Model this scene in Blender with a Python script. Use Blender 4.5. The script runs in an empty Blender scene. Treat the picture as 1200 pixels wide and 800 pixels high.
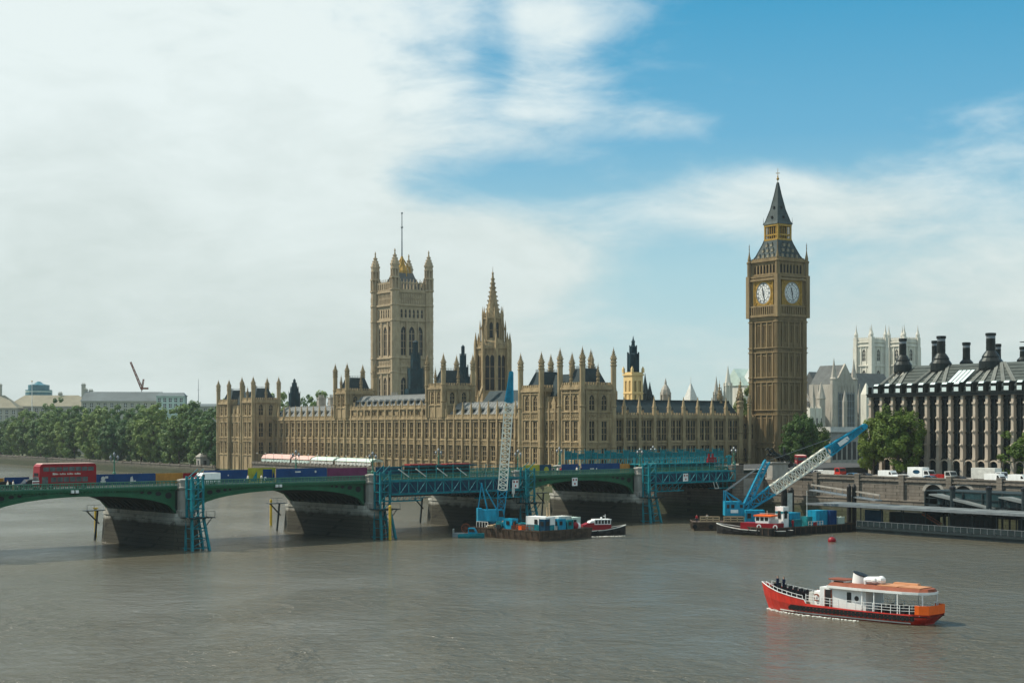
import bpy, math, random
from mathutils import Vector, Matrix
R = math.radians
random.seed(7)
S = bpy.context.scene
COL = S.collection

# ------------------------------------------------------------------ camera, sky, sun, exposure
cam_d = bpy.data.cameras.new('camera'); cam = bpy.data.objects.new('camera', cam_d); COL.objects.link(cam)
CH = 22.0                                   # eye height above the river
cam.location = (0, 0, CH); cam.rotation_euler = (R(90), 0, 0)
cam_d.lens = 54; cam_d.sensor_width = 36; cam_d.shift_y = 100/1200
cam_d.clip_start = 1; cam_d.clip_end = 9000
S.camera = cam
SUN_AZ, SUN_EL = math.atan2(-.95, .30), R(50)
sv = Vector((math.sin(SUN_AZ)*math.cos(SUN_EL), math.cos(SUN_AZ)*math.cos(SUN_EL), math.sin(SUN_EL)))
sd = bpy.data.lights.new('sun', 'SUN'); sd.energy = 3.1; sd.angle = R(.6); sd.color = (1, .93, .80)
so = bpy.data.objects.new('sun', sd); COL.objects.link(so); so.rotation_euler = sv.to_track_quat('Z', 'Y').to_euler()
S.view_settings.view_transform = 'Standard'; S.view_settings.look = 'None'
S.view_settings.gamma = 1; S.view_settings.exposure = 0.85
S.cycles.max_bounces = 6; S.cycles.diffuse_bounces = 2; S.cycles.glossy_bounces = 3
S.cycles.transparent_max_bounces = 6; S.cycles.volume_bounces = 0
S.cycles.use_denoising = True; S.cycles.sample_clamp_direct = 6; S.cycles.sample_clamp_indirect = 3; S.cycles.caustics_reflective = False; S.cycles.caustics_refractive = False

wd = bpy.data.worlds.new('World'); S.world = wd; wd.use_nodes = True
def sky_nodes():
    nt = wd.node_tree; nt.nodes.clear(); N = nt.nodes.new; L = nt.links.new
    def M(op, a, b=None, clamp=False):
        n = N('ShaderNodeMath'); n.operation = op; n.use_clamp = clamp
        for i, v in enumerate((a, b)):
            if v is None: continue
            if isinstance(v, (int, float)): n.inputs[i].default_value = v
            else: L(v, n.inputs[i])
        return n.outputs[0]
    tc = N('ShaderNodeTexCoord'); sp = N('ShaderNodeSeparateXYZ'); L(tc.outputs['Generated'], sp.inputs[0])
    az = M('ARCTAN2', sp.outputs[0], sp.outputs[1]); el = M('ARCSINE', sp.outputs[2])
    sky = N('ShaderNodeTexSky'); sky.sky_type = 'NISHITA'; sky.sun_disc = False
    sky.sun_elevation = SUN_EL; sky.sun_rotation = SUN_AZ; sky.air_density = 1.0; sky.dust_density = .6; sky.ozone_density = 2.2
    hs = N('ShaderNodeHueSaturation'); hs.inputs['Saturation'].default_value = 1.55; hs.inputs['Hue'].default_value = .482
    hs.inputs['Value'].default_value = .80
    L(sky.outputs[0], hs.inputs['Color'])
    # cloud field in azimuth / elevation: fractal noise plus broad banks of cloud
    def noise(sx, sy, scale, det, rough, ox=0.):
        cb = N('ShaderNodeCombineXYZ'); L(M('ADD', M('MULTIPLY', az, sx), ox), cb.inputs[0]); L(M('MULTIPLY', el, sy), cb.inputs[1])
        nz = N('ShaderNodeTexNoise'); nz.inputs['Scale'].default_value = scale; nz.inputs['Detail'].default_value = det
        nz.inputs['Roughness'].default_value = rough; nz.inputs['Distortion'].default_value = .5
        L(cb.outputs[0], nz.inputs['Vector']); return nz.outputs['Fac']
    n1 = noise(1.0, 2.5, 6.5, 10, .60, 3.1); n2 = noise(1, 2.7, 20, 8, .62, 9.)
    tot = M('MULTIPLY', M('SUBTRACT', n1, .5), 1.3)
    tot = M('ADD', tot, M('MULTIPLY', M('SUBTRACT', n2, .5), .5))
    blobs = [  # azimuth, elevation, half widths (in 1/1800 rad), weight
        (-450, 390, 440, 260, .95), (-450, 100, 540, 200, .72), (0, 195, 140, 48, .42), (45, 385, 56, 88, .24), (170, 352, 70, 20, .40), (80, 484, 90, 42, .26),
        (330, 258, 155, 44, .62), (520, 150, 210, 100, .66), (575, 330, 80, 50, .26), (450, 495, 85, 20, .3), (0, 0, 4000, 120, .36),
        (-85, 286, 75, 28, -.40), (-20, 440, 26, 60, -.2), (180, 120, 130, 110, -.22), (330, 400, 300, 90, -.18), (30, 285, 60, 30, -.3)]
    for a0, e0, sa, se, k in blobs:
        da = M('DIVIDE', M('SUBTRACT', az, a0/1800), sa/1800); de = M('DIVIDE', M('SUBTRACT', el, e0/1800), se/1800)
        rr = M('ADD', M('MULTIPLY', da, da), M('MULTIPLY', de, de)); g = M('POWER', 2.718, M('MULTIPLY', M('POWER', rr, 1.5), -.8))
        tot = M('ADD', tot, M('MULTIPLY', g, k))
    for src, f0, f1, k in ((el, .32, .6, .32), (M('ABSOLUTE', az), .5, 1.1, .26)):      # unseen cloud added overhead and behind the viewer to neutralise the fill light
        q = N('ShaderNodeMapRange'); q.interpolation_type = 'SMOOTHSTEP'; q.inputs['From Min'].default_value = f0; q.inputs['From Max'].default_value = f1
        q.inputs['To Min'].default_value = 0; q.inputs['To Max'].default_value = k; L(src, q.inputs['Value']); tot = M('ADD', tot, q.outputs[0])
    mr = N('ShaderNodeMapRange'); mr.interpolation_type = 'SMOOTHSTEP'
    mr.inputs['From Min'].default_value = .0; mr.inputs['From Max'].default_value = .86
    L(tot, mr.inputs['Value'])
    up = M('MAXIMUM', M('MULTIPLY', el, 4.2, True), 0.)
    cc = N('ShaderNodeMix'); cc.data_type = 'RGBA'
    cc.inputs['A'].default_value = (3.3, 3.75, 3.6, 1); cc.inputs['B'].default_value = (4.75, 5.2, 5.1, 1)
    L(M('ADD', M('MULTIPLY', up, .95), M('ADD', M('MULTIPLY', M('SUBTRACT', n1, .45), 1.2), M('MULTIPLY', M('SUBTRACT', n2, .5), .55)), True), cc.inputs['Factor'])
    mx = N('ShaderNodeMix'); mx.data_type = 'RGBA'; L(M('MULTIPLY', mr.outputs[0], .94), mx.inputs['Factor'])
    rp = N('ShaderNodeValToRGB'); e_ = rp.color_ramp.elements
    for q, c in ((0., (.36,.46,.46)), (.30, (.265,.415,.46)), (.56, (.10,.285,.42)), (.9, (.020,.205,.36))):
        el_ = e_[0] if q == 0. else e_.new(q) if q < .9 else e_[-1]
        el_.position = q; el_.color = (*c, 1)
    L(M('MULTIPLY', el, 3.0, True), rp.inputs[0])
    sm = N('ShaderNodeVectorMath'); sm.operation = 'SCALE'; sm.inputs['Scale'].default_value = 8.6; L(rp.outputs[0], sm.inputs[0])
    m0 = N('ShaderNodeMix'); m0.data_type = 'RGBA'; m0.inputs['Factor'].default_value = .92; L(hs.outputs[0], m0.inputs['A']); L(sm.outputs[0], m0.inputs['B'])
    L(m0.outputs['Result'], mx.inputs['A']); hi = N('ShaderNodeMapRange'); hi.interpolation_type = 'SMOOTHSTEP'; L(el, hi.inputs['Value'])   # unseen overhead cloud brightened to lift the fill on shaded faces
    for k_, v_ in (('From Min', .33), ('From Max', .8), ('To Min', 1.), ('To Max', 1.1)): hi.inputs[k_].default_value = v_
    ch = N('ShaderNodeVectorMath'); ch.operation = 'SCALE'; L(cc.outputs['Result'], ch.inputs[0]); L(hi.outputs[0], ch.inputs['Scale']); L(ch.outputs[0], mx.inputs['B'])
    bg = N('ShaderNodeBackground'); bg.inputs['Strength'].default_value = .1; L(mx.outputs['Result'], bg.inputs['Color'])
    out = N('ShaderNodeOutputWorld'); L(bg.outputs[0], out.inputs['Surface'])
sky_nodes()

# ------------------------------------------------------------------ helpers
class MB:
    """collects faces and links them as ONE mesh object"""
    def __init__(s): s.v = []; s.f = []; s.m = []
    def add(s, vs, fs, mi=0):
        o = len(s.v); s.v += [tuple(v) for v in vs]
        for f in fs: s.f.append(tuple(i+o for i in f)); s.m.append(mi)
    def box(s, x0, x1, y0, y1, z0, z1, mi=0):
        s.fr(x0, x1, y0, y1, z0, x0, x1, y0, y1, z1, mi)
    def fr(s, x0, x1, y0, y1, z0, X0, X1, Y0, Y1, z1, mi=0):
        s.add([(x0,y0,z0),(x1,y0,z0),(x1,y1,z0),(x0,y1,z0),(X0,Y0,z1),(X1,Y0,z1),(X1,Y1,z1),(X0,Y1,z1)],
              [(3,2,1,0),(4,5,6,7),(0,1,5,4),(1,2,6,5),(2,3,7,6),(3,0,4,7)], mi)
    def bar(s, p, q, w=.1, h=None, mi=0):
        p = Vector(p); q = Vector(q); d = (q-p)
        if d.length < 1e-6: return
        d.normalize(); h = h or w
        a = Vector((0,0,1)) if abs(d.z) < .95 else Vector((1,0,0))
        a = (a - d*a.dot(d)).normalized(); b = d.cross(a)
        vs = [c + b*(sx*w/2) + a*(sy*h/2) for c in (p, q) for sx, sy in ((-1,-1),(1,-1),(1,1),(-1,1))]
        s.add(vs, [(3,2,1,0),(4,5,6,7),(0,1,5,4),(1,2,6,5),(2,3,7,6),(3,0,4,7)], mi)
    def tube(s, p, q, r0, r1=None, n=8, mi=0):
        p = Vector(p); q = Vector(q); d = (q-p).normalized(); r1 = r0 if r1 is None else r1
        a = Vector((0,0,1)) if abs(d.z) < .9 else Vector((1,0,0))
        a = (a - d*a.dot(d)).normalized(); b = d.cross(a)
        vs = [c + (a*math.cos(2*math.pi*i/n) + b*math.sin(2*math.pi*i/n))*r for c, r in ((p, r0), (q, r1)) for i in range(n)]
        s.add(vs, [(i, (i+1) % n, n+(i+1) % n, n+i) for i in range(n)] + [tuple(range(n))[::-1], tuple(range(n, 2*n))], mi)
    def lathe(s, cx, cy, prof, n=8, mi=0, rot=None, sq=1.0):
        rot = math.pi/n if rot is None else rot
        vs = []
        for r, z in prof:
            for i in range(n):
                a = rot + 2*math.pi*i/n; vs.append((cx+r*math.cos(a), cy+r*math.sin(a)*sq, z))
        k = len(prof)
        fs = [(j*n+i, j*n+(i+1) % n, (j+1)*n+(i+1) % n, (j+1)*n+i) for j in range(k-1) for i in range(n)]
        s.add(vs, fs + [tuple(range(n))[::-1], tuple(range((k-1)*n, k*n))], mi)
    def prism(s, poly, z0, z1, mi=0):
        n = len(poly); vs = [(x, y, z0) for x, y in poly] + [(x, y, z1) for x, y in poly]
        s.add(vs, [(i, (i+1) % n, n+(i+1) % n, n+i) for i in range(n)] + [tuple(range(n))[::-1], tuple(range(n, 2*n))], mi)
    def slab(s, poly, y0, y1, mi=0):
        """outline in the x-z plane, thickness along y"""
        n = len(poly); vs = [(x, y0, z) for x, z in poly] + [(x, y1, z) for x, z in poly]
        s.add(vs, [(i, (i+1) % n, n+(i+1) % n, n+i) for i in range(n)] + [tuple(range(n))[::-1], tuple(range(n, 2*n))], mi)
    def ball(s, c, r, mi=0, n=8, sz=1.):
        prof = [(max(.001, r*math.sin(math.pi*k/6)), c[2]-r*sz*math.cos(math.pi*k/6)) for k in range(7)]
        s.lathe(c[0], c[1], prof, n, mi)
    def facade(s, p0, p1, z0, z1, ops=(), depth=.5, mi=0):
        """wall face from p0 to p1 with real openings (a0,a1,za,zb); outside is on the right hand of p0->p1"""
        p0 = Vector(p0); p1 = Vector(p1); L = (p1-p0).length; d = (p1-p0)/L; n = Vector((d.y, -d.x))
        P = lambda a, z, e=0: (p0.x+d.x*a-n.x*e, p0.y+d.y*a-n.y*e, z)
        As = sorted({0, L} | {o[0] for o in ops} | {o[1] for o in ops})
        for a, b in zip(As, As[1:]):
            if b-a < 1e-4: continue
            c = (a+b)/2; hs = sorted((o[2], o[3]) for o in ops if o[0] < c < o[1]); z = z0
            for ha, hb in hs + [(z1, z1)]:
                if ha-z > 1e-4: s.add([P(a,z),P(b,z),P(b,ha),P(a,ha)], [(0,1,2,3)], mi)
                z = hb
        for a, b, c, e in ops:
            s.add([P(a,c),P(b,c),P(b,e),P(a,e),P(a,c,depth),P(b,c,depth),P(b,e,depth),P(a,e,depth)],
                  [(0,4,5,1),(1,5,6,2),(2,6,7,3),(3,7,4,0)], mi)
        ang = math.atan2(d.y, d.x)
        return [(P(a, c), ang, b-a, e-c) for a, b, c, e in ops]
    def build(s, name, mats, parent=None, loc=(0,0,0), rotz=0, smooth=False):
        me = bpy.data.meshes.new(name); me.from_pydata(s.v, [], s.f)
        if not isinstance(mats, (list, tuple)): mats = [mats]
        for m in mats: me.materials.append(m)
        me.polygons.foreach_set('material_index', s.m)
        if smooth: me.polygons.foreach_set('use_smooth', [True]*len(s.f))
        me.update()
        return link(name, me, parent, loc, rotz)
def build_split(mb, name, mats, parent, loc=(0,0,0), rotz=0):
    """each separate piece of mb becomes a part of its own"""
    out = []; seen = {}; par = list(range(len(mb.v)))
    def root(i):
        while par[i] != i: par[i] = par[par[i]]; i = par[i]
        return i
    for f in mb.f:
        for i in f[1:]: par[root(i)] = root(f[0])
    grp = {}
    for k, f in enumerate(mb.f): grp.setdefault(root(f[0]), []).append(k)
    for ks in grp.values():
        q = MB(); ids = sorted({i for k in ks for i in mb.f[k]}); mp = {i: j for j, i in enumerate(ids)}
        q.v = [mb.v[i] for i in ids]; q.f = [tuple(mp[i] for i in mb.f[k]) for k in ks]; q.m = [mb.m[k] for k in ks]
        out.append(q.build(name, mats, parent, loc, rotz))
    return out
def build_sides(mb, name, mats, parent):
    for sgn in (-1, 1):
        ks = [k for k, f in enumerate(mb.f) if sgn*sum(mb.v[i][1] for i in f) > 0]; ids = sorted({i for k in ks for i in mb.f[k]}); mp = {i: j for j, i in enumerate(ids)}
        q = MB(); q.v = [mb.v[i] for i in ids]; q.f = [tuple(mp[i] for i in mb.f[k]) for k in ks]; q.m = [mb.m[k] for k in ks]; q.build(name, mats, parent)
def link(name, me, parent=None, loc=(0,0,0), rotz=0):
    o = bpy.data.objects.new(name, me); COL.objects.link(o); o.parent = parent
    o.location = loc; o.rotation_euler = (0, 0, rotz); return o
def inst(src, parent, loc, rotz=0, scale=None):
    c = src.copy(); COL.objects.link(c); c.parent = parent; c.location = loc; c.rotation_euler = (0, 0, rotz)
    if scale: c.scale = scale
    return c
def tag(o, label, cat, group=None, kind=None):
    o['label'] = label; o['category'] = cat
    if group: o['group'] = group
    if kind: o['kind'] = kind
    return o
def thing(name, label, cat, loc=(0,0,0), rotz=0, group=None):
    o = bpy.data.objects.new(name, None); COL.objects.link(o); o.location = loc; o.rotation_euler = (0, 0, rotz)
    o.empty_display_size = .5
    return tag(o, label, cat, group)
def struct(o): o['kind'] = 'structure'; return o
def copy_thing(o, loc, rotz, label=None, parent=None):
    c = o.copy(); COL.objects.link(c); c.parent = parent
    if parent is None: c.location = loc; c.rotation_euler = (0, 0, rotz)
    if label: c['label'] = label
    for ch in list(o.children): copy_thing(ch, None, None, None, c)
    return c
def px(x, d): return (x-600)/1800*d            # sideways metres of a photo column at a given depth
def zz(y, d): return CH + (500-y)/1800*d       # height of a photo row at a given depth
def at(x, d): return (px(x, d), d)

def mat(name, col, rough=.75, metal=0., var=.18, scale=.8, streak=1., bump=0., rnd=0., spec=.2, trans=0.):
    m = bpy.data.materials.new(name); m.use_nodes = True; nt = m.node_tree; N = nt.nodes.new; L = nt.links.new
    b = nt.nodes['Principled BSDF']; b.inputs['Roughness'].default_value = rough; b.inputs['Metallic'].default_value = metal
    b.inputs['Specular IOR Level'].default_value = spec
    if trans: b.inputs['Transmission Weight'].default_value = trans
    tc = N('ShaderNodeTexCoord'); mp = N('ShaderNodeMapping'); mp.inputs['Scale'].default_value = (1, 1, 1/streak)
    L(tc.outputs['Object'], mp.inputs['Vector'])
    nz = N('ShaderNodeTexNoise'); nz.inputs['Scale'].default_value = scale; nz.inputs['Detail'].default_value = 6
    nz.inputs['Roughness'].default_value = .65; L(mp.outputs[0], nz.inputs['Vector'])
    mr = N('ShaderNodeMapRange'); mr.inputs['From Min'].default_value = .3; mr.inputs['From Max'].default_value = .7
    mr.inputs['To Min'].default_value = 1-var; mr.inputs['To Max'].default_value = 1+var; L(nz.outputs['Fac'], mr.inputs['Value'])
    vm = N('ShaderNodeVectorMath'); vm.operation = 'SCALE'; vm.inputs[0].default_value = col[:3]
    sc = mr.outputs[0]
    if rnd:
        oi = N('ShaderNodeObjectInfo'); r2 = N('ShaderNodeMapRange'); r2.inputs['To Min'].default_value = 1-rnd; r2.inputs['To Max'].default_value = 1+rnd
        L(oi.outputs['Random'], r2.inputs['Value']); mm = N('ShaderNodeMath'); mm.operation = 'MULTIPLY'
        L(sc, mm.inputs[0]); L(r2.outputs[0], mm.inputs[1]); sc = mm.outputs[0]
    L(sc, vm.inputs['Scale']); L(vm.outputs[0], b.inputs['Base Color'])
    if bump:
        bp = N('ShaderNodeBump'); bp.inputs['Strength'].default_value = bump; bp.inputs['Distance'].default_value = .2
        n3 = N('ShaderNodeTexNoise'); n3.inputs['Scale'].default_value = scale*6; n3.inputs['Detail'].default_value = 4
        L(tc.outputs['Object'], n3.inputs['Vector']); L(n3.outputs['Fac'], bp.inputs['Height']); L(bp.outputs[0], b.inputs['Normal'])
    return m
M = {}
def mk(k, *a, **kw): M[k] = mat(k, *a, **kw)
mk('palace_stone', (.315,.236,.132), .85, var=.44, scale=.55, streak=3.5, bump=.7, rnd=.10)
mk('pale_stone', (.38,.295,.19), .85, var=.22, scale=.5, streak=2, bump=.4)
mk('clock_stone', (.235,.170,.088), .85, var=.30, scale=.5, streak=4, bump=.5)
mk('grey_stone', (.36,.33,.28), .85, var=.30, scale=.4, streak=3, bump=.5)
mk('abbey_stone', (.62,.585,.50), .85, var=.2, scale=.3, streak=3, bump=.3)
mk('yellow_stone', (.72,.52,.24), .85, var=.15, scale=.5, streak=2)
mk('glass', (.018,.018,.017), .3, var=.5, scale=.35, spec=.3)
mk('iron_roof', (.185,.19,.18), .85, var=.25, scale=.7)
mk('dark_slate', (.022,.038,.042), .75, var=.3, scale=.6)
mk('slate', (.105,.11,.105), .85, var=.25, scale=.4)
mk('roof_lead', (.05,.066,.064), .7, var=.25, scale=.5, streak=2)
mk('gold', (.40,.24,.05), .5, metal=.3, var=.3, scale=1.2)
mk('opal', (.80,.80,.76), .4, var=.03)
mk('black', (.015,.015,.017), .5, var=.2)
mk('dark_green', (.012,.022,.024), .45, var=.3, scale=.5)
mk('scaffold_sheet', (.008,.032,.042), .6, var=.5, scale=.6, streak=2)
mk('bridge_green', (.014,.092,.042), .5, var=.22, scale=.5, streak=2, bump=.15)
mk('bridge_shade', (.007,.022,.016), .6, var=.3, scale=.5)  # darker copy of the green: shade under the arches put into the colour
mk('bridge_light', (.055,.165,.11), .5, var=.2)
mk('asphalt', (.06,.06,.058), .9, var=.25, scale=.5, bump=.3)
mk('pavement', (.30,.28,.25), .9, var=.2, scale=.6)
mk('granite', (.30,.28,.245), .85, var=.25, scale=.6, streak=2, bump=.4)
mk('wall_stone', (.255,.225,.18), .85, var=.32, scale=.35, streak=.4, bump=.6)
mk('cyan', (.003,.16,.19), .6, var=.4, scale=.7, rnd=.15)
mk('crane_blue', (.004,.23,.36), .5, var=.38, scale=1.3, streak=2.5)
mk('crane_white', (.78,.75,.64), .5, var=.15)
mk('teal_net', (.006,.17,.19), .8, var=.5, scale=1.1)
mk('deep_blue', (.004,.045,.085), .45, var=.25, scale=1.)
mk('hoard_blue', (.002,.040,.14), .5, var=.3, scale=.4)
mk('hoard_orange', (.42,.19,.035), .55, var=.3, scale=.5)
mk('hoard_magenta', (.13,.02,.07), .55, var=.3, scale=.5)
mk('hoard_yellow', (.34,.32,.03), .55, var=.3, scale=.5)
mk('white', (.76,.76,.73), .45, var=.12, scale=1., streak=3)
mk('dirty_white', (.55,.54,.49), .6, var=.2, scale=1.)
mk('red', (.235,.006,.012), .4, var=.15, spec=.25)
mk('boat_red', (.50,.022,.010), .4, var=.28, scale=1.2, streak=2., spec=.5)
mk('boat_dark_red', (.30,.016,.012), .4, var=.2)
mk('rust', (.23,.065,.032), .6, var=.25)
mk('orange', (.85,.13,.012), .5, var=.1)
mk('buff', (.46,.21,.10), .6, var=.12)
mk('yellow', (.55,.36,.03), .55, var=.25)
mk('hull_black', (.018,.017,.016), .55, var=.4, scale=.8)
mk('barge_brown', (.075,.050,.034), .7, var=.5, scale=.6, streak=.5)
mk('rubber', (.012,.012,.012), .85, var=.3)
mk('timber', (.42,.30,.18), .8, var=.3, scale=1.5)
mk('deck', (.22,.13,.085), .8, var=.3, scale=1.)
mk('steel_grey', (.22,.24,.25), .5, metal=.4, var=.2)
mk('pontoon_roof', (.17,.185,.18), .5, var=.18, scale=.3)
mk('pontoon_dark', (.022,.032,.034), .45, var=.3)
mk('bronze', (.020,.024,.022), .4, metal=.4, var=.3)
mk('portcullis_roof', (.060,.072,.064), .5, metal=.25, var=.22, scale=.7)
mk('portcullis_rib', (.20,.205,.18), .5, metal=.2, var=.2, scale=.7)
mk('bus_glass', (.075,.085,.085), .2, var=.6, scale=.9, spec=.4)  # paler glass colour: window reflections put into the base
mk('portcullis_glass', (.008,.018,.022), .25, var=.6, scale=.5, spec=.3)
mk('portcullis_stone', (.44,.37,.29), .85, var=.18, scale=.6, streak=3)
mk('skylight', (.62,.72,.70), .25, var=.08)
mk('office_stone', (.42,.40,.33), .85, var=.15)
mk('office_roof', (.26,.235,.17), .8, var=.2, scale=.1)
mk('office_slate', (.115,.135,.135), .7, var=.2, scale=.1)
mk('tower_glass', (.06,.16,.19), .2, var=.3, scale=.2)
mk('bark', (.07,.055,.04), .9, var=.3)
mk('pink_canvas', (.62,.40,.35), .8, var=.12, scale=.5)
mk('mint_canvas', (.50,.60,.53), .8, var=.12, scale=.5)
mk('car_blue', (.06,.13,.20), .3, var=.1)
mk('car_dark', (.03,.03,.035), .3, var=.1)
mk('tyre', (.012,.012,.012), .9)
mk('skin', (.45,.27,.19), .7)
for nm, c in (('navy', (.015,.02,.05)), ('crimson', (.35,.02,.03)), ('cream', (.6,.56,.48)), ('khaki', (.22,.17,.09)), ('hi_vis', (.75,.28,.02))):
    mk('cloth_'+nm, c, .85)

def leaf_mat(name, a, b):
    m = bpy.data.materials.new(name); m.use_nodes = True; nt = m.node_tree; N = nt.nodes.new; L = nt.links.new
    p = nt.nodes['Principled BSDF']; p.inputs['Roughness'].default_value = .6; p.inputs['Specular IOR Level'].default_value = .25
    tc = N('ShaderNodeTexCoord'); nz = N('ShaderNodeTexNoise'); nz.inputs['Scale'].default_value = .35; nz.inputs['Detail'].default_value = 4
    oi = N('ShaderNodeObjectInfo'); ad = N('ShaderNodeMath'); ad.operation = 'ADD'
    L(tc.outputs['Object'], nz.inputs['Vector']); rm = N('ShaderNodeMath'); rm.operation = 'MULTIPLY_ADD'; rm.inputs[1].default_value = .9; rm.inputs[2].default_value = -.45
    L(oi.outputs['Random'], rm.inputs[0]); L(nz.outputs['Fac'], ad.inputs[0]); L(rm.outputs[0], ad.inputs[1])
    mr = N('ShaderNodeMapRange'); mr.inputs['From Min'].default_value = .1; mr.inputs['From Max'].default_value = .9; L(ad.outputs[0], mr.inputs['Value'])
    mx = N('ShaderNodeMix'); mx.data_type = 'RGBA'; mx.inputs['A'].default_value = (*a, 1); mx.inputs['B'].default_value = (*b, 1); L(mr.outputs[0], mx.inputs['Factor'])
    L(mx.outputs['Result'], p.inputs['Base Color'])
    tl = N('ShaderNodeBsdfTranslucent'); L(mx.outputs['Result'], tl.inputs['Color'])
    ms = N('ShaderNodeMixShader'); ms.inputs[0].default_value = .25; L(p.outputs[0], ms.inputs[1]); L(tl.outputs[0], ms.inputs[2])
    L(ms.outputs[0], nt.nodes['Material Output'].inputs['Surface']); M[name] = m
leaf_mat('leaf', (.055,.125,.036), (.175,.245,.06))
leaf_mat('leaf_near', (.045,.100,.014), (.135,.19,.026))
leaf_mat('leaf_bright', (.07,.11,.02), (.15,.19,.04))

def tide_mat(name, clean, stain, level, fade=.5, low=(.05,.05,.035)):
    """stone with the dark tide mark of the river on its lower courses"""
    m = mat(name, clean, .8, var=.25, scale=.6, streak=3, bump=.4); nt = m.node_tree; N = nt.nodes.new; L = nt.links.new
    b = nt.nodes['Principled BSDF']; src = b.inputs['Base Color'].links[0].from_socket
    ge = N('ShaderNodeNewGeometry'); sp = N('ShaderNodeSeparateXYZ'); L(ge.outputs['Position'], sp.inputs[0])
    nz = N('ShaderNodeTexNoise'); nz.inputs['Scale'].default_value = .5; nz.inputs['Detail'].default_value = 5; L(ge.outputs['Position'], nz.inputs['Vector'])
    ad = N('ShaderNodeMath'); ad.operation = 'MULTIPLY_ADD'; ad.inputs[1].default_value = 1.4; L(nz.outputs['Fac'], ad.inputs[0]); L(sp.outputs[2], ad.inputs[2])
    mr = N('ShaderNodeMapRange'); mr.inputs['From Min'].default_value = level+.7-fade; mr.inputs['From Max'].default_value = level+.7+fade; L(ad.outputs[0], mr.inputs['Value'])
    mx = N('ShaderNodeMix'); mx.data_type = 'RGBA'; mx.inputs['A'].default_value = (*stain, 1); L(src, mx.inputs['B']); L(mr.outputs[0], mx.inputs['Factor'])
    # courses of large squared blocks
    cb = N('ShaderNodeCombineXYZ'); ax = N('ShaderNodeMath'); ax.operation = 'ADD'; L(sp.outputs[0], ax.inputs[0]); L(sp.outputs[1], ax.inputs[1]); L(ax.outputs[0], cb.inputs[0]); L(sp.outputs[2], cb.inputs[1])
    br_ = N('ShaderNodeTexBrick'); br_.inputs['Scale'].default_value = 1.; br_.inputs['Brick Width'].default_value = 1.7; br_.inputs['Row Height'].default_value = .72; br_.inputs['Mortar Size'].default_value = .05; br_.inputs['Mortar Smooth'].default_value = .3
    br_.inputs['Color1'].default_value = (1,1,1,1); br_.inputs['Color2'].default_value = (.74,.74,.74,1); br_.inputs['Mortar'].default_value = (.45,.45,.45,1); L(cb.outputs[0], br_.inputs['Vector'])
    ml = N('ShaderNodeMix'); ml.data_type = 'RGBA'; ml.blend_type = 'MULTIPLY'; ml.inputs['Factor'].default_value = 1.; L(mx.outputs['Result'], ml.inputs['A']); L(br_.outputs['Color'], ml.inputs['B'])
    L(ml.outputs['Result'], b.inputs['Base Color']); M[name] = m
tide_mat('pier_stone', (.48,.47,.41), (.060,.056,.040), 4.7)
tide_mat('quay_stone', (.185,.16,.13), (.065,.072,.038), 3.6, 1.2)

def water_mat():
    m = bpy.data.materials.new('river_water'); m.use_nodes = True; nt = m.node_tree; N = nt.nodes.new; L = nt.links.new
    b = nt.nodes['Principled BSDF']; b.inputs['IOR'].default_value = 1.33
    b.inputs['Roughness'].default_value = .15
    ge = N('ShaderNodeNewGeometry')
    def noise(scale, sx, sy, det=3, dist=0., rot=0.):
        mp = N('ShaderNodeMapping'); mp.inputs['Scale'].default_value = (sx, sy, 1); mp.inputs['Rotation'].default_value = (0, 0, rot); L(ge.outputs['Position'], mp.inputs['Vector'])
        n = N('ShaderNodeTexNoise'); n.inputs['Scale'].default_value = scale; n.inputs['Detail'].default_value = det; n.inputs['Distortion'].default_value = dist
        n.inputs['Roughness'].default_value = .6; L(mp.outputs[0], n.inputs['Vector']); return n.outputs['Fac']
    def mul(a, k):
        n = N('ShaderNodeMath'); n.operation = 'MULTIPLY'; L(a, n.inputs[0])
        if isinstance(k, float): n.inputs[1].default_value = k
        else: L(k, n.inputs[1])
        return n.outputs[0]
    def add(a, c):
        n = N('ShaderNodeMath'); n.operation = 'ADD'; L(a, n.inputs[0]); L(c, n.inputs[1]); return n.outputs[0]
    patch = noise(.03, 1, .7, 7, .5)
    pr = N('ShaderNodeMapRange'); pr.inputs['From Min'].default_value = .40; pr.inputs['From Max'].default_value = .62
    pr.inputs['To Min'].default_value = .5; pr.inputs['To Max'].default_value = 1.45; L(patch, pr.inputs['Value'])
    h = add(mul(noise(.16, .8, 1.0, 4, 1.2, .35), .55), add(mul(noise(.55, .95, 1.1, 4, .9, -.25), .30), mul(noise(2.2, 1.1, 1.1, 3, .5), .085)))
    bp = N('ShaderNodeBump'); bp.inputs['Distance'].default_value = 2.0; L(mul(pr.outputs[0], .8), bp.inputs['Strength']); L(h, bp.inputs['Height'])
    L(bp.outputs[0], b.inputs['Normal'])
    mx = N('ShaderNodeMix'); mx.data_type = 'RGBA'; mx.inputs['A'].default_value = (.082,.074,.051,1); mx.inputs['B'].default_value = (.118,.106,.075,1)
    L(noise(.03, 1, .5, 4, .8), mx.inputs['Factor']); L(mx.outputs['Result'], b.inputs['Base Color'])
    M['water'] = m
water_mat()
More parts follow.
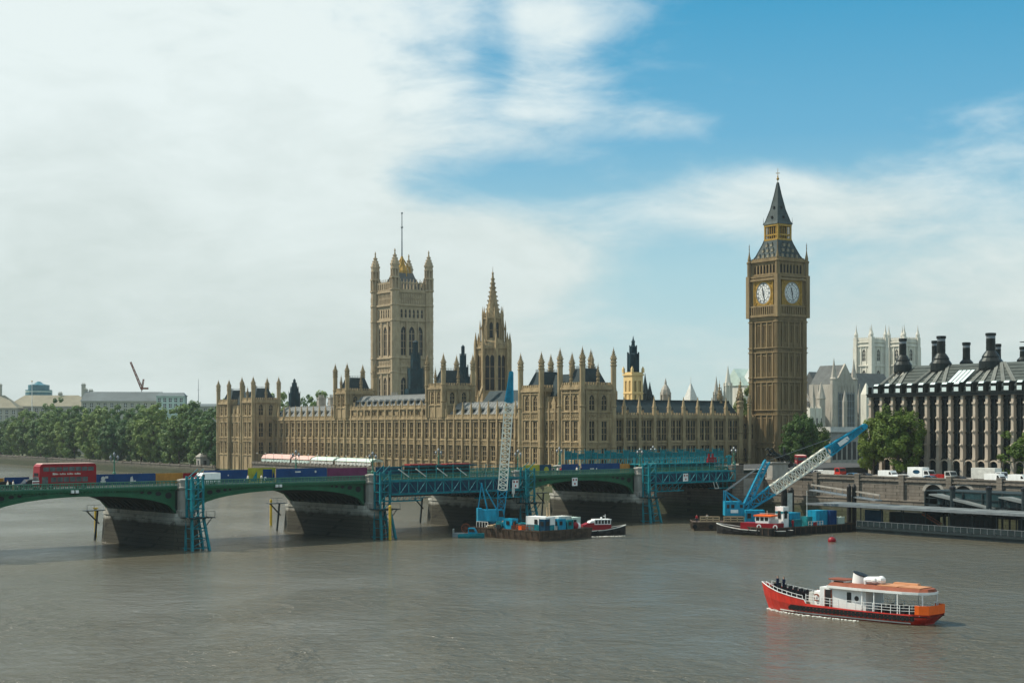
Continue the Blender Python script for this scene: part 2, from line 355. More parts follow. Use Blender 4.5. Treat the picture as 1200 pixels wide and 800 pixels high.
# ------------------------------------------------------------------ river, land
PA = R(34.5); PO = Vector((20.5, 446.9)); PW = Vector((math.cos(PA), math.sin(PA))); PU = Vector((-math.sin(PA), math.cos(PA)))
def pl(x, y): v = PO + PW*x + PU*y; return (v.x, v.y)      # palace frame (x away from the river, y upstream) -> world
mb = MB(); mb.add([(-2500,-400,0),(1500,-400,0),(1500,3000,0),(-2500,3000,0)], [(0,1,2,3)]); struct(mb.build('river_water', M['water']))
G0 = 4.2
mb = MB()
pts = [pl(0,-700), pl(3200,-700), pl(3200,4000), pl(-1200,4000), pl(-420,1500), pl(-110,900), pl(0,640)]
mb.prism(pts[::-1] if False else pts, -2, G0); struct(mb.build('ground', mat('ground_mat', (.10,.11,.06), .95, var=.3, scale=.05)))
mb = MB(); mb.prism([pl(1.2,-600), pl(600,-600), pl(600,-9), pl(1.2,-9)], G0+.004, 9.5)
struct(mb.build('embankment_road', M['asphalt']))
mb = MB(); mb.prism([pl(1.25,-600), pl(5.0,-600), pl(5.0,-75), pl(1.25,-75)], 9.504, 9.63); struct(mb.build('pavement', M['pavement']))
mb = MB(); mb.prism([pl(20,-600), pl(32,-600), pl(32,-75), pl(20,-75)], 9.504, 9.63); struct(mb.build('pavement', M['pavement']))
mb = MB()
for k in range(40):
    y = -80-k*6; mb.prism([pl(12.4,y-3), pl(12.55,y-3), pl(12.55,y), pl(12.4,y)], 9.504, 9.508)
struct(mb.build('road_marking', M['white']))

# ------------------------------------------------------------------ palace
def pthing(name, label, cat, group=None, loc=(0,0,0)):
    v = PO + PW*loc[0] + PU*loc[1]; return thing(name, label, cat, (v.x, v.y, loc[2]), PA, group)
WIN = {}
def gothic(w, h, cols=2, rows=2, arch=True, glass='glass', stone='palace_stone', fr=.22, d=.38):
    key = (round(w,2), round(h,2), cols, rows, arch, stone, glass)
    if key in WIN: return WIN[key]
    mb = MB(); mb.add([(0,d,0),(w,d,0),(w,d,h),(0,d,h)], [(0,1,2,3)], 1)
    for i in range(1, cols): x = w*i/cols; mb.box(x-fr/2, x+fr/2, d*.35, d+.04, 0, h*.86 if arch else h)
    for j in range(1, rows): z = h*j/rows; mb.box(0, w, d*.45, d+.03, z-fr/2, z+fr/2)
    if arch:
        a = min(w*.75, h*.3); q = w/2
        for sx in (0, 1):
            f = lambda x: w-x if sx else x
            poly = [(f(0), h), (f(0), h-a), (f(q*.25), h-a*.50), (f(q*.6), h-a*.18), (f(q), h)]
            mb.slab(poly if not sx else poly[::-1], .05, d+.02)
    me = bpy.data.meshes.new('window'); me.from_pydata(mb.v, [], mb.f); me.materials.append(M[stone]); me.materials.append(M[glass])
    me.polygons.foreach_set('material_index', mb.m); WIN[key] = me; return me
def put_windows(root, spots, cols=2, rows=2, arch=True, stone='palace_stone', name='window', glass='glass'):
    for (x, y, z), ang, w, h in spots: link(name, gothic(w, h, cols, rows, arch, stone=stone, glass=glass), root, (x, y, z), ang)
def turret_prof(r, z0, z1, zt, bands=3):
    p = [(r, z0)]
    for k in range(1, bands+1):
        z = z0+(z1-z0)*k/bands; p += [(r, z-.5), (r*1.22, z-.3), (r*1.22, z), (r*.98, z+.05)]
    H = zt-z1
    p += [(r*.98, z1+.10*H), (r*1.25, z1+.12*H), (r*1.22, z1+.17*H), (r*.95, z1+.2*H), (r*1.08, z1+.30*H), (r*.96, z1+.40*H), (r*.60, z1+.52*H),
          (r*.36, z1+.64*H), (r*.2, z1+.8*H), (r*.34, z1+.83*H), (r*.10, z1+.87*H), (r*.04, zt)]
    return p
TUR = {}
def turret(root, x, y, z0, z1, zt, r, stone='palace_stone', name='turret', bands=3):
    key = (round(z1-z0,2), round(zt-z0,2), r, stone, bands)
    if key not in TUR:
        mb = MB(); mb.lathe(0, 0, turret_prof(r, 0, z1-z0, zt-z0, bands), 8)
        # crockets up the cap and black bars painted as shaded slits in the head
        H = zt-z1
        for k in range(8):
            a = math.pi/8+k*math.pi/4
            for f, rr in ((.34, 1.10), (.46, .84), (.58, .52), (.7, .34)):
                mb.box(r*rr*math.cos(a)-.11, r*rr*math.cos(a)+.11, r*rr*math.sin(a)-.11, r*rr*math.sin(a)+.11, z1-z0+f*H-.1, z1-z0+f*H+.25)
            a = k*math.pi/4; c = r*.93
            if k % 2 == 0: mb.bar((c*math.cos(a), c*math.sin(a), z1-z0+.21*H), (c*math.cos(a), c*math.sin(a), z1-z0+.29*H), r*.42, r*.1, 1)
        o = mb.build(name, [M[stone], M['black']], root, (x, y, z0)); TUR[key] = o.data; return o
    return link(name, TUR[key], root, (x, y, z0))
def crenel(mb, p0, p1, z, h=.9, step=1.5, t=.35, mi=0):
    p0 = Vector(p0); p1 = Vector(p1); L = (p1-p0).length; d = (p1-p0)/L; n = max(1, int(L/step))
    mb.bar((*p0, z+h*.25), (*p1, z+h*.25), t, h*.5, mi)
    for i in range(n):
        a = p0+d*(L*(i+.2)/n); b = p0+d*(L*(i+.72)/n); mb.bar((*a, z+h*.75), (*b, z+h*.75), t*.95, h*.5, mi)
def band(mb, p0, p1, z, h=.5, out=.3, mi=0):
    p0 = Vector(p0); p1 = Vector(p1); d = (p1-p0).normalized(); n = Vector((d.y, -d.x)); c0 = p0+n*(out/2-.05)-d*out*.9; c1 = p1+n*(out/2-.05)+d*out*.9
    mb.bar((*c0, z), (*c1, z), out+.1, h, mi)
def ribs(mb, p0, p1, z0, z1, n, w=.18, out=.14, mi=0, skip=()):
    p0 = Vector(p0); p1 = Vector(p1); L = (p1-p0).length; d = (p1-p0)/L; nn = Vector((d.y, -d.x))
    for i in range(n+1):
        a = L*i/n
        if any(s0 < a < s1 for s0, s1 in skip): continue
        c = p0+d*a+nn*out*.35; mb.bar((c.x, c.y, z0), (c.x, c.y, z1), w, out, mi)
def spandrels(mb, p0, p1, z0, z1, n, mi=0):
    """carved panels: a row of small shields between thin mouldings"""
    p0 = Vector(p0); p1 = Vector(p1); L = (p1-p0).length; d = (p1-p0)/L; nn = Vector((d.y, -d.x)); zc = (z0+z1)/2; r = min((z1-z0)*.32, L/n*.33)
    for i in range(n):
        c = p0+d*(L*(i+.5)/n)+nn*.05; mb.bar((c.x, c.y, zc-r), (c.x, c.y, zc+r), r*1.3, .2, mi)

def wing(root, p0, p1, z0, z1, nb, rows, wfrac, pin_top, cols=2, pair=False, bw_out=.75, bwid=.95, gl='glass'):
    """a long Perpendicular range: bays of tall windows, buttresses with pinnacles, carved bands"""
    P0 = Vector(p0); P1 = Vector(p1); L = (P1-P0).length; d = (P1-P0)/L; n = Vector((d.y, -d.x)); bw = L/nb
    ops = []
    for i in range(nb):
        for a, b in rows:
            if pair:
                for c in (.30, .70): ops.append((bw*(i+c)-bw*wfrac/2, bw*(i+c)+bw*wfrac/2, a, b))
            else: ops.append((bw*(i+.5-wfrac/2), bw*(i+.5+wfrac/2), a, b))
    mb = MB(); sp = mb.facade(p0, p1, z0, z1, ops, .8)
    for a, b in rows:
        band(mb, p0, p1, a-.45, .35, .28); band(mb, p0, p1, b+.45, .3, .22)
    for (a, b), (c, e) in zip(rows, rows[1:]):
        ribs(mb, p0, p1, b+.7, c-.7, nb*5, .16, .14); spandrels(mb, p0, p1, b+.7, c-.7, nb*5)
    ribs(mb, p0, p1, rows[-1][1]+.7, z1-.3, nb*5, .16, .14)
    ribs(mb, p0, p1, z0, rows[0][0]-.6, nb*5, .16, .12)
    band(mb, p0, p1, z1-.2, .55, .5)
    crenel(mb, P0+n*.1, P1+n*.1, z1, 1.2, 1.05)
    mb.build('wall', M['palace_stone'], root)
    put_windows(root, sp, cols, 3, False)
    bt = MB(); h = z1-z0; zc = h
    for k, (f0, f1, o) in enumerate(((0,.36,1.), (.36,.7,.82), (.7,1.,.66))):
        bt.box(-bwid/2*(1-.08*k), bwid/2*(1-.08*k), -bw_out*o, .02, h*f0, h*f1)
        bt.box(-bwid/2*1.1, bwid/2*1.1, -bw_out*o-.1, .01, h*f1-.45, h*f1-.1)
    bt.box(-bwid*.36, bwid*.36, -bw_out*.62, .3, h, h+(pin_top-z1)*.45)
    bt.fr(-bwid*.45, bwid*.45, -bw_out*.7, .36, h+(pin_top-z1)*.45, -bwid*.4, bwid*.4, -bw_out*.65, .33, h+(pin_top-z1)*.5)
    bt.fr(-bwid*.32, bwid*.32, -bw_out*.55, .26, h+(pin_top-z1)*.5, -.05, .05, -.2, -.1, pin_top-z0)
    ang = math.atan2(d.y, d.x); b0 = None
    for i in range(nb+1):
        q = P0+d*bw*i
        if b0 is None: b0 = bt.build('buttress', M['palace_stone'], root, (q.x, q.y, z0), ang)
        else: link('buttress', b0.data, root, (q.x, q.y, z0), ang)

# river front -------------------------------------------------------
rf = pthing('palace_river_front', 'long honey coloured Gothic range with rows of tall windows facing the river', 'palace')
FX, Y0, Y1 = 9.0, 31.5, 224.0
CY0, CY1 = 90.0, 168.5
wing(rf, (FX,Y1), (FX,Y0), G0, 25.0, 37, [(10.9,15.6),(18.0,23.4)], .44, 30.6)
# the middle carries one storey more
up = MB(); nb3 = 13; bw3 = (CY1-CY0-21)/nb3
ops = [(bw3*(i+.28), bw3*(i+.72), 25.9, 27.8) for i in range(nb3)]
sp = up.facade((FX+.12,CY1-10), (FX+.12,CY0+11), 25.0, 28.6, ops, .5)
band(up, (FX+.12,CY1-10), (FX+.12,CY0+11), 28.5, .5, .4); crenel(up, (FX+.1,CY1-10), (FX+.1,CY0+11), 28.7, 1.0, 1.1)
ribs(up, (FX+.12,CY1-10), (FX+.12,CY0+11), 28.7, 31.3, nb3, .5, .4)
up.build('upper_wall', M['palace_stone'], rf); put_windows(rf, sp, 2, 1)
def ridge_roof(root, name, x0, x1, y0, y1, z0, z1, m, dorm=None, dm='dark_slate'):
    mb = MB(); xm = (x0+x1)/2
    mb.add([(x0,y0,z0),(x1,y0,z0),(x1,y1,z0),(x0,y1,z0),(xm-.6,y0,z1),(xm+.6,y0,z1),(xm+.6,y1,z1),(xm-.6,y1,z1)],
           [(3,0,4,7),(1,2,6,5),(4,5,6,7),(0,1,5,4),(2,3,7,6),(3,2,1,0)])
    if dorm:
        y = y0+dorm/2
        while y < y1:
            f = .42; x = x0+(xm-x0)*f*.9; z = z0+(z1-z0)*f
            mb.box(x-.9, x+.8, y-.4, y+.4, z-.4, z+.7, 1); mb.fr(x-1.0, x+.8, y-.5, y+.5, z+.7, x-.9, x+.8, y-.03, y+.03, z+1.3, 0); y += dorm
        y = y0
        while y < y1: mb.bar((x0,y,z0+.05),(xm-.6,y,z1+.05), .18, .16); y += dorm/3
    mb.box(xm-.12, xm+.12, y0, y1, z1, z1+.35)
    return mb.build(name, [m, M[dm]], root)
ridge_roof(rf, 'roof', FX+.9, FX+11, Y0, CY0, 25.2, 30.1, M['iron_roof'], 5.2)
ridge_roof(rf, 'roof', FX+.9, FX+11, CY1, Y1, 25.2, 30.0, M['iron_roof'], 5.2)
ridge_roof(rf, 'roof', FX+.9, FX+11, CY0+11, CY1-10, 28.8, 33.4, M['iron_roof'], 4.4)
mb = MB(); mb.box(FX+.5, 30, Y0, Y1, G0, 25.0)
mb.build('rear_wall', M['palace_stone'], rf)

def pav_tower(root, x0, x1, y0, y1, z1, ztip, roof_top, rows, stone='palace_stone', tr=.84, nx=2, ny=2, mids=True, z0=G0, base=True):
    """a square pavilion: four walls with tall windows, corner turrets and a steep cresting roof"""
    mb = MB(); spots = []
    C = [(x0,y0),(x1,y0),(x1,y1),(x0,y1)]
    for k in range(4):
        a, b = C[k], C[(k+1) % 4]; L = math.dist(a, b); n = nx if k % 2 == 0 else ny; ops = []
        for za, zb in rows:
            if za < z0: continue
            ww = min(1.9, (L-2.4)/n*.5)
            for i in range(n):
                c = 1.2+(L-2.4)*(i+.5)/n; ops.append((c-ww/2, c+ww/2, za, zb))
        spots += mb.facade(a, b, z0, z1, ops, .7)
        for za, zb in rows:
            if za < z0: continue
            band(mb, a, b, za-.5, .35, .28); band(mb, a, b, zb+.55, .3, .25)
        for (za, zb), (zc, ze) in zip(rows, rows[1:]):
            if za >= z0: ribs(mb, a, b, zb+.8, zc-.8, int(L/1.0), .16, .14); spandrels(mb, a, b, zb+.8, zc-.8, int(L/1.0))
        for i in range(n+1):
            c = 1.2+(L-2.4)*i/n; f = Vector(a).lerp(Vector(b), c/L); d = (Vector(b)-Vector(a))/L; nn = Vector((d.y,-d.x))
            q = f+nn*.12; mb.bar((q.x,q.y,z0), (q.x,q.y,z1+1.), .5, .34)
        band(mb, a, b, z1-.3, .7, .5); crenel(mb, a, b, z1, 1.5, .95)
        ribs(mb, a, b, z1-1.7, z1-.5, int(L/.8), .15, .14)
    mb.build('wall', M[stone], root); put_windows(root, [q for q in spots if q[0][2] > 26], 2, 3); put_windows(root, [q for q in spots if q[0][2] < 26], 2, 3, False)
    for x, y in C: turret(root, x, y, z0, z1+(ztip-z1)*.56, ztip, tr)
    if mids:
        for x, y in (((x0+x1)/2, y0), (x0, (y0+y1)/2)): turret(root, x, y, z1-.5, z1+1.5, z1+(ztip-z1)*.62, tr*.55, bands=1)
    r = MB(); i1, i2 = 1.1, min(x1-x0, y1-y0)*.30
    r.fr(x0+i1, x1-i1, y0+i1, y1-i1, z1+.1, x0+i2, x1-i2, y0+i2, y1-i2, roof_top)
    for k in range(9):
        f = (k+.5)/9; x = x0+i2+(x1-x0-2*i2)*f; y = y0+i2+(y1-y0-2*i2)*f
        r.box(x-.07, x+.07, y0+i2-.05, y0+i2+.05, roof_top, roof_top+.8); r.box(x0+i2-.05, x0+i2+.05, y-.07, y+.07, roof_top, roof_top+.8)
    r.build('roof', M['dark_slate'], root)
RW = [(10.9,15.6),(18.0,23.6),(26.9,31.4)]
ct = pthing('palace_tower', 'small square tower rising mid river front, nearer the white lattice crane boom', 'palace tower')
pav_tower(ct, FX-.5, FX+11.5, CY0, CY0+10.5, 35.6, 47.5, 41.5, [(30.0,34.0)], z0=25.3)
ct = pthing('palace_tower', 'small square tower on the river front just left of the great flag tower', 'palace tower')
pav_tower(ct, FX-.5, FX+11.5, CY1-9.5, CY1, 35.2, 46.5, 40.8, [(29.8,33.8)], z0=25.3)
for nm, ya, yb, lab, zt, z1 in (('north', 0.0, 31.5, 'twin towered Gothic end pavilion with dark roofs beside the tall yellow vent tower', 45.6, 33.6),
                           ('south', 224.0, 259.0, 'far twin towered Gothic end pavilion of the palace beside the bank of trees', 43.0, 32.6)):
    e = pthing('palace_pavilion', lab, 'palace pavilion'); w = 11.0; q = (yb-ya-w*2)
    xw = 11.5
    pav_tower(e, 0, xw, ya, ya+w, z1, zt, 39.2 if ya == 0 else 38, RW)
    pav_tower(e, 0, xw, yb-w, yb, z1-.4, zt-.7, 38.8 if ya == 0 else 37.6, RW, mids=False)
    mb = MB(); a, b = (.7, yb-w), (.7, ya+w); L = q
    ops = [(L*(i+.5)/3-.75, L*(i+.5)/3+.75, za, zb) for i in range(3) for za, zb in RW[:2]]
    s2 = mb.facade(a, b, G0, 26.2, ops, .6)
    for za, zb in RW[:2]: band(mb, a, b, za-.5, .35, .28); band(mb, a, b, zb+.5, .3, .25)
    for i in range(4): mb.bar((.6, yb-w-L*i/3, G0), (.6, yb-w-L*i/3, 29.5), .55, .5)
    ribs(mb, a, b, 16.3, 17.2, 12); ribs(mb, a, b, 24.2, 26, 12); crenel(mb, a, b, 26.2, 1.4, 1.)
    for i in range(3):
        y = ya+w+L*(i+.5)/3; mb.fr(.9, 3, y-1.1, y+1.1, 26.2, .9, 3, y-1.0, y+1.0, 29.); mb.fr(.9, 3, y-1.0, y+1.0, 29., 1.2, 3, y-.08, y+.08, 31.2)
    mb.build('link_wall', M['palace_stone'], e); put_windows(e, s2, 2, 3)
    r = MB(); r.fr(1.6, xw, ya+w, yb-w, 26.2, 5.2, xw-1, ya+w, yb-w, z1+4.2); r.build('roof', M['dark_slate'], e)
    turret(e, 5.5, ya+w+1, z1-2, z1+3, zt-1.5, .7, bands=1); turret(e, xw-1, ya+w-2, z1-2, z1+3.5, zt-1.0, .8, bands=1)

# terrace with its river wall and the striped marquees ------------------------------------------------
mb = MB(); mb.box(-.6, FX+.4, Y0+.3, Y1-.3, -2, 6.9); mb.box(-.9, -.3, Y0+.3, Y1-.3, 6.9, 7.9)
for i in range(60): y = Y0+1+i*3.2; mb.box(-1.0, -.2, y-.3, y+.3, 6.9, 8.15)
t = pthing('river_terrace', 'pale stone terrace wall along the foot of the palace river front', 'terrace'); mb.build('wall', M['quay_stone'], t)
def marquee(y0, y1, m, label, z1=11.0):
    t = pthing('marquee', label, 'marquee'); mb = MB(); x0, x1 = 1.2, 6.8
    poly = [(x0, 9.3), (x0+.9, z1-.5), ((x0+x1)/2, z1), (x1-.9, z1-.5), (x1, 9.3)]
    mb.slab(poly, y0, y1); n = int((y1-y0)/2.2)
    c = mb.build('canopy', M[m], t)
    p = MB()
    for i in range(n+1):
        y = y0+(y1-y0)*i/n
        for x in (x0+.1, x1-.1): p.box(x-.07, x+.07, y-.07, y+.07, 6.9, 9.35)
    build_split(p, 'pole', M['dirty_white'], t)
    s = MB(); s.box(x0+.12, x0+.16, y0, y1, 7.4, 8.9); s.build('side_sheet', M['mint_canvas' if m != 'mint_canvas' else 'dirty_white'], t)
marquee(193, 219, 'pink_canvas', 'long pink marquee on the terrace nearest the far end pavilion')
marquee(176, 191.5, 'pink_canvas', 'shorter pink marquee between the long pink one and the mint ones', 10.7)
marquee(157, 175, 'mint_canvas', 'pale mint marquee right beside the shorter pink marquee', 10.6)
marquee(128, 155, 'mint_canvas', 'pale mint marquee partly behind the blue work platform', 10.5)
for k in range(14):
    x, y = -.65, 120+k*7.6
    l = pthing('terrace_lamp', 'slim dark lamp post in the row on the terrace parapet', 'lamp post', 'lamp posts along the terrace', (x, y, 7.9))
    mb = MB(); mb.tube((0,0,0),(0,0,3.2), .08, .05, 6); mb.build('post', M['black'], l); mb = MB(); mb.ball((0,0,3.4), .26); mb.build('globe', M['dirty_white'], l)

# north range ---------------------------------------------------------------------------------------
nr = pthing('palace_north_range', 'shaded palace range with slate blue roof between end pavilion and clock tower', 'palace')
wing(nr, (11.5,2.5), (64.0,2.5), G0, 25.1, 9, [(10.5,16.2),(17.9,23.9)], .32, 31.2, cols=2, pair=True, bw_out=.9, bwid=1.3)
mb = MB(); mb.add([(11,3.4,25),(65,3.4,25),(65,8.5,29.9),(11,8.5,29.9),(11,15,25),(65,15,25)], [(0,1,2,3),(3,2,5,4),(0,3,4),(1,5,2)])
for k in range(9):
    x = 11.5+5.83*(k+.5); mb.box(x-.4, x+.4, 4.2, 6, 25.6, 27.1, 1); mb.fr(x-.55, x+.55, 4.1, 6, 27.1, x-.05, x+.05, 4.3, 6.6, 28.2)
mb.box(11, 65, 8.3, 8.7, 29.8, 30.3)
mb.build('roof', [M['dark_slate'], M['palace_stone']], nr)
mb = MB(); mb.box(11.5, 64, 3.3, 20, G0, 25); mb.build('rear_wall', M['palace_stone'], nr)
for x, y, r, zt in ((64.2,2.2,.95,37.5),(66.2,5.,.8,36.5),(67.5,1.6,.7,33.),(61.5,9.,.8,36.8)): turret(nr, x, y, G0, 28.5, zt, r)
mb = MB(); sp = mb.facade((65,4.),(74,4.), G0, 24.4, [(2.2,3.6,11,15.4),(2.2,3.6,18.2,23.2),(5.0,6.4,18.2,23.2)], .5); mb.box(65, 74, 4.6, 12, G0, 24.3)
band(mb, (65,4.),(74,4.), 24.4, .5, .4); band(mb, (65,4.),(74,4.), 16.6, .4, .3); crenel(mb, (65,4.),(74,4.), 24.6, 1.2, 1.)
ribs(mb, (65,4.),(74,4.), G0, 24, 7, .3, .3, skip=((2.1,3.7),(4.9,6.5))); mb.build('link_wall', M['palace_stone'], nr); put_windows(nr, sp, 2, 3)

# Victoria Tower ---------------------------------------------------------------------------------------
vt = thing('flag_tower', 'great square stone tower with four corner turrets and a tall flagstaff', 'tower', (px(471,735), 735, 0), PA)
def square_walls(h, fn):
    C = [(-h,-h),(h,-h),(h,h),(-h,h)]
    for k in range(4): fn(C[k], C[(k+1) % 4])
mb = MB(); vs = []
H = 9.3
def vface(a, b):
    global vs
    L = 2*H; ops = []
    for za, zb in ((55.8,69.5),(33.,45.5)):
        for i in range(3): c = 2.6+(L-5.2)*(i+.5)/3; ops.append((c-1.55, c+1.55, za, zb))
    for i in range(6): c = 2.6+(L-5.2)*(i+.5)/6; ops.append((c-.55, c+.55, 73.6, 77.6))
    vs += mb.facade(a, b, G0, 86., ops, 1.1)
    for z, h, o in ((79.6,.9,.7),(72.2,.8,.6),(54.6,.8,.6),(50.6,.7,.5),(47.6,.7,.6),(32,.7,.5),(85.8,.7,.6)): band(mb, a, b, z, h, o)
    ribs(mb, a, b, 80.2, 85.4, 15, .35, .3); spandrels(mb, a, b, 80.8, 84.6, 15)
    ribs(mb, a, b, 51.2, 54.2, 12, .3, .25); spandrels(mb, a, b, 51.2, 54.2, 12); ribs(mb, a, b, 48, 50.2, 12, .3, .25)
    ribs(mb, a, b, 55, 72, 3, 1.1, .5); ribs(mb, a, b, 32.4, 47.4, 3, 1.1, .5); ribs(mb, a, b, 70.2, 72, 12, .25, .2)
    A = Vector(a); B = Vector(b); d = (B-A)/L; n = Vector((d.y,-d.x))
    for i in range(8):
        c = A+d*(2.2+(L-4.4)*(i+.5)/8)+n*.1
        mb.bar((c.x,c.y,86), (c.x,c.y,90.6), .7, .6); mb.bar((c.x,c.y,90.6), (c.x,c.y,91.8), .25, .25)
    mb.bar((*(A+n*.1), 86.5), (*(B+n*.1), 86.5), .6, 1.0); mb.bar((*(A+n*.1), 90.), (*(B+n*.1), 90.), .5, .5)
square_walls(H, vface); mb.build('shaft', M['pale_stone'], vt)
put_windows(vt, [s for s in vs if s[3] > 6], 2, 4, stone='pale_stone'); put_windows(vt, [s for s in vs if s[3] < 6], 1, 2, stone='pale_stone')
for x, y in ((-H,-H),(H,-H),(H,H),(-H,H)):
    tb = MB(); r = 2.15
    prof = [(r*1.02,0)]
    for z in (32,48,54.6,72.2,79.6): prof += [(r,z-.6-G0),(r*1.12,z-.4-G0),(r*1.12,z+.2-G0),(r*.98,z+.4-G0)]
    b0 = 86-G0
    prof += [(r*.98,b0),(r*1.18,b0+.4),(r*1.18,b0+1),(r*.5,b0+1.2),(r*.5,b0+5.8),(r*1.14,b0+5.9),(r*1.14,b0+6.7),(r*.45,b0+6.9),(r*.45,b0+10),(r*1.0,b0+10.1),(r*1.0,b0+10.8),
             (r*.9,b0+11),(r*1.0,b0+12.4),(r*.8,b0+14),(r*.42,b0+15.8),(r*.22,b0+17.2),(r*.12,b0+18.4),(r*.2,b0+18.8),(r*.04,b0+20)]
    tb.lathe(0, 0, prof, 8)
    for k in range(8):
        a = k*math.pi/4+math.pi/8
        for za, zb, rr in ((b0+1, b0+6, .95), (b0+6.7, b0+10.2, .84)):
            c = (r*rr*math.cos(a), r*rr*math.sin(a)); tb.bar((*c, za), (*c, zb), .42, .42)
        for f in range(4): tb.box(r*(.98-.2*f)*math.cos(a)-.16, r*(.98-.2*f)*math.cos(a)+.16, r*(.98-.2*f)*math.sin(a)-.16, r*(.98-.2*f)*math.sin(a)+.16, b0+12.2+f*1.35, b0+12.8+f*1.35)
        for z in range(8, 80, 3): tb.bar((r*.97*math.cos(a), r*.97*math.sin(a), z), (r*.97*math.cos(a), r*.97*math.sin(a), z+2.4), .26, .26)
    tb.build('corner_turret', M['pale_stone'], vt, (x, y, G0))
mb = MB(); mb.fr(-8,8,-8,8,86,-4.6,4.6,-4.6,4.6,93.); mb.fr(-4.6,4.6,-4.6,4.6,93,-3.9,3.9,-3.9,3.9,95.2); mb.build('roof', M['slate'], vt)
mb = MB(); mb.lathe(0,0,[(3.4,95),(3.1,96.5),(1.6,99),(.8,102.5),(.5,103.5)],8)
for k in range(8):
    a = k*math.pi/4; mb.bar((4.4*math.cos(a),4.4*math.sin(a),93.5),(3.9*math.cos(a),3.9*math.sin(a),98.5),.35); mb.bar((3.9*math.cos(a),3.9*math.sin(a),97.5),(.6*math.cos(a),.6*math.sin(a),102.5),.3)
mb.build('crown', M['gold'], vt)
mb = MB(); mb.tube((0,0,103),(0,0,123.8), .36, .2, 8); mb.ball((0,0,124.2), .5); mb.lathe(0,0,[(.5,117),(.6,117.5),(.3,118)],8); mb.build('flagstaff', M['steel_grey'], vt)

# central octagonal tower -------------------------------------------------------------------------------
cs = thing('spire_tower', 'octagonal stone lantern tower with a slender crocketed spire', 'tower', (px(577.5,595), 595, 2.6), PA); cs.scale = (.92, .92, .88)
mb = MB(); r1 = 7.0; sp = []
for k in range(8):
    a0 = math.pi/8+k*math.pi/4; a1 = a0+math.pi/4
    A = (r1*math.cos(a0), r1*math.sin(a0)); B = (r1*math.cos(a1), r1*math.sin(a1)); L = math.dist(A, B)
    sp += mb.facade(A, B, 30, 57, [(L/2-1.9, L/2-.15, 38, 53.5), (L/2+.15, L/2+1.9, 38, 53.5), (L/2-.6, L/2+.6, 31.5, 34.5)], .8)
    band(mb, A, B, 56.6, .8, .5); band(mb, A, B, 36.2, .7, .5); ribs(mb, A, B, 54.2, 56.4, 6, .2, .2); crenel(mb, A, B, 57, 1.4, .9)
    c = (r1*1.05*math.cos(a0), r1*1.05*math.sin(a0))
    mb.bar((*c, 22), (*c, 58.5), 1.1); mb.fr(c[0]-.55,c[0]+.55,c[1]-.55,c[1]+.55,58.5,c[0]-.04,c[0]+.04,c[1]-.04,c[1]+.04,63.5)
    # flying skirt down to the lobby roof
    f = (r1*1.55*math.cos(a0), r1*1.55*math.sin(a0)); mb.bar((f[0],f[1],22),(f[0],f[1],34),1.0); mb.bar((f[0],f[1],33.5),(c[0],c[1],40),.8,.9)
    mb.fr(f[0]-.4,f[0]+.4,f[1]-.4,f[1]+.4,34,f[0]-.04,f[0]+.04,f[1]-.04,f[1]+.04,38)
mb.lathe(0, 0, [(9,22),(9,30),(7,36)], 8)
mb.build('drum', M['palace_stone'], cs); put_windows(cs, [s for s in sp if s[3] > 6], 1, 3); put_windows(cs, [s for s in sp if s[3] < 6], 1, 1)
mb = MB(); r2 = 3.9; mb.lathe(0,0,[(6.8,57),(5.2,59.5),(4.2,60.5)],8); sp = []
for k in range(8):
    a0 = math.pi/8+k*math.pi/4; a1 = a0+math.pi/4
    A = (r2*math.cos(a0), r2*math.sin(a0)); B = (r2*math.cos(a1), r2*math.sin(a1)); L = math.dist(A, B)
    sp += mb.facade(A, B, 59, 70, [(L/2-.75, L/2+.75, 61, 68)], .5); band(mb, A, B, 69.6, .5, .4)
    c = (r2*1.1*math.cos(a0), r2*1.1*math.sin(a0)); mb.bar((*c,58.5),(*c,71),.6); mb.fr(c[0]-.34,c[0]+.34,c[1]-.34,c[1]+.34,71,c[0]-.03,c[0]+.03,c[1]-.03,c[1]+.03,75)
    q = (r1*.78*math.cos(a0), r1*.78*math.sin(a0)); mb.bar((*q,57),(*q,65),.5); mb.fr(q[0]-.3,q[0]+.3,q[1]-.3,q[1]+.3,65,q[0]-.03,q[0]+.03,q[1]-.03,q[1]+.03,69); mb.bar((*q,64),(*c,67.5),.3)
mb.build('lantern', M['palace_stone'], cs); put_windows(cs, sp, 1, 2)
mb = MB(); mb.lathe(0,0,[(3.6,69.5),(2.5,74),(1.75,78),(1.0,83.5),(.35,89),(.5,89.6),(.12,90.3),(.05,92.5)],8)
for k in range(8):
    a = math.pi/8+k*math.pi/4
    for f in range(9):
        z = 71.5+f*1.9; r = 3.15-(z-71.5)*.165; mb.box(r*math.cos(a)-.17,r*math.cos(a)+.17,r*math.sin(a)-.17,r*math.sin(a)+.17,z,z+.6)
mb.build('spire', M['palace_stone'], cs)
for sx in (-1, 1):
    a = math.atan2(0, 1)
    o = MB(); o.lathe(0,0,[(.8,0),(.8,13),(1,13.4),(.7,13.6),(.55,21),(.7,21.4),(.25,24.5),(.06,33)],8)
    v = Matrix.Rotation(-PA, 2) @ Vector((sx*6.9, -3.5)); o.build('stair_turret', M['palace_stone'], cs, (v.x, v.y, 22))

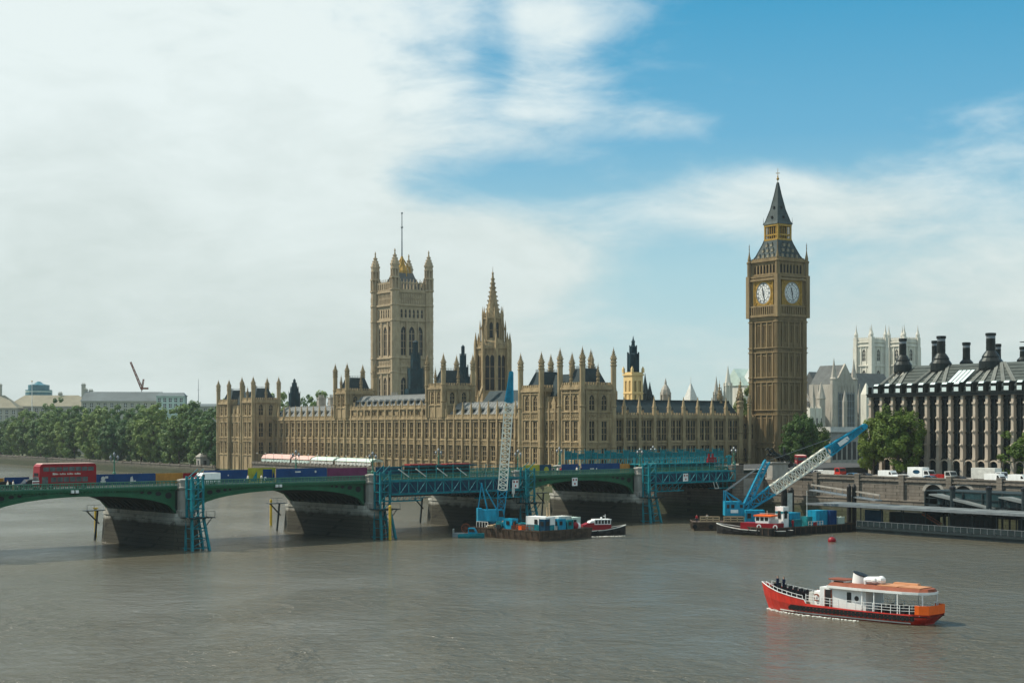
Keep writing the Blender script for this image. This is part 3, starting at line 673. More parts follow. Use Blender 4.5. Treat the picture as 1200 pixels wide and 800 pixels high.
# clock tower -----------------------------------------------------------------------------------------
bb = thing('clock_tower', 'tall stone clock tower with two visible gilt dials and a pointed iron spire', 'clock tower', (px(911.5,491), 491, 0), PA); bb.scale = (.945, .945, 1)
CS = M['clock_stone']; h = 6.0
mb = MB(); zb = [G0, 16.3, 26.6, 36.9, 46.3, 56.0]
def cface(a, b):
    A = Vector(a); B = Vector(b); L = 2*h; ops = []
    for z0, z1 in zip(zb, zb[1:]):
        for i in range(3):
            for s in (-.5, .5): c = 1.9+(L-3.8)*(i+.5)/3+s*1.15; ops.append((c-.26, c+.26, z0+2.4, z1-2.0))
    mb.facade(a, b, G0, 56.4, ops, .55)
    for z in zb[1:]: band(mb, a, b, z-.75, .34, .55); band(mb, a, b, z+.75, .34, .55); spandrels(mb, a, b, z-.6, z+.6, 12)
    for z0, z1 in zip(zb, zb[1:]):
        ribs(mb, A.lerp(B,1.9/L), A.lerp(B,1-1.9/L), z0+.9, z1-.9, 3, .5, .55); ribs(mb, A.lerp(B,1.9/L), A.lerp(B,1-1.9/L), z0+.9, z1-.9, 12, .17, .25)
        band(mb, a, b, z1-1.75, .2, .2)
square_walls(h, cface)
mb.box(-5.4,5.4,-5.4,5.4,G0,56)
for x, y in ((-h,-h),(h,-h),(h,h),(-h,h)):
    mb.box(x-.75,x+.75,y-.75,y+.75,G0,57)
    for s in (-.62, 0, .62): mb.box(x+s-.12,x+s+.12,y-.9,y+.9,G0,56); mb.box(x-.9,x+.9,y+s-.12,y+s+.12,G0,56)
    for z in zb[1:]: mb.box(x-1.05,x+1.05,y-1.05,y+1.05,z-.9,z-.55); mb.box(x-1.05,x+1.05,y-1.05,y+1.05,z+.55,z+.9)
mb.build('shaft', CS, bb)
# clock stage, corbelled out
H2 = 6.75; mb = MB(); mb.fr(-h-.6,h+.6,-h-.6,h+.6,55.6,-H2-.2,H2+.2,-H2-.2,H2+.2,57.0); mb.box(-H2+.3,H2-.3,-H2+.3,H2-.3,57,69.0)
def sface(a, b):
    A = Vector(a); B = Vector(b); band(mb, a, b, 57.2, .7, .55); band(mb, a, b, 60.2, .5, .45); band(mb, a, b, 68.6, .6, .55)
    ribs(mb, A.lerp(B,.12), A.lerp(B,.88), 57.5, 60, 10, .42, .5); band(mb, a, b, 69.6, .4, .35)
    ribs(mb, A.lerp(B,.12), A.lerp(B,.88), 68.9, 69.6, 14, .3, .3)
square_walls(H2, sface)
for x, y in ((-H2,-H2),(H2,-H2),(H2,H2),(-H2,H2)): mb.box(x-.8,x+.8,y-.8,y+.8,56.6,70.)
mb.build('clock_stage', CS, bb)
# dial: opal disc, gilt surround, Roman numerals and hands at 11.28
def dial():
    mb = MB(); n = 48; rr = 3.55
    mb.box(-4.5,4.5,-.05,.2,-4.15,4.15, 1)
    for s in (-1, 1):
        mb.box(-4.6,4.6,-.3,.1,s*4.15-.22,s*4.15+.22,1); mb.box(s*4.4-.2,s*4.4+.2,-.3,.1,-4.15,4.15,1)
        for t_ in (-1, 1):
            for k in range(3): mb.ball((s*(3.3+.33*k), -.1, t_*(2.9+.33*k)), .26, 1, 6)
    ring = lambda r0, r1, y0, mi: mb.add([(r*math.cos(2*math.pi*i/n), y0, r*math.sin(2*math.pi*i/n)) for r in (r0, r1) for i in range(n)], [(i, n+i, n+(i+1) % n, (i+1) % n) for i in range(n)], mi)
    mb.add([(rr*math.cos(-2*math.pi*i/n), -.12, rr*math.sin(-2*math.pi*i/n)) for i in range(n)], [tuple(range(n))[::-1]], 0)
    ring(rr-.08, rr+.34, -.30, 1); ring(rr-.2, rr-.06, -.16, 2); ring(2.28, 2.42, -.16, 2); ring(rr-.52, rr-.46, -.15, 2); ring(.5,.58,-.15,2); ring(1.55,1.6,-.15,2)
    for i in range(48):
        a = 2*math.pi*i/48; mb.bar((3.06*math.sin(a), -.17, 3.06*math.cos(a)), (3.4*math.sin(a), -.17, 3.4*math.cos(a)), .07, .03, 2)
    for i in range(12):
        a = 2*math.pi*(i+.5)/12; mb.bar((.6*math.sin(a),-.15,.6*math.cos(a)),(2.28*math.sin(a),-.15,2.28*math.cos(a)),.05,.03,2)
    for i, num in enumerate(('XII','I','II','III','IV','V','VI','VII','VIII','IX','X','XI')):
        a = 2*math.pi*i/12; er = Vector((math.sin(a),0,math.cos(a))); et = Vector((math.cos(a),0,-math.sin(a)))
        wd_ = {'I': .2, 'V': .42, 'X': .42}; tot = sum(wd_[c] for c in num); u = -tot/2
        P = lambda t, r: tuple(er*r + et*t + Vector((0,-.18,0)))
        for c in num:
            w_ = wd_[c]
            if c == 'I': mb.bar(P(u+w_/2, 2.5), P(u+w_/2, 2.98), .09, .03, 2)
            if c == 'V': mb.bar(P(u, 2.98), P(u+w_/2, 2.5), .09, .03, 2); mb.bar(P(u+w_, 2.98), P(u+w_/2, 2.5), .06, .03, 2)
            if c == 'X': mb.bar(P(u, 2.98), P(u+w_, 2.5), .09, .03, 2); mb.bar(P(u+w_, 2.98), P(u, 2.5), .06, .03, 2)
            u += w_
    return mb
def hands():
    mb = MB()
    for ang, l, w0 in ((344, 1.95, .42), (168, 3.05, .24)):
        a = R(ang); er = Vector((math.sin(a),0,math.cos(a))); mb.bar(tuple(er*-.6+Vector((0,-.26,0))), tuple(er*l*.75+Vector((0,-.26,0))), w0, .05)
        mb.bar(tuple(er*l*.7+Vector((0,-.26,0))), tuple(er*l+Vector((0,-.26,0))), w0*.5, .05)
    mb.lathe(0,0,[(.01,0)],3); return mb
d0 = None
for k in range(4):
    ang = k*math.pi/2; off = H2-.25; v = Vector((math.sin(ang)*off, -math.cos(ang)*off, 64.35))
    if d0 is None:
        d0 = dial().build('clock_dial', [M['opal'], M['gold'], M['black']], bb, v, ang); h0 = hands().build('clock_hands', M['black'], d0)
    else: c = inst(d0, bb, v, ang); inst(h0, c, (0,0,0))
# belfry
H3 = 6.25; mb = MB(); sp = []
def bface(a, b):
    global sp
    L = 2*H3; ops = [(1.0+(L-2)*(i+.5)/7-.48, 1.0+(L-2)*(i+.5)/7+.48, 70.6, 73.4) for i in range(7)]
    sp += mb.facade(a, b, 69.5, 74.8, ops, .9); band(mb, a, b, 74.6, .6, .55); band(mb, a, b, 70.1, .3, .3); crenel(mb, a, b, 74.9, .7, .9)
square_walls(H3, bface); mb.build('belfry', CS, bb); put_windows(bb, sp, 1, 1, stone='clock_stone', name='louvre', glass='black')
for x, y in ((-H2,-H2),(H2,-H2),(H2,H2),(-H2,H2)):
    t_ = MB(); t_.lathe(0,0,[(.75,0),(.75,4.6),(.95,4.9),(.95,5.3),(.6,5.5),(.62,6.2),(.3,7.6),(.1,9),(.18,9.2),(.05,11.2)],8); t_.box(-.04,.04,-.4,.4,10.4,10.5)
    t_.build('corner_pinnacle', CS, bb, (x, y, 69.3))
# iron roof with little dormers, gilt lantern, spire
mb = MB(); st = [(5.95,75.2),(5.2,76.4),(4.45,78.2),(3.7,80.0),(3.25,81.4)]
for (a, z0), (b, z1) in zip(st, st[1:]): mb.fr(-a,a,-a,a,z0,-b,b,-b,b,z1)
for k in range(4):
    ang = k*math.pi/2; ca, sa = math.cos(ang), math.sin(ang)
    for (z, r, n) in ((76.1,5.35,4),(77.9,4.55,3),(79.6,3.85,2)):
        for i in range(n):
            t_ = (i-(n-1)/2)*2.2; c = (ca*t_+sa*(r), sa*t_-ca*(r)); mb.box(c[0]-.42,c[0]+.42,c[1]-.42,c[1]+.42,z-.4,z+.55,1); mb.fr(c[0]-.5,c[0]+.5,c[1]-.5,c[1]+.5,z+.55,c[0]-.03,c[0]+.03,c[1]-.03,c[1]+.03,z+1.2)
    for s in (-1, 1):
        for (a, z0), (b, z1) in zip(st, st[1:]): mb.bar((ca*s*a+sa*a, sa*s*a-ca*a, z0+.1), (ca*s*b+sa*b, sa*s*b-ca*b, z1+.1), .24)
mb.build('roof', [M['roof_lead'], M['office_roof']], bb)
mb = MB(); H4 = 2.95; mb.box(-3.3,3.3,-3.3,3.3,81.3,81.9); mb.box(-3.3,3.3,-3.3,3.3,85.8,86.5)
for x, y in ((-1,-1),(1,-1),(1,1),(-1,1)): mb.box(x*H4-.3,x*H4+.3,y*H4-.3,y*H4+.3,81.9,85.8)
for k in range(4):
    ang = k*math.pi/2; ca, sa = math.cos(ang), math.sin(ang)
    for i in range(1, 6):
        t_ = -H4+2*H4*i/6; mb.bar((ca*t_+sa*H4, sa*t_-ca*H4, 81.9), (ca*t_+sa*H4, sa*t_-ca*H4, 85.8), .24)
    mb.bar((ca*-H4+sa*H4, sa*-H4-ca*H4, 83.1), (ca*H4+sa*H4, sa*H4-ca*H4, 83.1), .2, .5)
mb.build('lantern', M['gold'], bb); mb = MB(); mb.box(-2.3,2.3,-2.3,2.3,81.9,85.8); mb.build('lantern_core', M['black'], bb)
mb = MB(); mb.fr(-3.5,3.5,-3.5,3.5,86.5,-3.0,3.0,-3.0,3.0,87.4); mb.fr(-3,3,-3,3,87.4,-1.75,1.75,-1.75,1.75,91.5); mb.fr(-1.75,1.75,-1.75,1.75,91.5,-.85,.85,-.85,.85,96); mb.fr(-.85,.85,-.85,.85,96,-.18,.18,-.18,.18,100)
for x, y in ((-1,-1),(1,-1),(1,1),(-1,1)):
    for (a, z0), (b, z1) in (((3.5,86.5),(3.,87.4)),((3,87.4),(1.75,91.5)),((1.75,91.5),(.85,96)),((.85,96),(.18,100))): mb.bar((x*a,y*a,z0+.05),(x*b,y*b,z1+.05),.2,.2)
    mb.tube((x*3.4,y*3.4,86.5),(x*3.4,y*3.4,88.8),.09,.03,5)
for k in range(4):
    ang = k*math.pi/2; ca, sa = math.cos(ang), math.sin(ang)
    for z, r in ((88.6,2.7),(91.8,1.75)): mb.box(sa*r-.3,sa*r+.3,-ca*r-.3,-ca*r+.3,z-.3,z+.5,1)
mb.build('spire', [M['roof_lead'], M['black']], bb)
mb = MB(); mb.tube((0,0,100),(0,0,104.6),.13,.06,6); mb.ball((0,0,101.2),.5,0,8); mb.bar((-.8,0,103),(.8,0,103),.13); mb.bar((0,-.8,103),(0,.8,103),.13); mb.ball((0,0,102),.28); mb.build('finial', M['gold'], bb)

# smaller turrets over the roofs ------------------------------------------------------------------------
def wrapped(x, d, y_top, half, z0, label, base=None, name='vent_turret', m='scaffold_sheet', steps=(1,.72,.42,.2), fs=(.0,.62,.82,.94), n=8):
    t = thing(name, label, 'turret', (px(x,d), d, z0), PA); H_ = zz(y_top, d)-z0; mb = MB()
    for k, (s_, f) in enumerate(zip(steps, fs)):
        f1 = fs[k+1] if k+1 < len(fs) else 1.
        r = half*s_; mb.lathe(0,0,[(r,H_*f),(r,H_*f1)],n)
        if k == len(steps)-1: mb.lathe(0,0,[(r,H_),(r*1.4,H_+.3),(.05,H_+1.4)],n)
        for j in range(n):
            a = math.pi/n+j*2*math.pi/n; mb.bar((r*1.05*math.cos(a),r*1.05*math.sin(a),H_*f),(r*1.05*math.cos(a),r*1.05*math.sin(a),H_*f1+.8),.16)
        z = H_*f
        while z < H_*f1: mb.lathe(0,0,[(r*1.06,z),(r*1.06,z+.12)],n); z += 2.0
    mb.build('tower', M[m], t); return t
wrapped(487, 640, 402, 4.6, 24, 'broad dark wrapped turret standing in front of the flag tower', fs=(0,.42,.68,.86))
wrapped(542.5, 570, 408, 2.6, 28, 'dark wrapped turret peeping over the small middle tower near the spire', fs=(0,.55,.7,.88))
wrapped(345, 665, 447, 2.3, 24, 'dark wrapped turret above the left part of the river front roof', fs=(0,.72,.84,.93))
t = thing('vent_tower', 'cream stone tower with a dark wrapped top behind the shaded range', 'tower', (px(742,490), 490, 0), PA)
mb = MB(); sp = []; h5 = 2.2
def yface(a, b):
    global sp
    sp += mb.facade(a, b, 22, 39.4, [(.75,1.75,29.6,32.2),(2.65,3.65,29.6,32.2),(.75,1.75,33.2,36.6),(2.65,3.65,33.2,36.6)], .5)
    band(mb, a, b, 38.6, .5, .3); band(mb, a, b, 28.2, .5, .3); band(mb, a, b, 32.7, .3, .15)
square_walls(h5, yface); mb.build('wall', M['yellow_stone'], t); put_windows(t, sp, 2, 1, False, stone='yellow_stone')
for x, y in ((-h5,-h5),(h5,-h5),(h5,h5),(-h5,h5)): q = MB(); q.box(-.35,.35,-.35,.35,0,1.2); q.fr(-.35,.35,-.35,.35,1.2,-.06,.06,-.06,.06,2.0); q.build('pinnacle', M['yellow_stone'], t, (x,y,39.2))
mb = MB(); mb.lathe(0,0,[(1.8,39.4),(1.8,45.0),(1.5,45.4),(1.15,45.5),(1.1,47.5),(.6,47.8),(.55,49),(.7,49.1),(.25,49.9),(.05,51)],8)
for j in range(8):
    a = math.pi/8+j*math.pi/4; mb.bar((1.85*math.cos(a),1.85*math.sin(a),39.4),(1.85*math.cos(a),1.85*math.sin(a),45.8),.25); mb.bar((1.15*math.cos(a),1.15*math.sin(a),45),(1.15*math.cos(a),1.15*math.sin(a),48),.2)
mb.build('wrapped_top', M['scaffold_sheet'], t)
def spirelet(x, d, y_base, y_top, half, label, m='grey_stone', name='roof_turret', onion=False, drop=12):
    t = thing(name, label, 'turret', (px(x,d), d, 0), PA); z0, z1 = zz(y_base, d), zz(y_top, d); H_ = z1-z0; mb = MB()
    if onion: prof = [(half*.95,z0-drop),(half*.95,z0),(half*1.15,z0+.1),(half*1.1,z0+H_*.12),(half*.95,z0+H_*.32),(half*.6,z0+H_*.5),(half*.22,z0+H_*.66),(half*.28,z0+H_*.7),(.05,z1)]
    else: prof = [(half*.9,z0-drop),(half*.9,z0),(half*1.15,z0+.05*H_),(half*.95,z0+.08*H_),(half*.3,z0+H_*.68),(.05,z1)]
    mb.lathe(0,0,prof,8)
    for j in range(8):
        a = math.pi/8+j*math.pi/4; mb.bar((half*1.02*math.cos(a),half*1.02*math.sin(a),z0-drop),(half*1.02*math.cos(a),half*1.02*math.sin(a),z0+H_*.18),half*.22)
    mb.build('turret', M[m], t); return t
spirelet(780, 500, 463, 443, 1.6, 'small domed stone turret just right of the cream vent tower', onion=True)
spirelet(756, 520, 462, 437, 1.3, 'dark thin spire close against the right side of the cream vent tower', 'dark_slate')
spirelet(761.5, 520, 466, 447, 1.2, 'stubby dark spire second to the right of the cream vent tower', 'dark_slate')
spirelet(720.5, 520, 462, 440, .8, 'thin pale spire in the gap between end pavilion and cream vent tower', 'palace_stone')
spirelet(853, 640, 453, 428, 1.7, 'pale stone spire with round openings near the clock tower', 'abbey_stone')
spirelet(839.5, 640, 463, 441, 1.3, 'slim grey spire, left of the pale one near the clock tower', 'grey_stone')
spirelet(845.5, 640, 466, 453, .7, 'tiny grey spire between two larger ones near the clock tower', 'grey_stone')
spirelet(303, 780, 474, 455, 3.0, 'faint pointed turret roof above trees behind the far end of the palace', 'office_slate')
for x, d, w, yb, yt, lab in ((809.5,560,2.0,468,449,'bright white pyramid roof above the shaded range'),):
    t = thing('pyramid_roof', lab, 'roof', (px(x,d), d, 0), PA); mb = MB(); z0, z1 = zz(yb,d), zz(yt,d)
    mb.box(-w,w,-w,w,z0-12,z0); mb.fr(-w*.95,w*.95,-w*.95,w*.95,z0,-.15,.15,-.15,.15,z1); mb.tube((0,0,z1-.2),(0,0,z1+2.4),.1,.04,5); mb.build('roof', M['dirty_white'], t)
# blocks of the palace behind, for the roofs that show over the ranges
mb = MB(); mb.box(36, 62, 40, 190, G0, 25.5); mb.box(20, 60, 22, 60, G0, 27.0); mb.box(36,120,60,64,G0,24)
t = pthing('palace_inner_block', 'pale inner palace blocks whose parapets show above the shaded range', 'palace'); mb.build('wall', M['pale_stone'], t)
mb = MB()
for a, b, c, e, zt in ((21,34,60,90,34.5),(44,58,70,120,35.5)):
    mb.add([(a,c,26),(b,c,26),(b,e,26),(a,e,26),((a+b)/2,c,zt),((a+b)/2,e,zt)], [(3,0,4,5),(1,2,5,4),(0,1,4),(2,3,5)])
mb.build('roof', M['dark_slate'], t)
for i, (x, yy) in enumerate(((22.,118.),(24.,150.),(26,192),(24,200),(23,208),(40,60),(40,45))):
    mb = MB(); mb.box(-1.6,1.6,-1.0,1.0,0,9.5); mb.box(-1.8,1.8,-1.2,1.2,9.5,10); [mb.lathe(-1.1+.73*k,0,[(.28,10),(.22,11.2)],6) for k in range(4)]
    mb.build('chimney', M['grey_stone'], t, (x, yy, 24))
# ------------------------------------------------------------------ the bridge
BA = R(42); BO = Vector((-59.1, 277)); BC, BS = math.cos(BA), math.sin(BA)
def bl(t, y): return (BO.x+BC*t-BS*y, BO.y+BS*t+BC*y)
def bt(x, y=0.):                                   # bridge chainage whose point at offset y shows in photo column x
    k = (x-600)/1800; return (k*(BO.y+BC*y)-BO.x+BS*y)/(BC-k*BS)
PIERS = [-79., -39.5, 0., 41.9, 80.8, 119.]; ABUT = 152.7; BWID = 26.; DK = 11.2; PT = 12.4
br = thing('river_bridge', 'long green arched iron bridge on stone piers crossing the river', 'bridge', (BO.x, BO.y, 0), BA)
mb = MB(); mb.box(PIERS[0], ABUT+25, .35, BWID-.35, 10.5, DK-.004); mb.build('deck', M['bridge_shade'], br)
mb = MB(); mb.box(PIERS[0], ABUT+60, 3.2, BWID-3.2, DK-.004, DK+.004); mb.build('road', M['asphalt'], br)
mb = MB(); mb.box(PIERS[0], ABUT+25, .5, 3.2, DK-.002, DK+.13); mb.box(PIERS[0], ABUT+25, BWID-3.2, BWID-.5, DK-.002, DK+.13); mb.build('footway', M['pavement'], br)
mb = MB()
for k in range(58): mb.box(PIERS[0]+2+k*4, PIERS[0]+4+k*4, BWID/2-.07, BWID/2+.07, DK+.006, DK+.009)
mb.build('road_marking', M['white'], br)
ends = PIERS + [ABUT]
def arch_z(f): return 6.5 + 3.55*math.sqrt(max(0., 1-(2*f-1)**2))**.92
NA = 28
for i in range(len(ends)-1):
    a = ends[i]+1.9; b = ends[i+1]-1.9; L = b-a
    cur = [(a+L*k/NA, arch_z(k/NA)) for k in range(NA+1)]
    for yy, nm in ((.0, 'spandrel'), (BWID-.5, 'spandrel')):
        mb = MB()
        for (x0, z0), (x1, z1) in zip(cur, cur[1:]):           # fascia plate over the arch
            s_ = 1 if yy == 0 else -1; y0, y1 = (yy, yy+.5)
            mb.add([(x0,y0,z0+.02),(x1,y0,z1+.02),(x1,y0,10.9),(x0,y0,10.9),(x0,y1,z0+.02),(x1,y1,z1+.02),(x1,y1,10.9),(x0,y1,10.9)],
                   [(0,1,2,3),(7,6,5,4),(0,4,5,1)])
        # moulded arch rib edge, proud of the plate
            e = -.28 if yy == 0 else .28
            mb.add([(x0,y0+e,z0),(x1,y0+e,z1),(x1,y0+e,z1+.75),(x0,y0+e,z0+.75),(x0,y1+e,z0),(x1,y1+e,z1),(x1,y1+e,z1+.75),(x0,y1+e,z0+.75)],
                   [(0,1,2,3),(3,2,6,7),(0,4,5,1),(7,6,5,4)], 1)
        for side in (0, 1):                                     # roundels shrinking towards the crown; black discs paint the shade of their holes
            f = 0.
            for rr, sh in ((.95,'o'),(.86,'o'),(.72,'o'),(.55,'o'),(.4,'o')):
                f += rr*1.12; xx = a+f+.25 if side == 0 else b-f-.25; fz = arch_z(abs(xx-a)/L); zc = (fz+.75+10.8)/2; hz = (10.8-fz-.75)/2*.78; f += rr*1.12
                if hz < .25: continue
                n = 14; yo = -.06 if yy == 0 else BWID+.06; R_ = [(1.0, .0), (.74, 0)]
                vo = [(xx+rr*k_*math.cos(2*math.pi*j/n), yo, zc+min(hz, rr*1.6)*k_*math.sin(2*math.pi*j/n)) for k_ in (1., .72) for j in range(n)]
                mb.add(vo, [(j, (j+1) % n, n+(j+1) % n, n+j) for j in range(n)], 1)
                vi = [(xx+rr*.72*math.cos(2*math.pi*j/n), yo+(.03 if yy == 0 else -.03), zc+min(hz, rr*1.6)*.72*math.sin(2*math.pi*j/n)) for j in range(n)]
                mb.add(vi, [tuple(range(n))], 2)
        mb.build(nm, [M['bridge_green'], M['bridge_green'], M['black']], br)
    mb = MB()
    for k in range(13):                                         # iron ribs below the deck
        y = 1.6+k*(BWID-3.2)/12
        for (x0, z0), (x1, z1) in zip(cur[::2], cur[2::2]):
            mb.add([(x0,y-.16,z0),(x1,y-.16,z1),(x1,y-.16,z1+.9),(x0,y-.16,z0+.9),(x0,y+.16,z0),(x1,y+.16,z1),(x1,y+.16,z1+.9),(x0,y+.16,z0+.9)],
                   [(0,1,2,3),(7,6,5,4),(0,4,5,1)])
            mb.bar((x1, y, z1+.5), (x1, y, 10.5), .14)
    for (x0, z0), (x1, z1) in zip(cur[::2], cur[2::2]): mb.box(x1-.1, x1+.1, .6, BWID-.6, z1+.3, z1+.6)
    mb.build('arch_ribs', M['bridge_shade'], br)
    mb = MB()
    mb.box(a-1.9, b+1.9, -.42, .3, 10.9, 11.15); mb.box(a-1.9, b+1.9, -.3, .2, 11.15, 11.3)
    n = int((L+3.8)/.62)
    for k in range(n):
        x = a-1.9+(k+.5)*.62; mb.box(x-.12, x+.12, -.44, -.30, 10.62, 10.9)
    mb.build('cornice', M['bridge_green'], br)
    mb = MB(); n = int((L+3.)/.8)
    for y in (.0, BWID-.22):
        mb.box(a-1.6, b+1.6, y-.05, y+.27, PT-.18, PT, 0); mb.box(a-1.6, b+1.6, y, y+.22, 11.3, 11.5, 0)
        for k in range(n+1):
            x = a-1.5+(L+3.)*k/n; mb.box(x-.11, x+.11, y+.03, y+.19, 11.5, PT-.18, 0)
            if k < n:
                x += (L+3.)/n/2; mb.box(x-.05, x+.05, y+.05, y+.17, 11.5, PT-.18, 0); mb.box(x-.24, x+.24, y+.05, y+.17, 11.82, 11.93, 0)
    mb.build('parapet', M['bridge_light'], br)
for t in PIERS + [ABUT]:
    mb = MB(); w = 2.0; up = [(t-w,-.4),(t+w,-.4),(t+w,BWID+.4),(t-w,BWID+.4)]
    if t == ABUT:
        mb.box(t-1.9, t+26, -1.2, BWID+1.2, -3, 10.45); mb.box(t-1.9, t+2.4, -1.6, -.1, -3, 12.6); mb.box(t-1.9, t+2.4, BWID+.1, BWID+1.6, -3, 12.6)
        mb.build('abutment', M['quay_stone'], br); continue
    nose = lambda q, k: [(t-w*q,-.2),(t-w*.55*q,-2.6*k),(t,-3.6*k),(t+w*.55*q,-2.6*k),(t+w*q,-.2),(t+w*q,BWID+.2),(t+w*.55*q,BWID+2.6*k),(t,BWID+3.6*k),(t-w*.55*q,BWID+2.6*k),(t-w*q,BWID+.2)]
    p0, p1 = nose(1.32, 1.35), nose(1.0, 1.0); n = len(p0)
    vs = [(x, y, -3) for x, y in p0] + [(x, y, 5.3) for x, y in p1]
    mb.add(vs, [(k, (k+1) % n, n+(k+1) % n, n+k) for k in range(n)])
    mb.prism(nose(1.08, 1.08), 5.3, 5.75); n2 = nose(.96, .55); mb.prism(n2, 5.75, 6.45)
    q = MB(); q.box(t-1.9, t+1.9, .3, BWID-.3, 6.45, 10.45); q.build('pier_core', M['bridge_shade'], br); q = MB()  # upper pier coloured dark to paint the shade between the ribs
    for yc in (-.55, BWID+.55): q.lathe(t, yc, [(1.75,6.0),(1.75,6.95),(1.5,7.1),(1.5,10.7),(1.75,10.9),(1.75,11.2),(1.5,11.3),(1.5,12.2),(1.65,12.3),(1.6,12.55),(.8,12.7)], 8)
    build_split(q, 'pier_turret', M['granite'], br)
    mb.build('pier', M['pier_stone'], br)

# land behind the abutment and the stair down to the quay ------------------------------------------------
mb = MB(); q0, q1 = bl(ABUT+2, -.6), bl(ABUT+2, BWID+.6)
mb.prism([bl(ABUT+20,-1), bl(ABUT+90,-1), bl(ABUT+90,BWID+14), bl(ABUT+20,BWID+14)], 9.504, DK-.006); struct(mb.build('bridge_street', M['asphalt']))

# lamps, hoardings ---------------------------------------------------------------------------------------
def lamp_post():
    l = thing('street_lamp', 'green triple lantern lamp standard on bridge parapet', 'street lamp', group='lamp standards on the bridge'); mb = MB()
    mb.lathe(0,0,[(.34,0),(.34,.5),(.16,.7),(.11,2.6),(.2,2.7),(.09,2.9),(.07,3.6)],8)
    for s in (-1, 1): mb.tube((0,0,2.3),(s*.75,0,2.75),.05,.05,6); mb.tube((s*.75,0,2.75),(s*.75,0,3.0),.05,.05,6)
    mb.build('post', M['bridge_light'], l)
    for x, z in ((0,3.6),(-.75,3.0),(.75,3.0)):
        g = MB(); g.lathe(x,0,[(.12,z),(.27,z+.5),(.27,z+.55),(.12,z+.75),(.04,z+.95)],6); g.build('lantern', M['steel_grey'], l)
    return l
lp = None
where = {0.: 'above the nearest blue pier scaffold', 41.9: 'above the second blue pier scaffold from the bus', 119.: 'above the last pier scaffold before the clock tower'}
for t in PIERS[1:] + [ABUT]:
    for yy in (-.5, BWID+.5):
        x, y = bl(t, yy); side = 'near' if yy < 0 else 'far'
        if yy < 0 and t == 0.: continue
        lab = 'green triple lantern lamp standard on the %s parapet over the %s' % (side, {-39.5:'pier beyond the frame edge',0.:'pier by the red bus',41.9:'second pier from the bus',80.8:'pier behind the lattice crane',119.:'last pier before the bank',ABUT:'bank abutment'}[t])
        if lp is None: lp = lamp_post(); lp.location = (x,y,12.65); lp.rotation_euler.z = BA; lp['label'] = lab
        else: copy_thing(lp, (x,y,12.65), BA, lab)
def hoarding(x0, x1, yoff, h, m, label, marks=()):
    t0, t1 = bt(x0, yoff), bt(x1, yoff); v = bl((t0+t1)/2, yoff); L = abs(t1-t0)/2-.03
    t = thing('hoarding', label, 'hoarding', (*v, DK), BA); mb = MB(); mb.box(-L, L, -.04, .04, .1, h); n = max(1, int(2*L/2.4))
    for k in range(n+1): x = -L+2*L*k/n; mb.box(x-.03, x+.03, -.07, -.03, .1, h)
    mb.build('panel', M[m], t)
    f = MB()
    for k in range(n+1): x = -L+2*L*k/n; f.box(x-.06, x+.06, .05, .15, 0, h+.05); f.bar((x,.1,h*.8),(x,.9,0),.06)
    f.build('prop', M['timber'], t)
    for mi, shapes in marks:
        g = MB()
        for s in shapes:
            if s[0] == 'b': g.box(s[1], s[2], -.085, -.072, s[3], s[4])
            elif s[0] == 'c':
                n_ = 16; g.add([(s[1]+s[3]*math.cos(2*math.pi*j/n_), -.088, s[2]+s[3]*math.sin(2*math.pi*j/n_)) for j in range(n_)], [tuple(range(n_))])
            elif s[0] == 'p': g.add([(x, -.09, z) for x, z in s[1]], [tuple(range(len(s[1])))])
        build_split(g, 'artwork', M[mi], t)
HB = 24.5
hoarding(-70, 4, HB-15, 2.0, 'hoard_orange', 'orange site hoarding at the left edge of the bridge beside a blue one')
hoarding(5, 34, HB-15, 2.1, 'hoard_blue', 'blue hoarding panel between the orange one and the bus front')
hoarding(100, 182, 13, 2.15, 'hoard_blue', 'blue hoarding behind the tail of the red bus with pale figures on it',
         [('dirty_white', [('c',-3.6,1.35,.42),('b',-4.1,-3.1,.45,1.0),('b',-3.2,-2.6,1.4,1.8),('p',[(1.8,.4),(2.6,.5),(2.3,1.7),(1.9,1.5)]),('b',2.6,3.0,.5,.9)])])
hoarding(182.5, 214, 13, 2.1, 'hoard_orange', 'plain orange hoarding between two blue ones just past the bus')
hoarding(214.5, 238, 13, 2.05, 'red', 'red hoarding hung behind the nearest pier scaffold')
hoarding(238.5, 290, 8, 2.6, 'hoard_blue', 'blue hoarding with a pale green wedge behind the white van',
         [('teal_net', [('p',[(5.5,.3),(6.9,.3),(6.9,2.3)])]), ('dirty_white', [('c',.5,1.6,.14)])])
hoarding(290.5, 323, 8, 2.9, 'hoard_yellow', 'yellow hoarding split by a navy panel with a white swirl',
         [('hoard_blue', [('b',.2,2.3,.4,2.6),('p',[(2.3,.5),(3.2,.5),(2.5,2.2)])]), ('white', [('c',.7,.8,.35),('b',.8,1.9,.7,.95),('c',-4.1,.7,.2)])])
hoarding(323.5, 383, 6, 2.7, 'hoard_blue', 'dark blue hoarding with two small white marks before the magenta one', [('dirty_white', [('b',-1.6,-.3,1.9,2.15),('c',3.2,2.0,.22)])])
hoarding(383.5, 430, 6, 2.6, 'hoard_magenta', 'magenta hoarding along the parapet left of the second pier scaffold')
hoarding(440, 470, 7, 2.6, 'deep_blue', 'short royal blue hoarding above the left end of the long truss platform')
hoarding(613, 632, 7, 2.3, 'hoard_yellow', 'yellow green hoarding above the open arch beside the crane boom')
hoarding(632.5, 646, 7, 2.3, 'deep_blue', 'navy hoarding with a yellow disc above the open arch', [('hoard_yellow', [('c',.2,1.1,.75)])])
hoarding(658, 678, 7, 2.3, 'hoard_blue', 'bright blue hoarding above the three dot sign of the open arch')
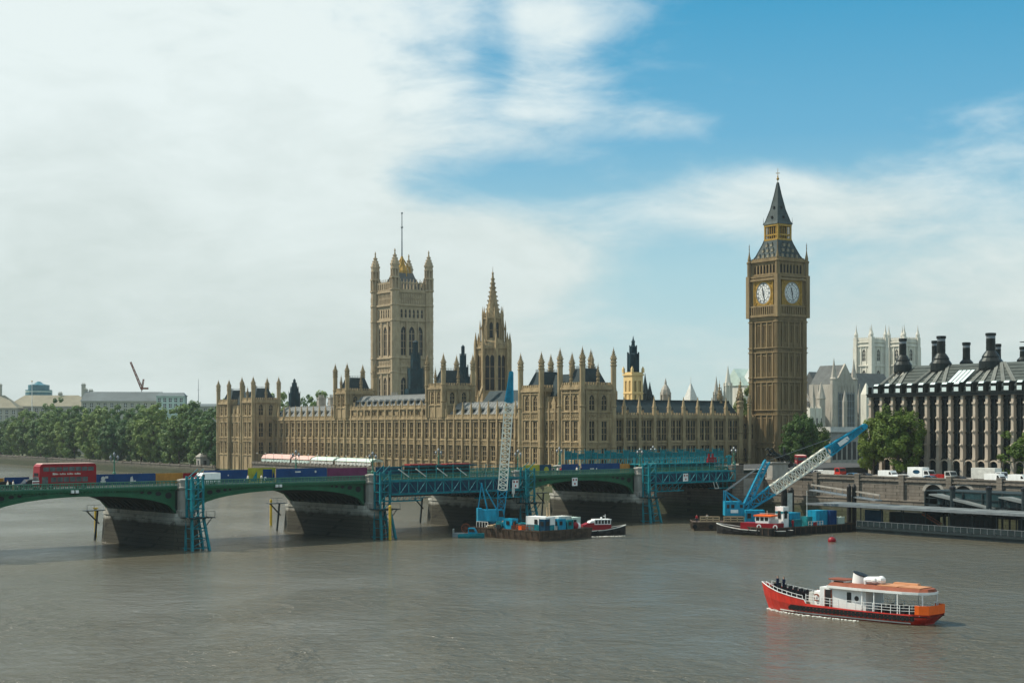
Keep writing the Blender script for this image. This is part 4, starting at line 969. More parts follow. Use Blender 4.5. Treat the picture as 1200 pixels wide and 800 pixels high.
hoarding(681, 726, 7, 2.3, 'hoard_blue', 'long bright blue hoarding near the right end of the open arch', [('dirty_white', [('b',-3.5,-2.2,1.0,1.25),('c',-1.4,1.1,.2)])])
hoarding(726.5, 738, 7, 2.1, 'hoard_orange', 'small tan hoarding at the right end of the open arch')
# blue scaffold at the piers -----------------------------------------------------------------------------
def lattice(mb, p, q, w, h, n, th=.12, mi=0, taper=1., up=None):
    """four chords with diagonals from p to q"""
    p = Vector(p); q = Vector(q); d = (q-p).normalized(); a = Vector(up) if up else Vector((0,0,1)); a = (a-d*a.dot(d)).normalized(); b = d.cross(a)
    C = lambda f, sx, sy: p.lerp(q, f)+(b*(sx*w/2)+a*(sy*h/2))*(1+(taper-1)*f)
    cs_ = [(-1,-1),(1,-1),(1,1),(-1,1)]
    for sx, sy in cs_: mb.bar(C(0,sx,sy), C(1,sx,sy), th*1.35, None, mi)
    for k in range(n):
        f0, f1 = k/n, (k+1)/n
        for j in range(4):
            u, v = cs_[j], cs_[(j+1) % 4]
            mb.bar(C(f0,*u), C(f0,*v), th*.8, None, mi)
            if (k+j) % 2: u, v = v, u
            mb.bar(C(f0,*u), C(f1,*v), th*.8, None, mi)
for t, lab in ((0.,'blue lattice access tower on the pier nearest the red bus'),(41.9,'blue lattice access tower left of the long truss platform'),
               (80.8,'dark blue access tower just behind the crane on the centre barge'),(119.,'teal access tower between open arch and the scaffolded last span')):
    x, y = bl(t, -3.2); s = thing('scaffold_tower', lab, 'scaffold', (x, y, 0), BA, 'access towers on the bridge piers'); mb = MB()
    for sx in (-1, 1):
        for sy in (-1, 1):
            mb.bar((sx*1.9+.3, sy*1.2-1.2, -1.5), (sx*1.15+.3, sy*.9, 6.), .42); mb.bar((sx*1.15+.3, sy*.9, 6.), (sx*1.15+.3, sy*.9, 13.2), .34)
    for k in range(8):
        z = .4+k*1.75; w_ = 1.9-.75*min(1, z/6.); 
        for sy in (-1, 1): mb.bar((-w_+.3, sy*1.0-.5*(z < 6), z), (w_+.3, sy*1.0-.5*(z < 6), z), .16); mb.bar((-w_+.3, sy*1.-.5*(z < 6), z), (w_+.3, sy*1.-.5*(z<6), z+1.75), .12)
        for sx in (-1, 1): mb.bar((sx*w_+.3, -1.2, z), (sx*w_+.3, 1., z), .14)
    mb.build('frame', M['cyan'], s)
    mb = MB(); mb.box(-1.9,3.4,-1.9,1.3,5.7,5.85)
    for xx in (-1.8, 3.3): mb.bar((xx,-1.85,5.8),(xx,-1.85,6.9),.07); mb.bar((xx,1.2,5.8),(xx,1.2,6.9),.07)
    mb.bar((-1.8,-1.85,6.9),(3.3,-1.85,6.9),.06); mb.bar((3.2,-1.,5.7),(1.6,-1.,3.9),.12); mb.build('platform', M['dark_green'], s)
    mb = MB(); mb.box(-.5,.5,.5,.56,6.5,12.4); mb.box(-.8,-.3,-.95,-.9,8.2,11.5); mb.build('netting', M['deep_blue' if t == 41.9 else 'teal_net'], s)
    x, y = bl(t-.4, BWID+4.8); g = thing('work_bracket', lab.replace('access tower', 'bracket platform').replace(' on the pier', ' at the far nose of the pier') if t == 0 else 'dark bracket platform on the far nose of the pier with the ' + lab.split(' access')[0] + ' tower', 'work platform', (x, y, 0), BA)
    mb = MB(); mb.box(-3.6,.6,-.9,.9,5.7,5.85); mb.bar((-3.2,0,5.7),(-.6,0,3.2),.22); mb.bar((-.9,0,5.7),(-1.5,0,0),.3); mb.bar((-3.5,-.8,5.8),(-3.5,-.8,6.9),.07); mb.bar((-2,-.8,5.8),(-2,-.8,6.9),.07); mb.bar((-3.5,-.8,6.9),(-.5,-.8,6.9),.06)
    mb.build('frame', M['dark_green'], g)
# truss work platforms hung on two spans ------------------------------------------------------------------
def gantry(t0, t1, label, z0, z1, extra=()):
    x, y = bl(t0, -1.9); g = thing('work_gantry', label, 'work platform', (x, y, 0), BA); L = t1-t0; n = int(L/2.2); mb = MB()
    for yy in (-1.2, 1.0):
        for z in (z0, z1): mb.box(0, L, yy-.16, yy+.16, z-.18, z+.18)
        for k in range(n):
            a, b = L*k/n, L*(k+1)/n; mb.bar((a,yy,z0),(a,yy,z1),.15); mb.bar((a,yy,z0 if k % 2 else z1),(b,yy,z1 if k % 2 else z0),.11)
        mb.bar((L,yy,z0),(L,yy,z1),.16)
    mb.build('truss', M['cyan'], g)
    mb = MB(); mb.box(0, L, -1.15, .95, z0+.2, z0+.3); mb.box(.2, L-.2, .3, .36, z0+.3, z1-.25); mb.build('sheeting', M['deep_blue'], g)
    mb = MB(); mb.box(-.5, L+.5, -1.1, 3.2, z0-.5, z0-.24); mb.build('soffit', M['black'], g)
    mb = MB()
    for k in range(n//2+1):
        a = L*k/(n//2); mb.bar((a,-1.2,z1),(a,-1.2,z1+2.4),.09); mb.bar((a,1.2,z1),(a,1.2,z1+3.0),.09)
    for z in (z1+.9, z1+1.5, z1+2.2): mb.bar((0,-1.2,z),(L,-1.2,z),.07); mb.bar((0,1.2,z+.5),(L,1.2,z+.5),.07)
    mb.build('guard_rail', M['teal_net'], g)
    return g, L
g, L = gantry(bt(447), bt(604), 'long blue truss platform hung on the bridge between two access towers', 8.6, 11.2)
mb = MB()
for x in (460,480,505,528,): a = bt(x)-bt(447); mb.bar((a-1.,-1.4,13.6),(a+1.6,-1.4,12.0),.16)
build_split(mb, 'raking_strut', M['dirty_white'], g)
mb = MB(); a = bt(448)-bt(447); mb.box(a, a+7.6, -1.0, 1., 7.1, 7.3); 
for k in range(6): mb.bar((a+k*1.5,-1.0,7.2),(a+k*1.5,-1.0,8.5),.1); mb.bar((a+k*1.5,-1,7.2),(a+k*1.5+1.4,-1,8.5),.08)
mb.build('hanging_stage', M['cyan'], g); mb = MB()
b = bt(552)-bt(447); mb.box(b, L, -1.1, .9, 7.0, 7.2)
for k in range(8): mb.bar((b+k*1.6,-1.1,7.1),(b+k*1.6,-1.1,8.5),.1); mb.bar((b+k*1.6,-1.1,7.1),(b+k*1.6+1.5,-1.1,8.5),.1)
mb.build('hanging_stage', M['cyan'], g)
# covered shelter above the platform
sh = thing('work_shelter', 'dark flat roofed works shelter standing on the deck above the long truss platform', 'shelter', (*bl(bt(516,4), 4), DK), BA); w_ = (bt(556,4)-bt(480,4))/2
mb = MB(); mb.box(-w_, w_, -1.6, 1.8, 2.65, 2.9); mb.build('roof', M['scaffold_sheet'], sh)
mb = MB(); mb.box(-w_,-w_*.2,-1.0,1.0,2.9,3.15); mb.box(w_*.1,w_*.85,-1.,1.,2.9,3.1); build_split(mb, 'red_sheet', M['boat_dark_red'], sh)
mb = MB(); mb.box(-w_, w_, .9, 1.0, .2, 2.65)
for k in range(9): x = -w_+2*w_*k/8; mb.bar((x,-1.5,0),(x,-1.5,2.7),.09); mb.bar((x,1.6,0),(x,1.6,2.7),.09)
mb.build('frame', M['dark_green'], sh)
g, L = gantry(bt(757), bt(850), 'blue truss platform on the last bridge span before the bank', 8.9, 11.3)
mb = MB(); b = bt(790)-bt(757); mb.box(0, b, -1.2, .9, 6.9, 7.1)
for k in range(5): mb.bar((b*k/5,-1.2,7.),(b*k/5,-1.2,8.8),.1); mb.bar((b*k/5,-1.2,7.),(b*(k+1)/5,-1.2,8.8),.09)
mb.build('hanging_stage', M['cyan'], g); mb = MB()
c = bt(826)-bt(757); mb.box(c, L, -1.2, .9, 7.1, 7.3)
for k in range(5): x = c+(L-c)*k/5; mb.bar((x,-1.2,7.2),(x,-1.2,8.8),.1)
mb.build('hanging_stage', M['cyan'], g)
mb = MB(); mb.bar((c-.6,-1.3,8.8),(c,-1.3,7.2),.14); mb.bar((c+.4,-1.3,8.8),(c+1.4,-1.3,7.2),.14); mb.bar((c-.1,-1.3,7.2),(c+1.5,-1.3,7.2),.14); mb.build('ladder', M['dirty_white'], g)
# upper scaffold with netting along the far side
sx0, sx1 = bt(662,20), bt(848,20); x, y = bl(sx0, 20); s = thing('scaffold_screen', 'row of teal netted scaffold bays above the bridge deck near the clock tower', 'scaffold', (x,y,DK), BA); L = sx1-sx0; n = 26
mb = MB()
for k in range(n+1):
    a = L*k/n; mb.bar((a,0,0),(a,0,5.1+.4*(k % 3 == 0)),.11); mb.bar((a,1.4,0),(a,1.4,5.1),.11)
    if k < n and k % 2 == 0: mb.bar((a,0,.5),(a+L/n,0,2.9),.08)
for z in (1.,3.0,4.,5.): mb.bar((0,0,z),(L,0,z),.09)
mb.build('frame', M['cyan'], s)
mb = MB()
for k in range(n): a = L*k/n; mb.box(a+.12, a+L/n-.12, .1, .14, 3.0, 4.9-.3*((k*7) % 3))
mb.build('netting', M['teal_net'], s)
s2x0, s2x1 = bt(752,3), bt(853,3); x, y = bl(s2x0, 3); s = thing('scaffold_bay', 'open teal tube scaffold standing on the last bridge span deck', 'scaffold', (x,y,DK), BA); L = s2x1-s2x0; n = 16; mb = MB()
for k in range(n+1):
    a = L*k/n
    for yy in (0, 2.2, 4.5): mb.bar((a,yy,0),(a,yy,3.6),.15)
    if k < n: mb.bar((a,0,0 if k % 2 else 1.9),(a+L/n,0,1.9 if k % 2 else 0),.08)
    mb.bar((a,0,1.9),(a,4.5,1.9),.1)
for z in (.9,1.9,3.0): mb.bar((0,0,z),(L,0,z),.16); mb.bar((0,4.5,z),(L,4.5,z),.1)
mb.build('frame', M['cyan'], s); mb = MB(); mb.box(0,L,.1,4.4,1.95,2.05); mb.box(0, L, 4.6, 4.64, 0, 1.8); mb.build('boards', M['teal_net'], s)
mb = MB(); mb.tube((L+.5,0,-9),(L+.5,0,3.8),.3,.3,8); mb.tube((L+1.6,.6,-9),(L+1.6,.6,3.4),.22,.22,8); mb.bar((L-.5,0,3.4),(L+2,.6,3.4),.5); mb.bar((L-.2,-.2,0.2),(L+2.1,.2,.2),.7); mb.build('corner_post', M['cyan'], s)
t = thing('site_barrier', 'pair of red plastic barriers on the scaffold above the last span', 'barrier', (*bl(bt(834,2), 2), DK+2.05), BA); mb = MB(); mb.fr(-1.7,1.7,-.3,.3,0,-1.5,1.5,-.12,.12,1.3); mb.box(-1.3,-.7,-.1,.1,1.3,2.2); mb.box(.1,.7,-.1,.1,1.3,2.2); mb.build('barrier', M['red'], t)
# the navigation boards -------------------------------------------------------------------------------------
for x, tz, z, yy, label in ((604,0,9.9,-3.35,'white navigation board with three dark dots on the long truss platform'),(673.5,0,9.8,-.6,'white navigation board with three dark dots over the crown of the open green arch'),
                        (803.5,0,10.1,-3.4,'white navigation board with three dark dots on the last span truss')):
    a = bt(x, yy); s = thing('navigation_sign', label, 'sign', (*bl(a, yy), z), BA); h = .82
    mb = MB(); mb.box(-h,h,-.05,.05,-h*1.1,h*1.1); mb.build('board', M['white'], s)
    mb = MB()
    for cx_, cz in ((-.4,.45),(.4,.45),(0,-.42)): mb.add([(cx_+.24*math.cos(2*math.pi*j/14), -.06, cz+.24*math.sin(2*math.pi*j/14)) for j in range(14)], [tuple(range(14))])
    mb.build('dots', M['boat_dark_red'], s)
for x, z, label in ((88,10.95,'pair of small white navigation lamps on the arch below the red bus'),(327,10.9,'pair of small white navigation lamps on the arch left of the second scaffold')):
    s = thing('navigation_lamp', label, 'lamp', (*bl(bt(x,-.7), -.6), z), BA); mb = MB()
    for k in (-.4, .4): mb.box(k-.24,k+.24,-.15,.2,-.25,.25)
    build_split(mb, 'lens', M['white'], s); mb = MB(); mb.box(-.9,.9,.0,.25,-.4,-.28); mb.build('bracket', M['black'], s)
# marker piles in the river ---------------------------------------------------------------------------------
for x, yb, yt, label in ((112,629,593,'yellow marker pile in the water left of the nearest pier'),(317.5,615,585,'thin yellow marker pile seen through the second open arch'),(457,632,592,'yellow marker pile just right of the second pier scaffold')):
    d = CH*1800/(yb-500); p = thing('marker_pile', label, 'pile', (*at(x, d), 0)); hh = zz(yt, d); mb = MB(); mb.tube((0,0,-2),(0,0,hh-.3),.28,.26,10); mb.build('post', M['yellow'], p)
    mb = MB(); mb.box(-.45,.45,-.3,.3,hh-.45,hh-.25) if x == 112 else mb.lathe(0,0,[(.3,hh-.3),(.3,hh-.1),(.05,hh+.1)],8); mb.build('cap', M['yellow'], p)
# ------------------------------------------------------------------ vehicles
def wheels(t, xs, w, r, width=.28):
    p = None
    for x in xs:
        for s in (-1, 1):
            if p is None:
                mb = MB(); mb.tube((0,-width/2,0),(0,width/2,0),r,r,14); p = mb.build('wheel', M['tyre'], t, (x, s*(w/2-width/2+.02), r))
                q = MB(); q.tube((0,-width/2-.02,0),(0,width/2+.02,0),r*.55,r*.55,10); q.build('rim', M['steel_grey'], p)
            else: c = inst(p, t, (x, s*(w/2-width/2+.02), r)); inst(p.children[0], c, (0,0,0))
def lights(t, x0, x1, w, z):
    for x, m, n in ((x1, 'opal', 'headlight'), (x0, 'red', 'tail_light')):
        for s in (-1, 1): mb = MB(); mb.box(-.05,.05,-.14,.14,-.08,.08); mb.build(n, M[m], t, (x, s*(w/2-.25), z))
def car(loc, rot, m, label, kind='car', group=None):
    """local +x is the front"""
    name, cat = {'car': ('parked_car', 'car'), 'van': ('delivery_van', 'van'), 'taxi': ('taxi_cab', 'taxi')}[kind]
    t = thing(name, label, cat, loc, rot, group)
    if kind == 'van': L, w, h = 5.2, 1.95, 2.25; prof = [(-2.6,.35),(-2.6,2.2),(-2.45,2.25),(1.1,2.25),(1.75,1.35),(2.5,1.1),(2.6,.9),(2.6,.35)]; side = [[(.75,1.35),(.75,1.95),(1.15,1.95),(1.55,1.35)]]; scr = [(1.12,2.15),(1.72,1.4)]
    elif kind == 'taxi': L, w, h = 4.6, 1.8, 1.75; prof = [(-2.25,.3),(-2.28,.95),(-1.9,1.1),(-1.55,1.7),(-1.3,1.78),(.3,1.78),(.95,1.12),(2.15,.95),(2.25,.7),(2.25,.3)]; side = [[(-1.45,1.1),(-1.25,1.6),(-.5,1.62),(-.5,1.1)],[(-.4,1.1),(-.4,1.62),(.25,1.62),(.7,1.1)]]; scr = [(.32,1.72),(.92,1.17)]
    else: L, w, h = 4.3, 1.75, 1.42; prof = [(-2.1,.28),(-2.15,.8),(-1.95,.92),(-1.35,1.38),(-1.1,1.43),(.15,1.43),(.95,.95),(2.0,.8),(2.12,.6),(2.1,.28)]; side = [[(-1.35,.95),(-1.05,1.32),(-.35,1.34),(-.35,.95)],[(-.27,.95),(-.27,1.34),(.12,1.34),(.7,.95)]]; scr = [(.2,1.38),(.9,1.0)]
    mb = MB(); mb.slab(prof, -w/2, w/2); mb.build('body', M[m], t)
    mb = MB()
    for pg in side:
        for s in (-1, 1): mb.add([(x, s*(w/2+.012), z) for x, z in pg], [tuple(range(4))])
    (xa, za), (xb, zb) = scr; mb.add([(xa+.02,-w/2+.12,za),(xa+.02,w/2-.12,za),(xb+.02,w/2-.1,zb),(xb+.02,-w/2+.1,zb)], [(0,1,2,3)])
    if kind != 'van': a, b = (prof[2], prof[3]); mb.add([(a[0]-.02,-w/2+.15,a[1]+.04),(a[0]-.02,w/2-.15,a[1]+.04),(b[0]-.02,w/2-.15,b[1]),(b[0]-.02,-w/2+.15,b[1])], [(0,1,2,3)])
    build_split(mb, 'window', M['glass'], t); wheels(t, (-L*.3, L*.31), w, .33); lights(t, prof[0][0]-.02, prof[-1][0]+.02, w, .68)
    return t
def lorry(loc, rot, cab, box, label, L=7.0, h=3.2, logo=None, flat=False):
    t = thing('box_lorry' if not flat else 'flatbed_lorry', label, 'lorry', loc, rot); w = 2.3
    mb = MB(); mb.slab([(L/2-1.9,.5),(L/2-1.9,2.45),(L/2-.5,2.45),(L/2-.08,1.55),(L/2,.5)], -w/2+.05, w/2-.05); mb.build('cab', M[cab], t)
    mb = MB(); mb.add([(L/2-.47,-w/2+.15,2.38),(L/2-.47,w/2-.15,2.38),(L/2-.07,w/2-.15,1.6),(L/2-.07,-w/2+.15,1.6)], [(0,1,2,3)])
    for s in (-1, 1): mb.add([(L/2-1.6,s*(w/2-.03),1.5),(L/2-1.6,s*(w/2-.03),2.3),(L/2-.6,s*(w/2-.03),2.3),(L/2-.25,s*(w/2-.03),1.5)], [(0,1,2,3)])
    build_split(mb, 'window', M['glass'], t)
    mb = MB()
    if flat: mb.box(-L/2,L/2-2.1,-w/2,w/2,.8,1.1); mb.box(-L/2,L/2-2.1,-w/2,-w/2+.08,1.1,1.7); mb.box(-L/2,L/2-2.1,w/2-.08,w/2,1.1,1.7)
    else: mb.box(-L/2,L/2-2.0,-w/2,w/2,.85,h)
    mb.build('load_box' if not flat else 'load_bed', M[box], t)
    mb = MB(); mb.box(-L/2+.1,L/2-.3,-.45,.45,.5,.86); mb.build('chassis', M['black'], t)
    if logo:
        for s in (-1, 1):
            g = MB(); g.add([(-.6+1.05*math.cos(2*math.pi*j/20), s*(w/2+.012), 2.05+.48*math.sin(2*math.pi*j/20)) for j in range(20)], [tuple(range(20))]); g.build('emblem', M[logo], t)
    wheels(t, (-L*.3, L*.33), w, .45); lights(t, -L/2-.02, L/2+.02, w, .8); return t
def double_decker(loc, rot, label):
    t = thing('double_decker_bus', label, 'bus', loc, rot); L, w, h = 10.6, 2.5, 4.45; x0, x1 = -L/2, L/2
    prof = [(x0,.35),(x0-.02,4.0),(x0+.25,4.38),(x1-.5,4.38),(x1-.12,4.0),(x1-.02,2.2),(x1,.35)]
    mb = MB(); mb.slab(prof, -w/2, w/2); mb.build('body', M['red'], t)
    mb = MB(); mb.slab([(x0+.2,4.385),(x0+.4,4.5),(x1-.7,4.5),(x1-.5,4.385)], -w/2+.03, w/2-.03); mb.build('roof', M['pink_canvas'], t)
    mb = MB()
    for s in (-1, 1):
        y = s*(w/2+.012); n = 8
        for k in range(n):
            a = x0+.5+(L-1.1)*k/n; b = a+(L-1.1)/n-.14; mb.add([(a,y,3.12),(b,y,3.12),(b,y,3.85),(a,y,3.85)], [(0,1,2,3)])
        for k in range(6):
            a = x0+1.6+(L-3.6)*k/6; b = a+(L-3.6)/6-.14; mb.add([(a,y,1.25),(b,y,1.25),(b,y,2.1),(a,y,2.1)], [(0,1,2,3)])
        mb.add([(x1-1.6,y,.5),(x1-.5,y,.5),(x1-.5,y,2.2),(x1-1.6,y,2.2)], [(0,1,2,3)])
    for xx, e in ((x1, .02), (x0, -.02)):
        mb.add([(xx-.10*(e>0)+e,-w/2+.15,3.0),(xx-.10*(e>0)+e,w/2-.15,3.0),(xx-.14*(e>0)+e,w/2-.15,3.9),(xx-.14*(e>0)+e,-w/2+.15,3.9)], [(0,1,2,3)])
        mb.add([(xx+e,-w/2+.15,1.2),(xx+e,w/2-.15,1.2),(xx+e-.02,w/2-.15,2.2),(xx+e-.02,-w/2+.15,2.2)], [(0,1,2,3)])
    build_split(mb, 'window', M['bus_glass'], t)
    for s in (-1, 1):
        a = MB(); y = s*(w/2+.016); a.add([(-2.6,y,2.35),(3.0,y,2.35),(3.0,y,2.92),(-2.6,y,2.92)], [(0,1,2,3)]); b_ = a.build('advert_panel', M['boat_dark_red'], t)
        g = MB(); y = s*(w/2+.02)
        for k in range(22):
            if k % 6 == 5: continue
            xx = -2.3+k*.23; g.box(xx, xx+.16, min(y,y+s*.006), max(y,y+s*.006), 2.52, 2.72+.05*(k % 3))
        g.add([(2.4,y,2.5),(2.85,y,2.5),(2.85,y,2.85),(2.55,y,2.85)], [(0,1,2,3)])
        g.build('advert_lettering', M['dirty_white'], b_)
    mb = MB(); mb.box(x1-.02,x1+.03,-.8,.8,2.35,2.85); mb.build('destination_blind', M['black'], t)
    wheels(t, (-L*.27, L*.30), w, .5); lights(t, x0-.02, x1+.02, w, .9); return t
def onb(x, yoff, z=DK+.004): a = bt(x, yoff); return (*bl(a, yoff), z)
double_decker(onb(76, 6.2), BA+math.pi, 'red double decker bus with a white lettered side advert on the bridge')
car(onb(33, 6.2), BA+math.pi, 'car_dark', 'black taxi cab ahead of the red double decker on the bridge', 'taxi')
car(onb(241, 5.5), BA+math.pi, 'white', 'white van on the bridge just right of the nearest pier scaffold', 'van')
car(onb(8, 10.), BA, 'car_dark', 'dark car at the left frame edge on the bridge')
s = thing('road_sign', 'small red and white works sign at the parapet below the front of the bus', 'sign', onb(42, 1.2, DK+.13), BA); mb = MB(); mb.box(-.6,.6,-.03,.03,.5,1.6); mb.build('board', M['white'], s)
mb = MB(); mb.box(-.6,.6,-.045,-.032,1.15,1.4); mb.box(-.6,.6,-.045,-.032,.62,.85); mb.build('stripe', M['red'], s); mb = MB(); mb.bar((-.4,0,0),(-.4,0,.5),.07); mb.bar((.4,0,0),(.4,0,.5),.07); build_split(mb, 'leg', M['black'], s)
# people ------------------------------------------------------------------------------------------------
def person_mesh(name, top, legs, hair='black', arm=0.25, lean=0.):
    """one continuous skinned body: hips, legs, torso, arms with hands, neck and head"""
    J = [((0,0,.95),.15),((0,0,1.15),.145),((0,.01,1.38),.17),((0,.02,1.50),.07),((0,0,1.60),.085),((0,-.01,1.70),.10),((0,0,1.78),.06)]
    E = [(0,1),(1,2),(2,3),(3,4),(4,5),(5,6)]
    for s in (-1, 1):
        b = len(J); J += [((s*.10,0,.88),.10),((s*.11,-.03*s,.50),.07),((s*.11,.02,.10),.05),((s*.12,-.14,.04),.04)]; E += [(0,b),(b,b+1),(b+1,b+2),(b+2,b+3)]
        b = len(J); J += [((s*.20,.01,1.40),.065),((s*.26,.03,1.14),.05),((s*.27,-arm*.6,.95),.038),((s*.27,-arm*.75,.86),.045)]; E += [(2,b),(b,b+1),(b+1,b+2),(b+2,b+3)]
    me = bpy.data.meshes.new(name); me.from_pydata([j[0] for j in J], E, []); o = bpy.data.objects.new(name, me); COL.objects.link(o)
    sk = o.modifiers.new('skin', 'SKIN'); 
    for v, j in zip(me.skin_vertices[0].data if me.skin_vertices else [], J): v.radius = (j[1], j[1])
    if not me.skin_vertices:
        pass
    me.skin_vertices[0].data[0].use_root = True
    o.modifiers.new('sub', 'SUBSURF').levels = 1; o.modifiers[-1].render_levels = 1
    dg = bpy.context.evaluated_depsgraph_get(); dg.update(); nm = bpy.data.meshes.new_from_object(o.evaluated_get(dg)); bpy.data.objects.remove(o)
    nm.materials.clear()
    for k in (top, legs, 'skin', hair): nm.materials.append(M[k])
    for p in nm.polygons:
        c = p.center; z = c.z
        p.material_index = 3 if (z > 1.74 or (z > 1.62 and c.y > .03)) else 2 if z > 1.5 or (abs(c.x) > .2 and z < .98) else 0 if z > .92 else 3 if z < .09 else 1
        p.use_smooth = True
    return nm
PM = {}
def person(loc, rot, top, legs, label, arm=.25):
    k = (top, legs, arm)
    if k not in PM: PM[k] = person_mesh('person', 'cloth_'+top, 'cloth_'+legs, 'black', arm)
    return tag(link('person', PM[k], None, loc, rot), label, 'person')
FW = DK+.13
for x, yo, a, b, lab in ((9,1.8,'cream','navy','person in pale top at the left end of the bridge parapet'),(15.5,2.2,'cream','khaki','person in a light shirt walking ahead of the taxi on the bridge'),(31,2.,'navy','navy','person in dark clothes beside the taxi on the bridge'),
    (219,2.,'crimson','navy','person in a red top by the nearest pier scaffold'),(224,2.4,'hi_vis','navy','worker in an orange vest by the nearest pier scaffold'),(229.5,1.9,'crimson','khaki','person in red walking towards the white van on the bridge'),(290.5,2.1,'cream','navy','person in white before the yellow hoarding'),(306.5,2,'cream','cream','person all in pale clothes before the navy hoarding panel'),
    (648.5,2.,'navy','khaki','person in navy on the bridge left of the person in white near the crane boom'),(653.5,2.2,'cream','navy','person in a white top above the open arch'),(657,2.4,'crimson','navy','person in red above the open arch right of the one in white'),(676,2.,'cream','navy','person in grey white above the three dot board'),(681,2.3,'navy','navy','person in dark clothes above the open arch, between the two blue hoardings')):
    x_, y_, _ = onb(x, yo); person((x_, y_, FW), BA+random.choice((math.pi/2, -math.pi/2)), a, b, lab)
# ------------------------------------------------------------------ boats
def hull(mb, st, mi_side=0, mi_deck=1, bulwark=0., keel=-.8, mi_low=None, low=.0, rake=0., counter=0.):
    """st: stations (x, half breadth at rail, rail height, half breadth at the water)"""
    vs = []
    L_ = st[-1][0]
    for x, b, z, bw in st:
        o = counter*max(0., 1-x/1.6)-rake*max(0., (x-L_*.8)/(L_*.2))**2
        vs += [(x+o*1.3, 0, keel), (x+o*1.2, bw*.8, keel*.6), (x+o, bw, low), (x+o*.4, (bw+b)/2+.04+.1*min(1,bw), (low+z)/2), (x, b, z), (x, max(0.,b-.12), z), (x, max(0,b-.14), z-bulwark)]
    k = 7; n = len(st)
    for s in (1, -1):
        V = [(x, y*s, z) for x, y, z in vs]; F = []; Fm = []
        for i in range(n-1):
            for j in range(k-1):
                f = (i*k+j, (i+1)*k+j, (i+1)*k+j+1, i*k+j+1); F.append(f if s > 0 else f[::-1]); Fm.append(mi_side if j >= 2 or mi_low is None else mi_low)
        o = len(mb.v); mb.v += V; mb.f += [tuple(q+o for q in f) for f in F]; mb.m += Fm
    for i in range(n-1):                                        # deck
        (x0,b0,z0,_), (x1,b1,z1,_) = st[i], st[i+1]; c0, c1 = max(0,b0-.13), max(0,b1-.13)
        mb.add([(x0,-c0,z0-bulwark),(x1,-c1,z1-bulwark),(x1,c1,z1-bulwark),(x0,c0,z0-bulwark)], [(0,1,2,3)], mi_deck)
    x, b, z, bw = st[0]; o = counter; mb.add([(x+o,-bw,low),(x+o,bw,low),(x,b,z),(x,-b,z),(x+o,-bw*.8,keel*.6),(x+o,bw*.8,keel*.6),(x+o,0,keel)], [(3,2,1,0),(0,1,5,6,4)], mi_side)
def interp(tab, x):
    for (x0, v0), (x1, v1) in zip(tab, tab[1:]):
        if x0 <= x <= x1: return v0+(v1-v0)*(x-x0)/(x1-x0)
    return tab[0][1] if x < tab[0][0] else tab[-1][1]

# the red river boat; local +x = bow
bow = Vector(at(893, 187.5)); stern = Vector(at(1098, 170.8)); dv = bow-stern; BL = dv.length
rb = thing('river_boat', 'red passenger boat with white cabin, funnel and orange topped awning', 'boat', (stern.x, stern.y, 0), math.atan2(dv.y, dv.x))
HB_ = [(0,1.75),(1.0,2.15),(3,2.45),(8,2.6),(14,2.55),(17.5,2.35),(20,1.85),(21.8,1.15),(23,.45),(BL,.04)]
RZ = [(0,1.25),(4,1.12),(10,1.15),(15.6,1.30),(15.9,1.75),(18,2.0),(20,2.3),(22,2.72),(BL,3.15)]
XS = [0,.5,1,2,4,6,8,10,12,14,15.6,15.9,17,18,19,20,21,21.8,22.5,23.1,BL-.02]
st = [(x, interp(HB_,x), interp(RZ,x), interp(HB_,x)*(.62+.155*x if x < 2 else .93 if x < 15 else .93-.045*(x-15))) for x in XS]
mb = MB(); hull(mb, st, 0, 1, .28, -.9, 2, .10, 1.0, .9); mb.build('hull', [M['boat_red'], M['deck'], M['boat_dark_red']], rb, smooth=False)
mb = MB()
for (x0,b0,z0,w0), (x1,b1,z1,w1) in zip(st, st[1:]):
    for s in (-1, 1): mb.bar((x0,s*(w0+.05),.2),(x1,s*(w1+.05),.2),.06,.13) if 2 <= x0 < 19.5 else None
build_sides(mb, 'waterline_stripe', M['dirty_white'], rb)
mb = MB()
for (x0,b0,z0,w0), (x1,b1,z1,w1) in zip(st, st[1:]):
    for s in (-1, 1):
        if x0 >= 15.6: mb.bar((x0,s*b0,z0+.03),(x1,s*b1,z1+.03),.09,.07)
build_sides(mb, 'bow_rail', M['white'], rb)
mb = MB()
for x in [1.8+.52*k for k in range(32)]:
    b = (interp(HB_,x)*.97)
    for s in (-1, 1): mb.tube((x,s*(b),.66),(x,s*(b+.16),.66),.27,.27,8)
build_split(mb, 'tyre_fender', M['rubber'], rb); mb = MB()
for (x0,b0,z0,w0), (x1,b1,z1,w1) in zip(st, st[1:]):
    if x1 < 18.5:
        for s in (-1, 1): mb.bar((x0,s*((w0+b0)/2+.1),.95),(x1,s*((w1+b1)/2+.1),.95),.14,.12)
build_sides(mb, 'rubbing_strake', M['rubber'], rb)
mb = MB()
for (x0,b0,z0,w0), (x1,b1,z1,w1) in zip(st, st[1:]):
    if x1 <= 15.7 and x0 >= 1:
        for s in (-1, 1):
            for h in (.35,.65,.98): mb.bar((x0,s*(b0-.08),z0+h),(x1,s*(b1-.08),z1+h),.045)
for x in [1.0+1.13*k for k in range(14)]:
    for s in (-1, 1): b = interp(HB_,x)-.08; z = interp(RZ,x); mb.bar((x,s*b,z-.2),(x,s*b,z+1.0),.065)
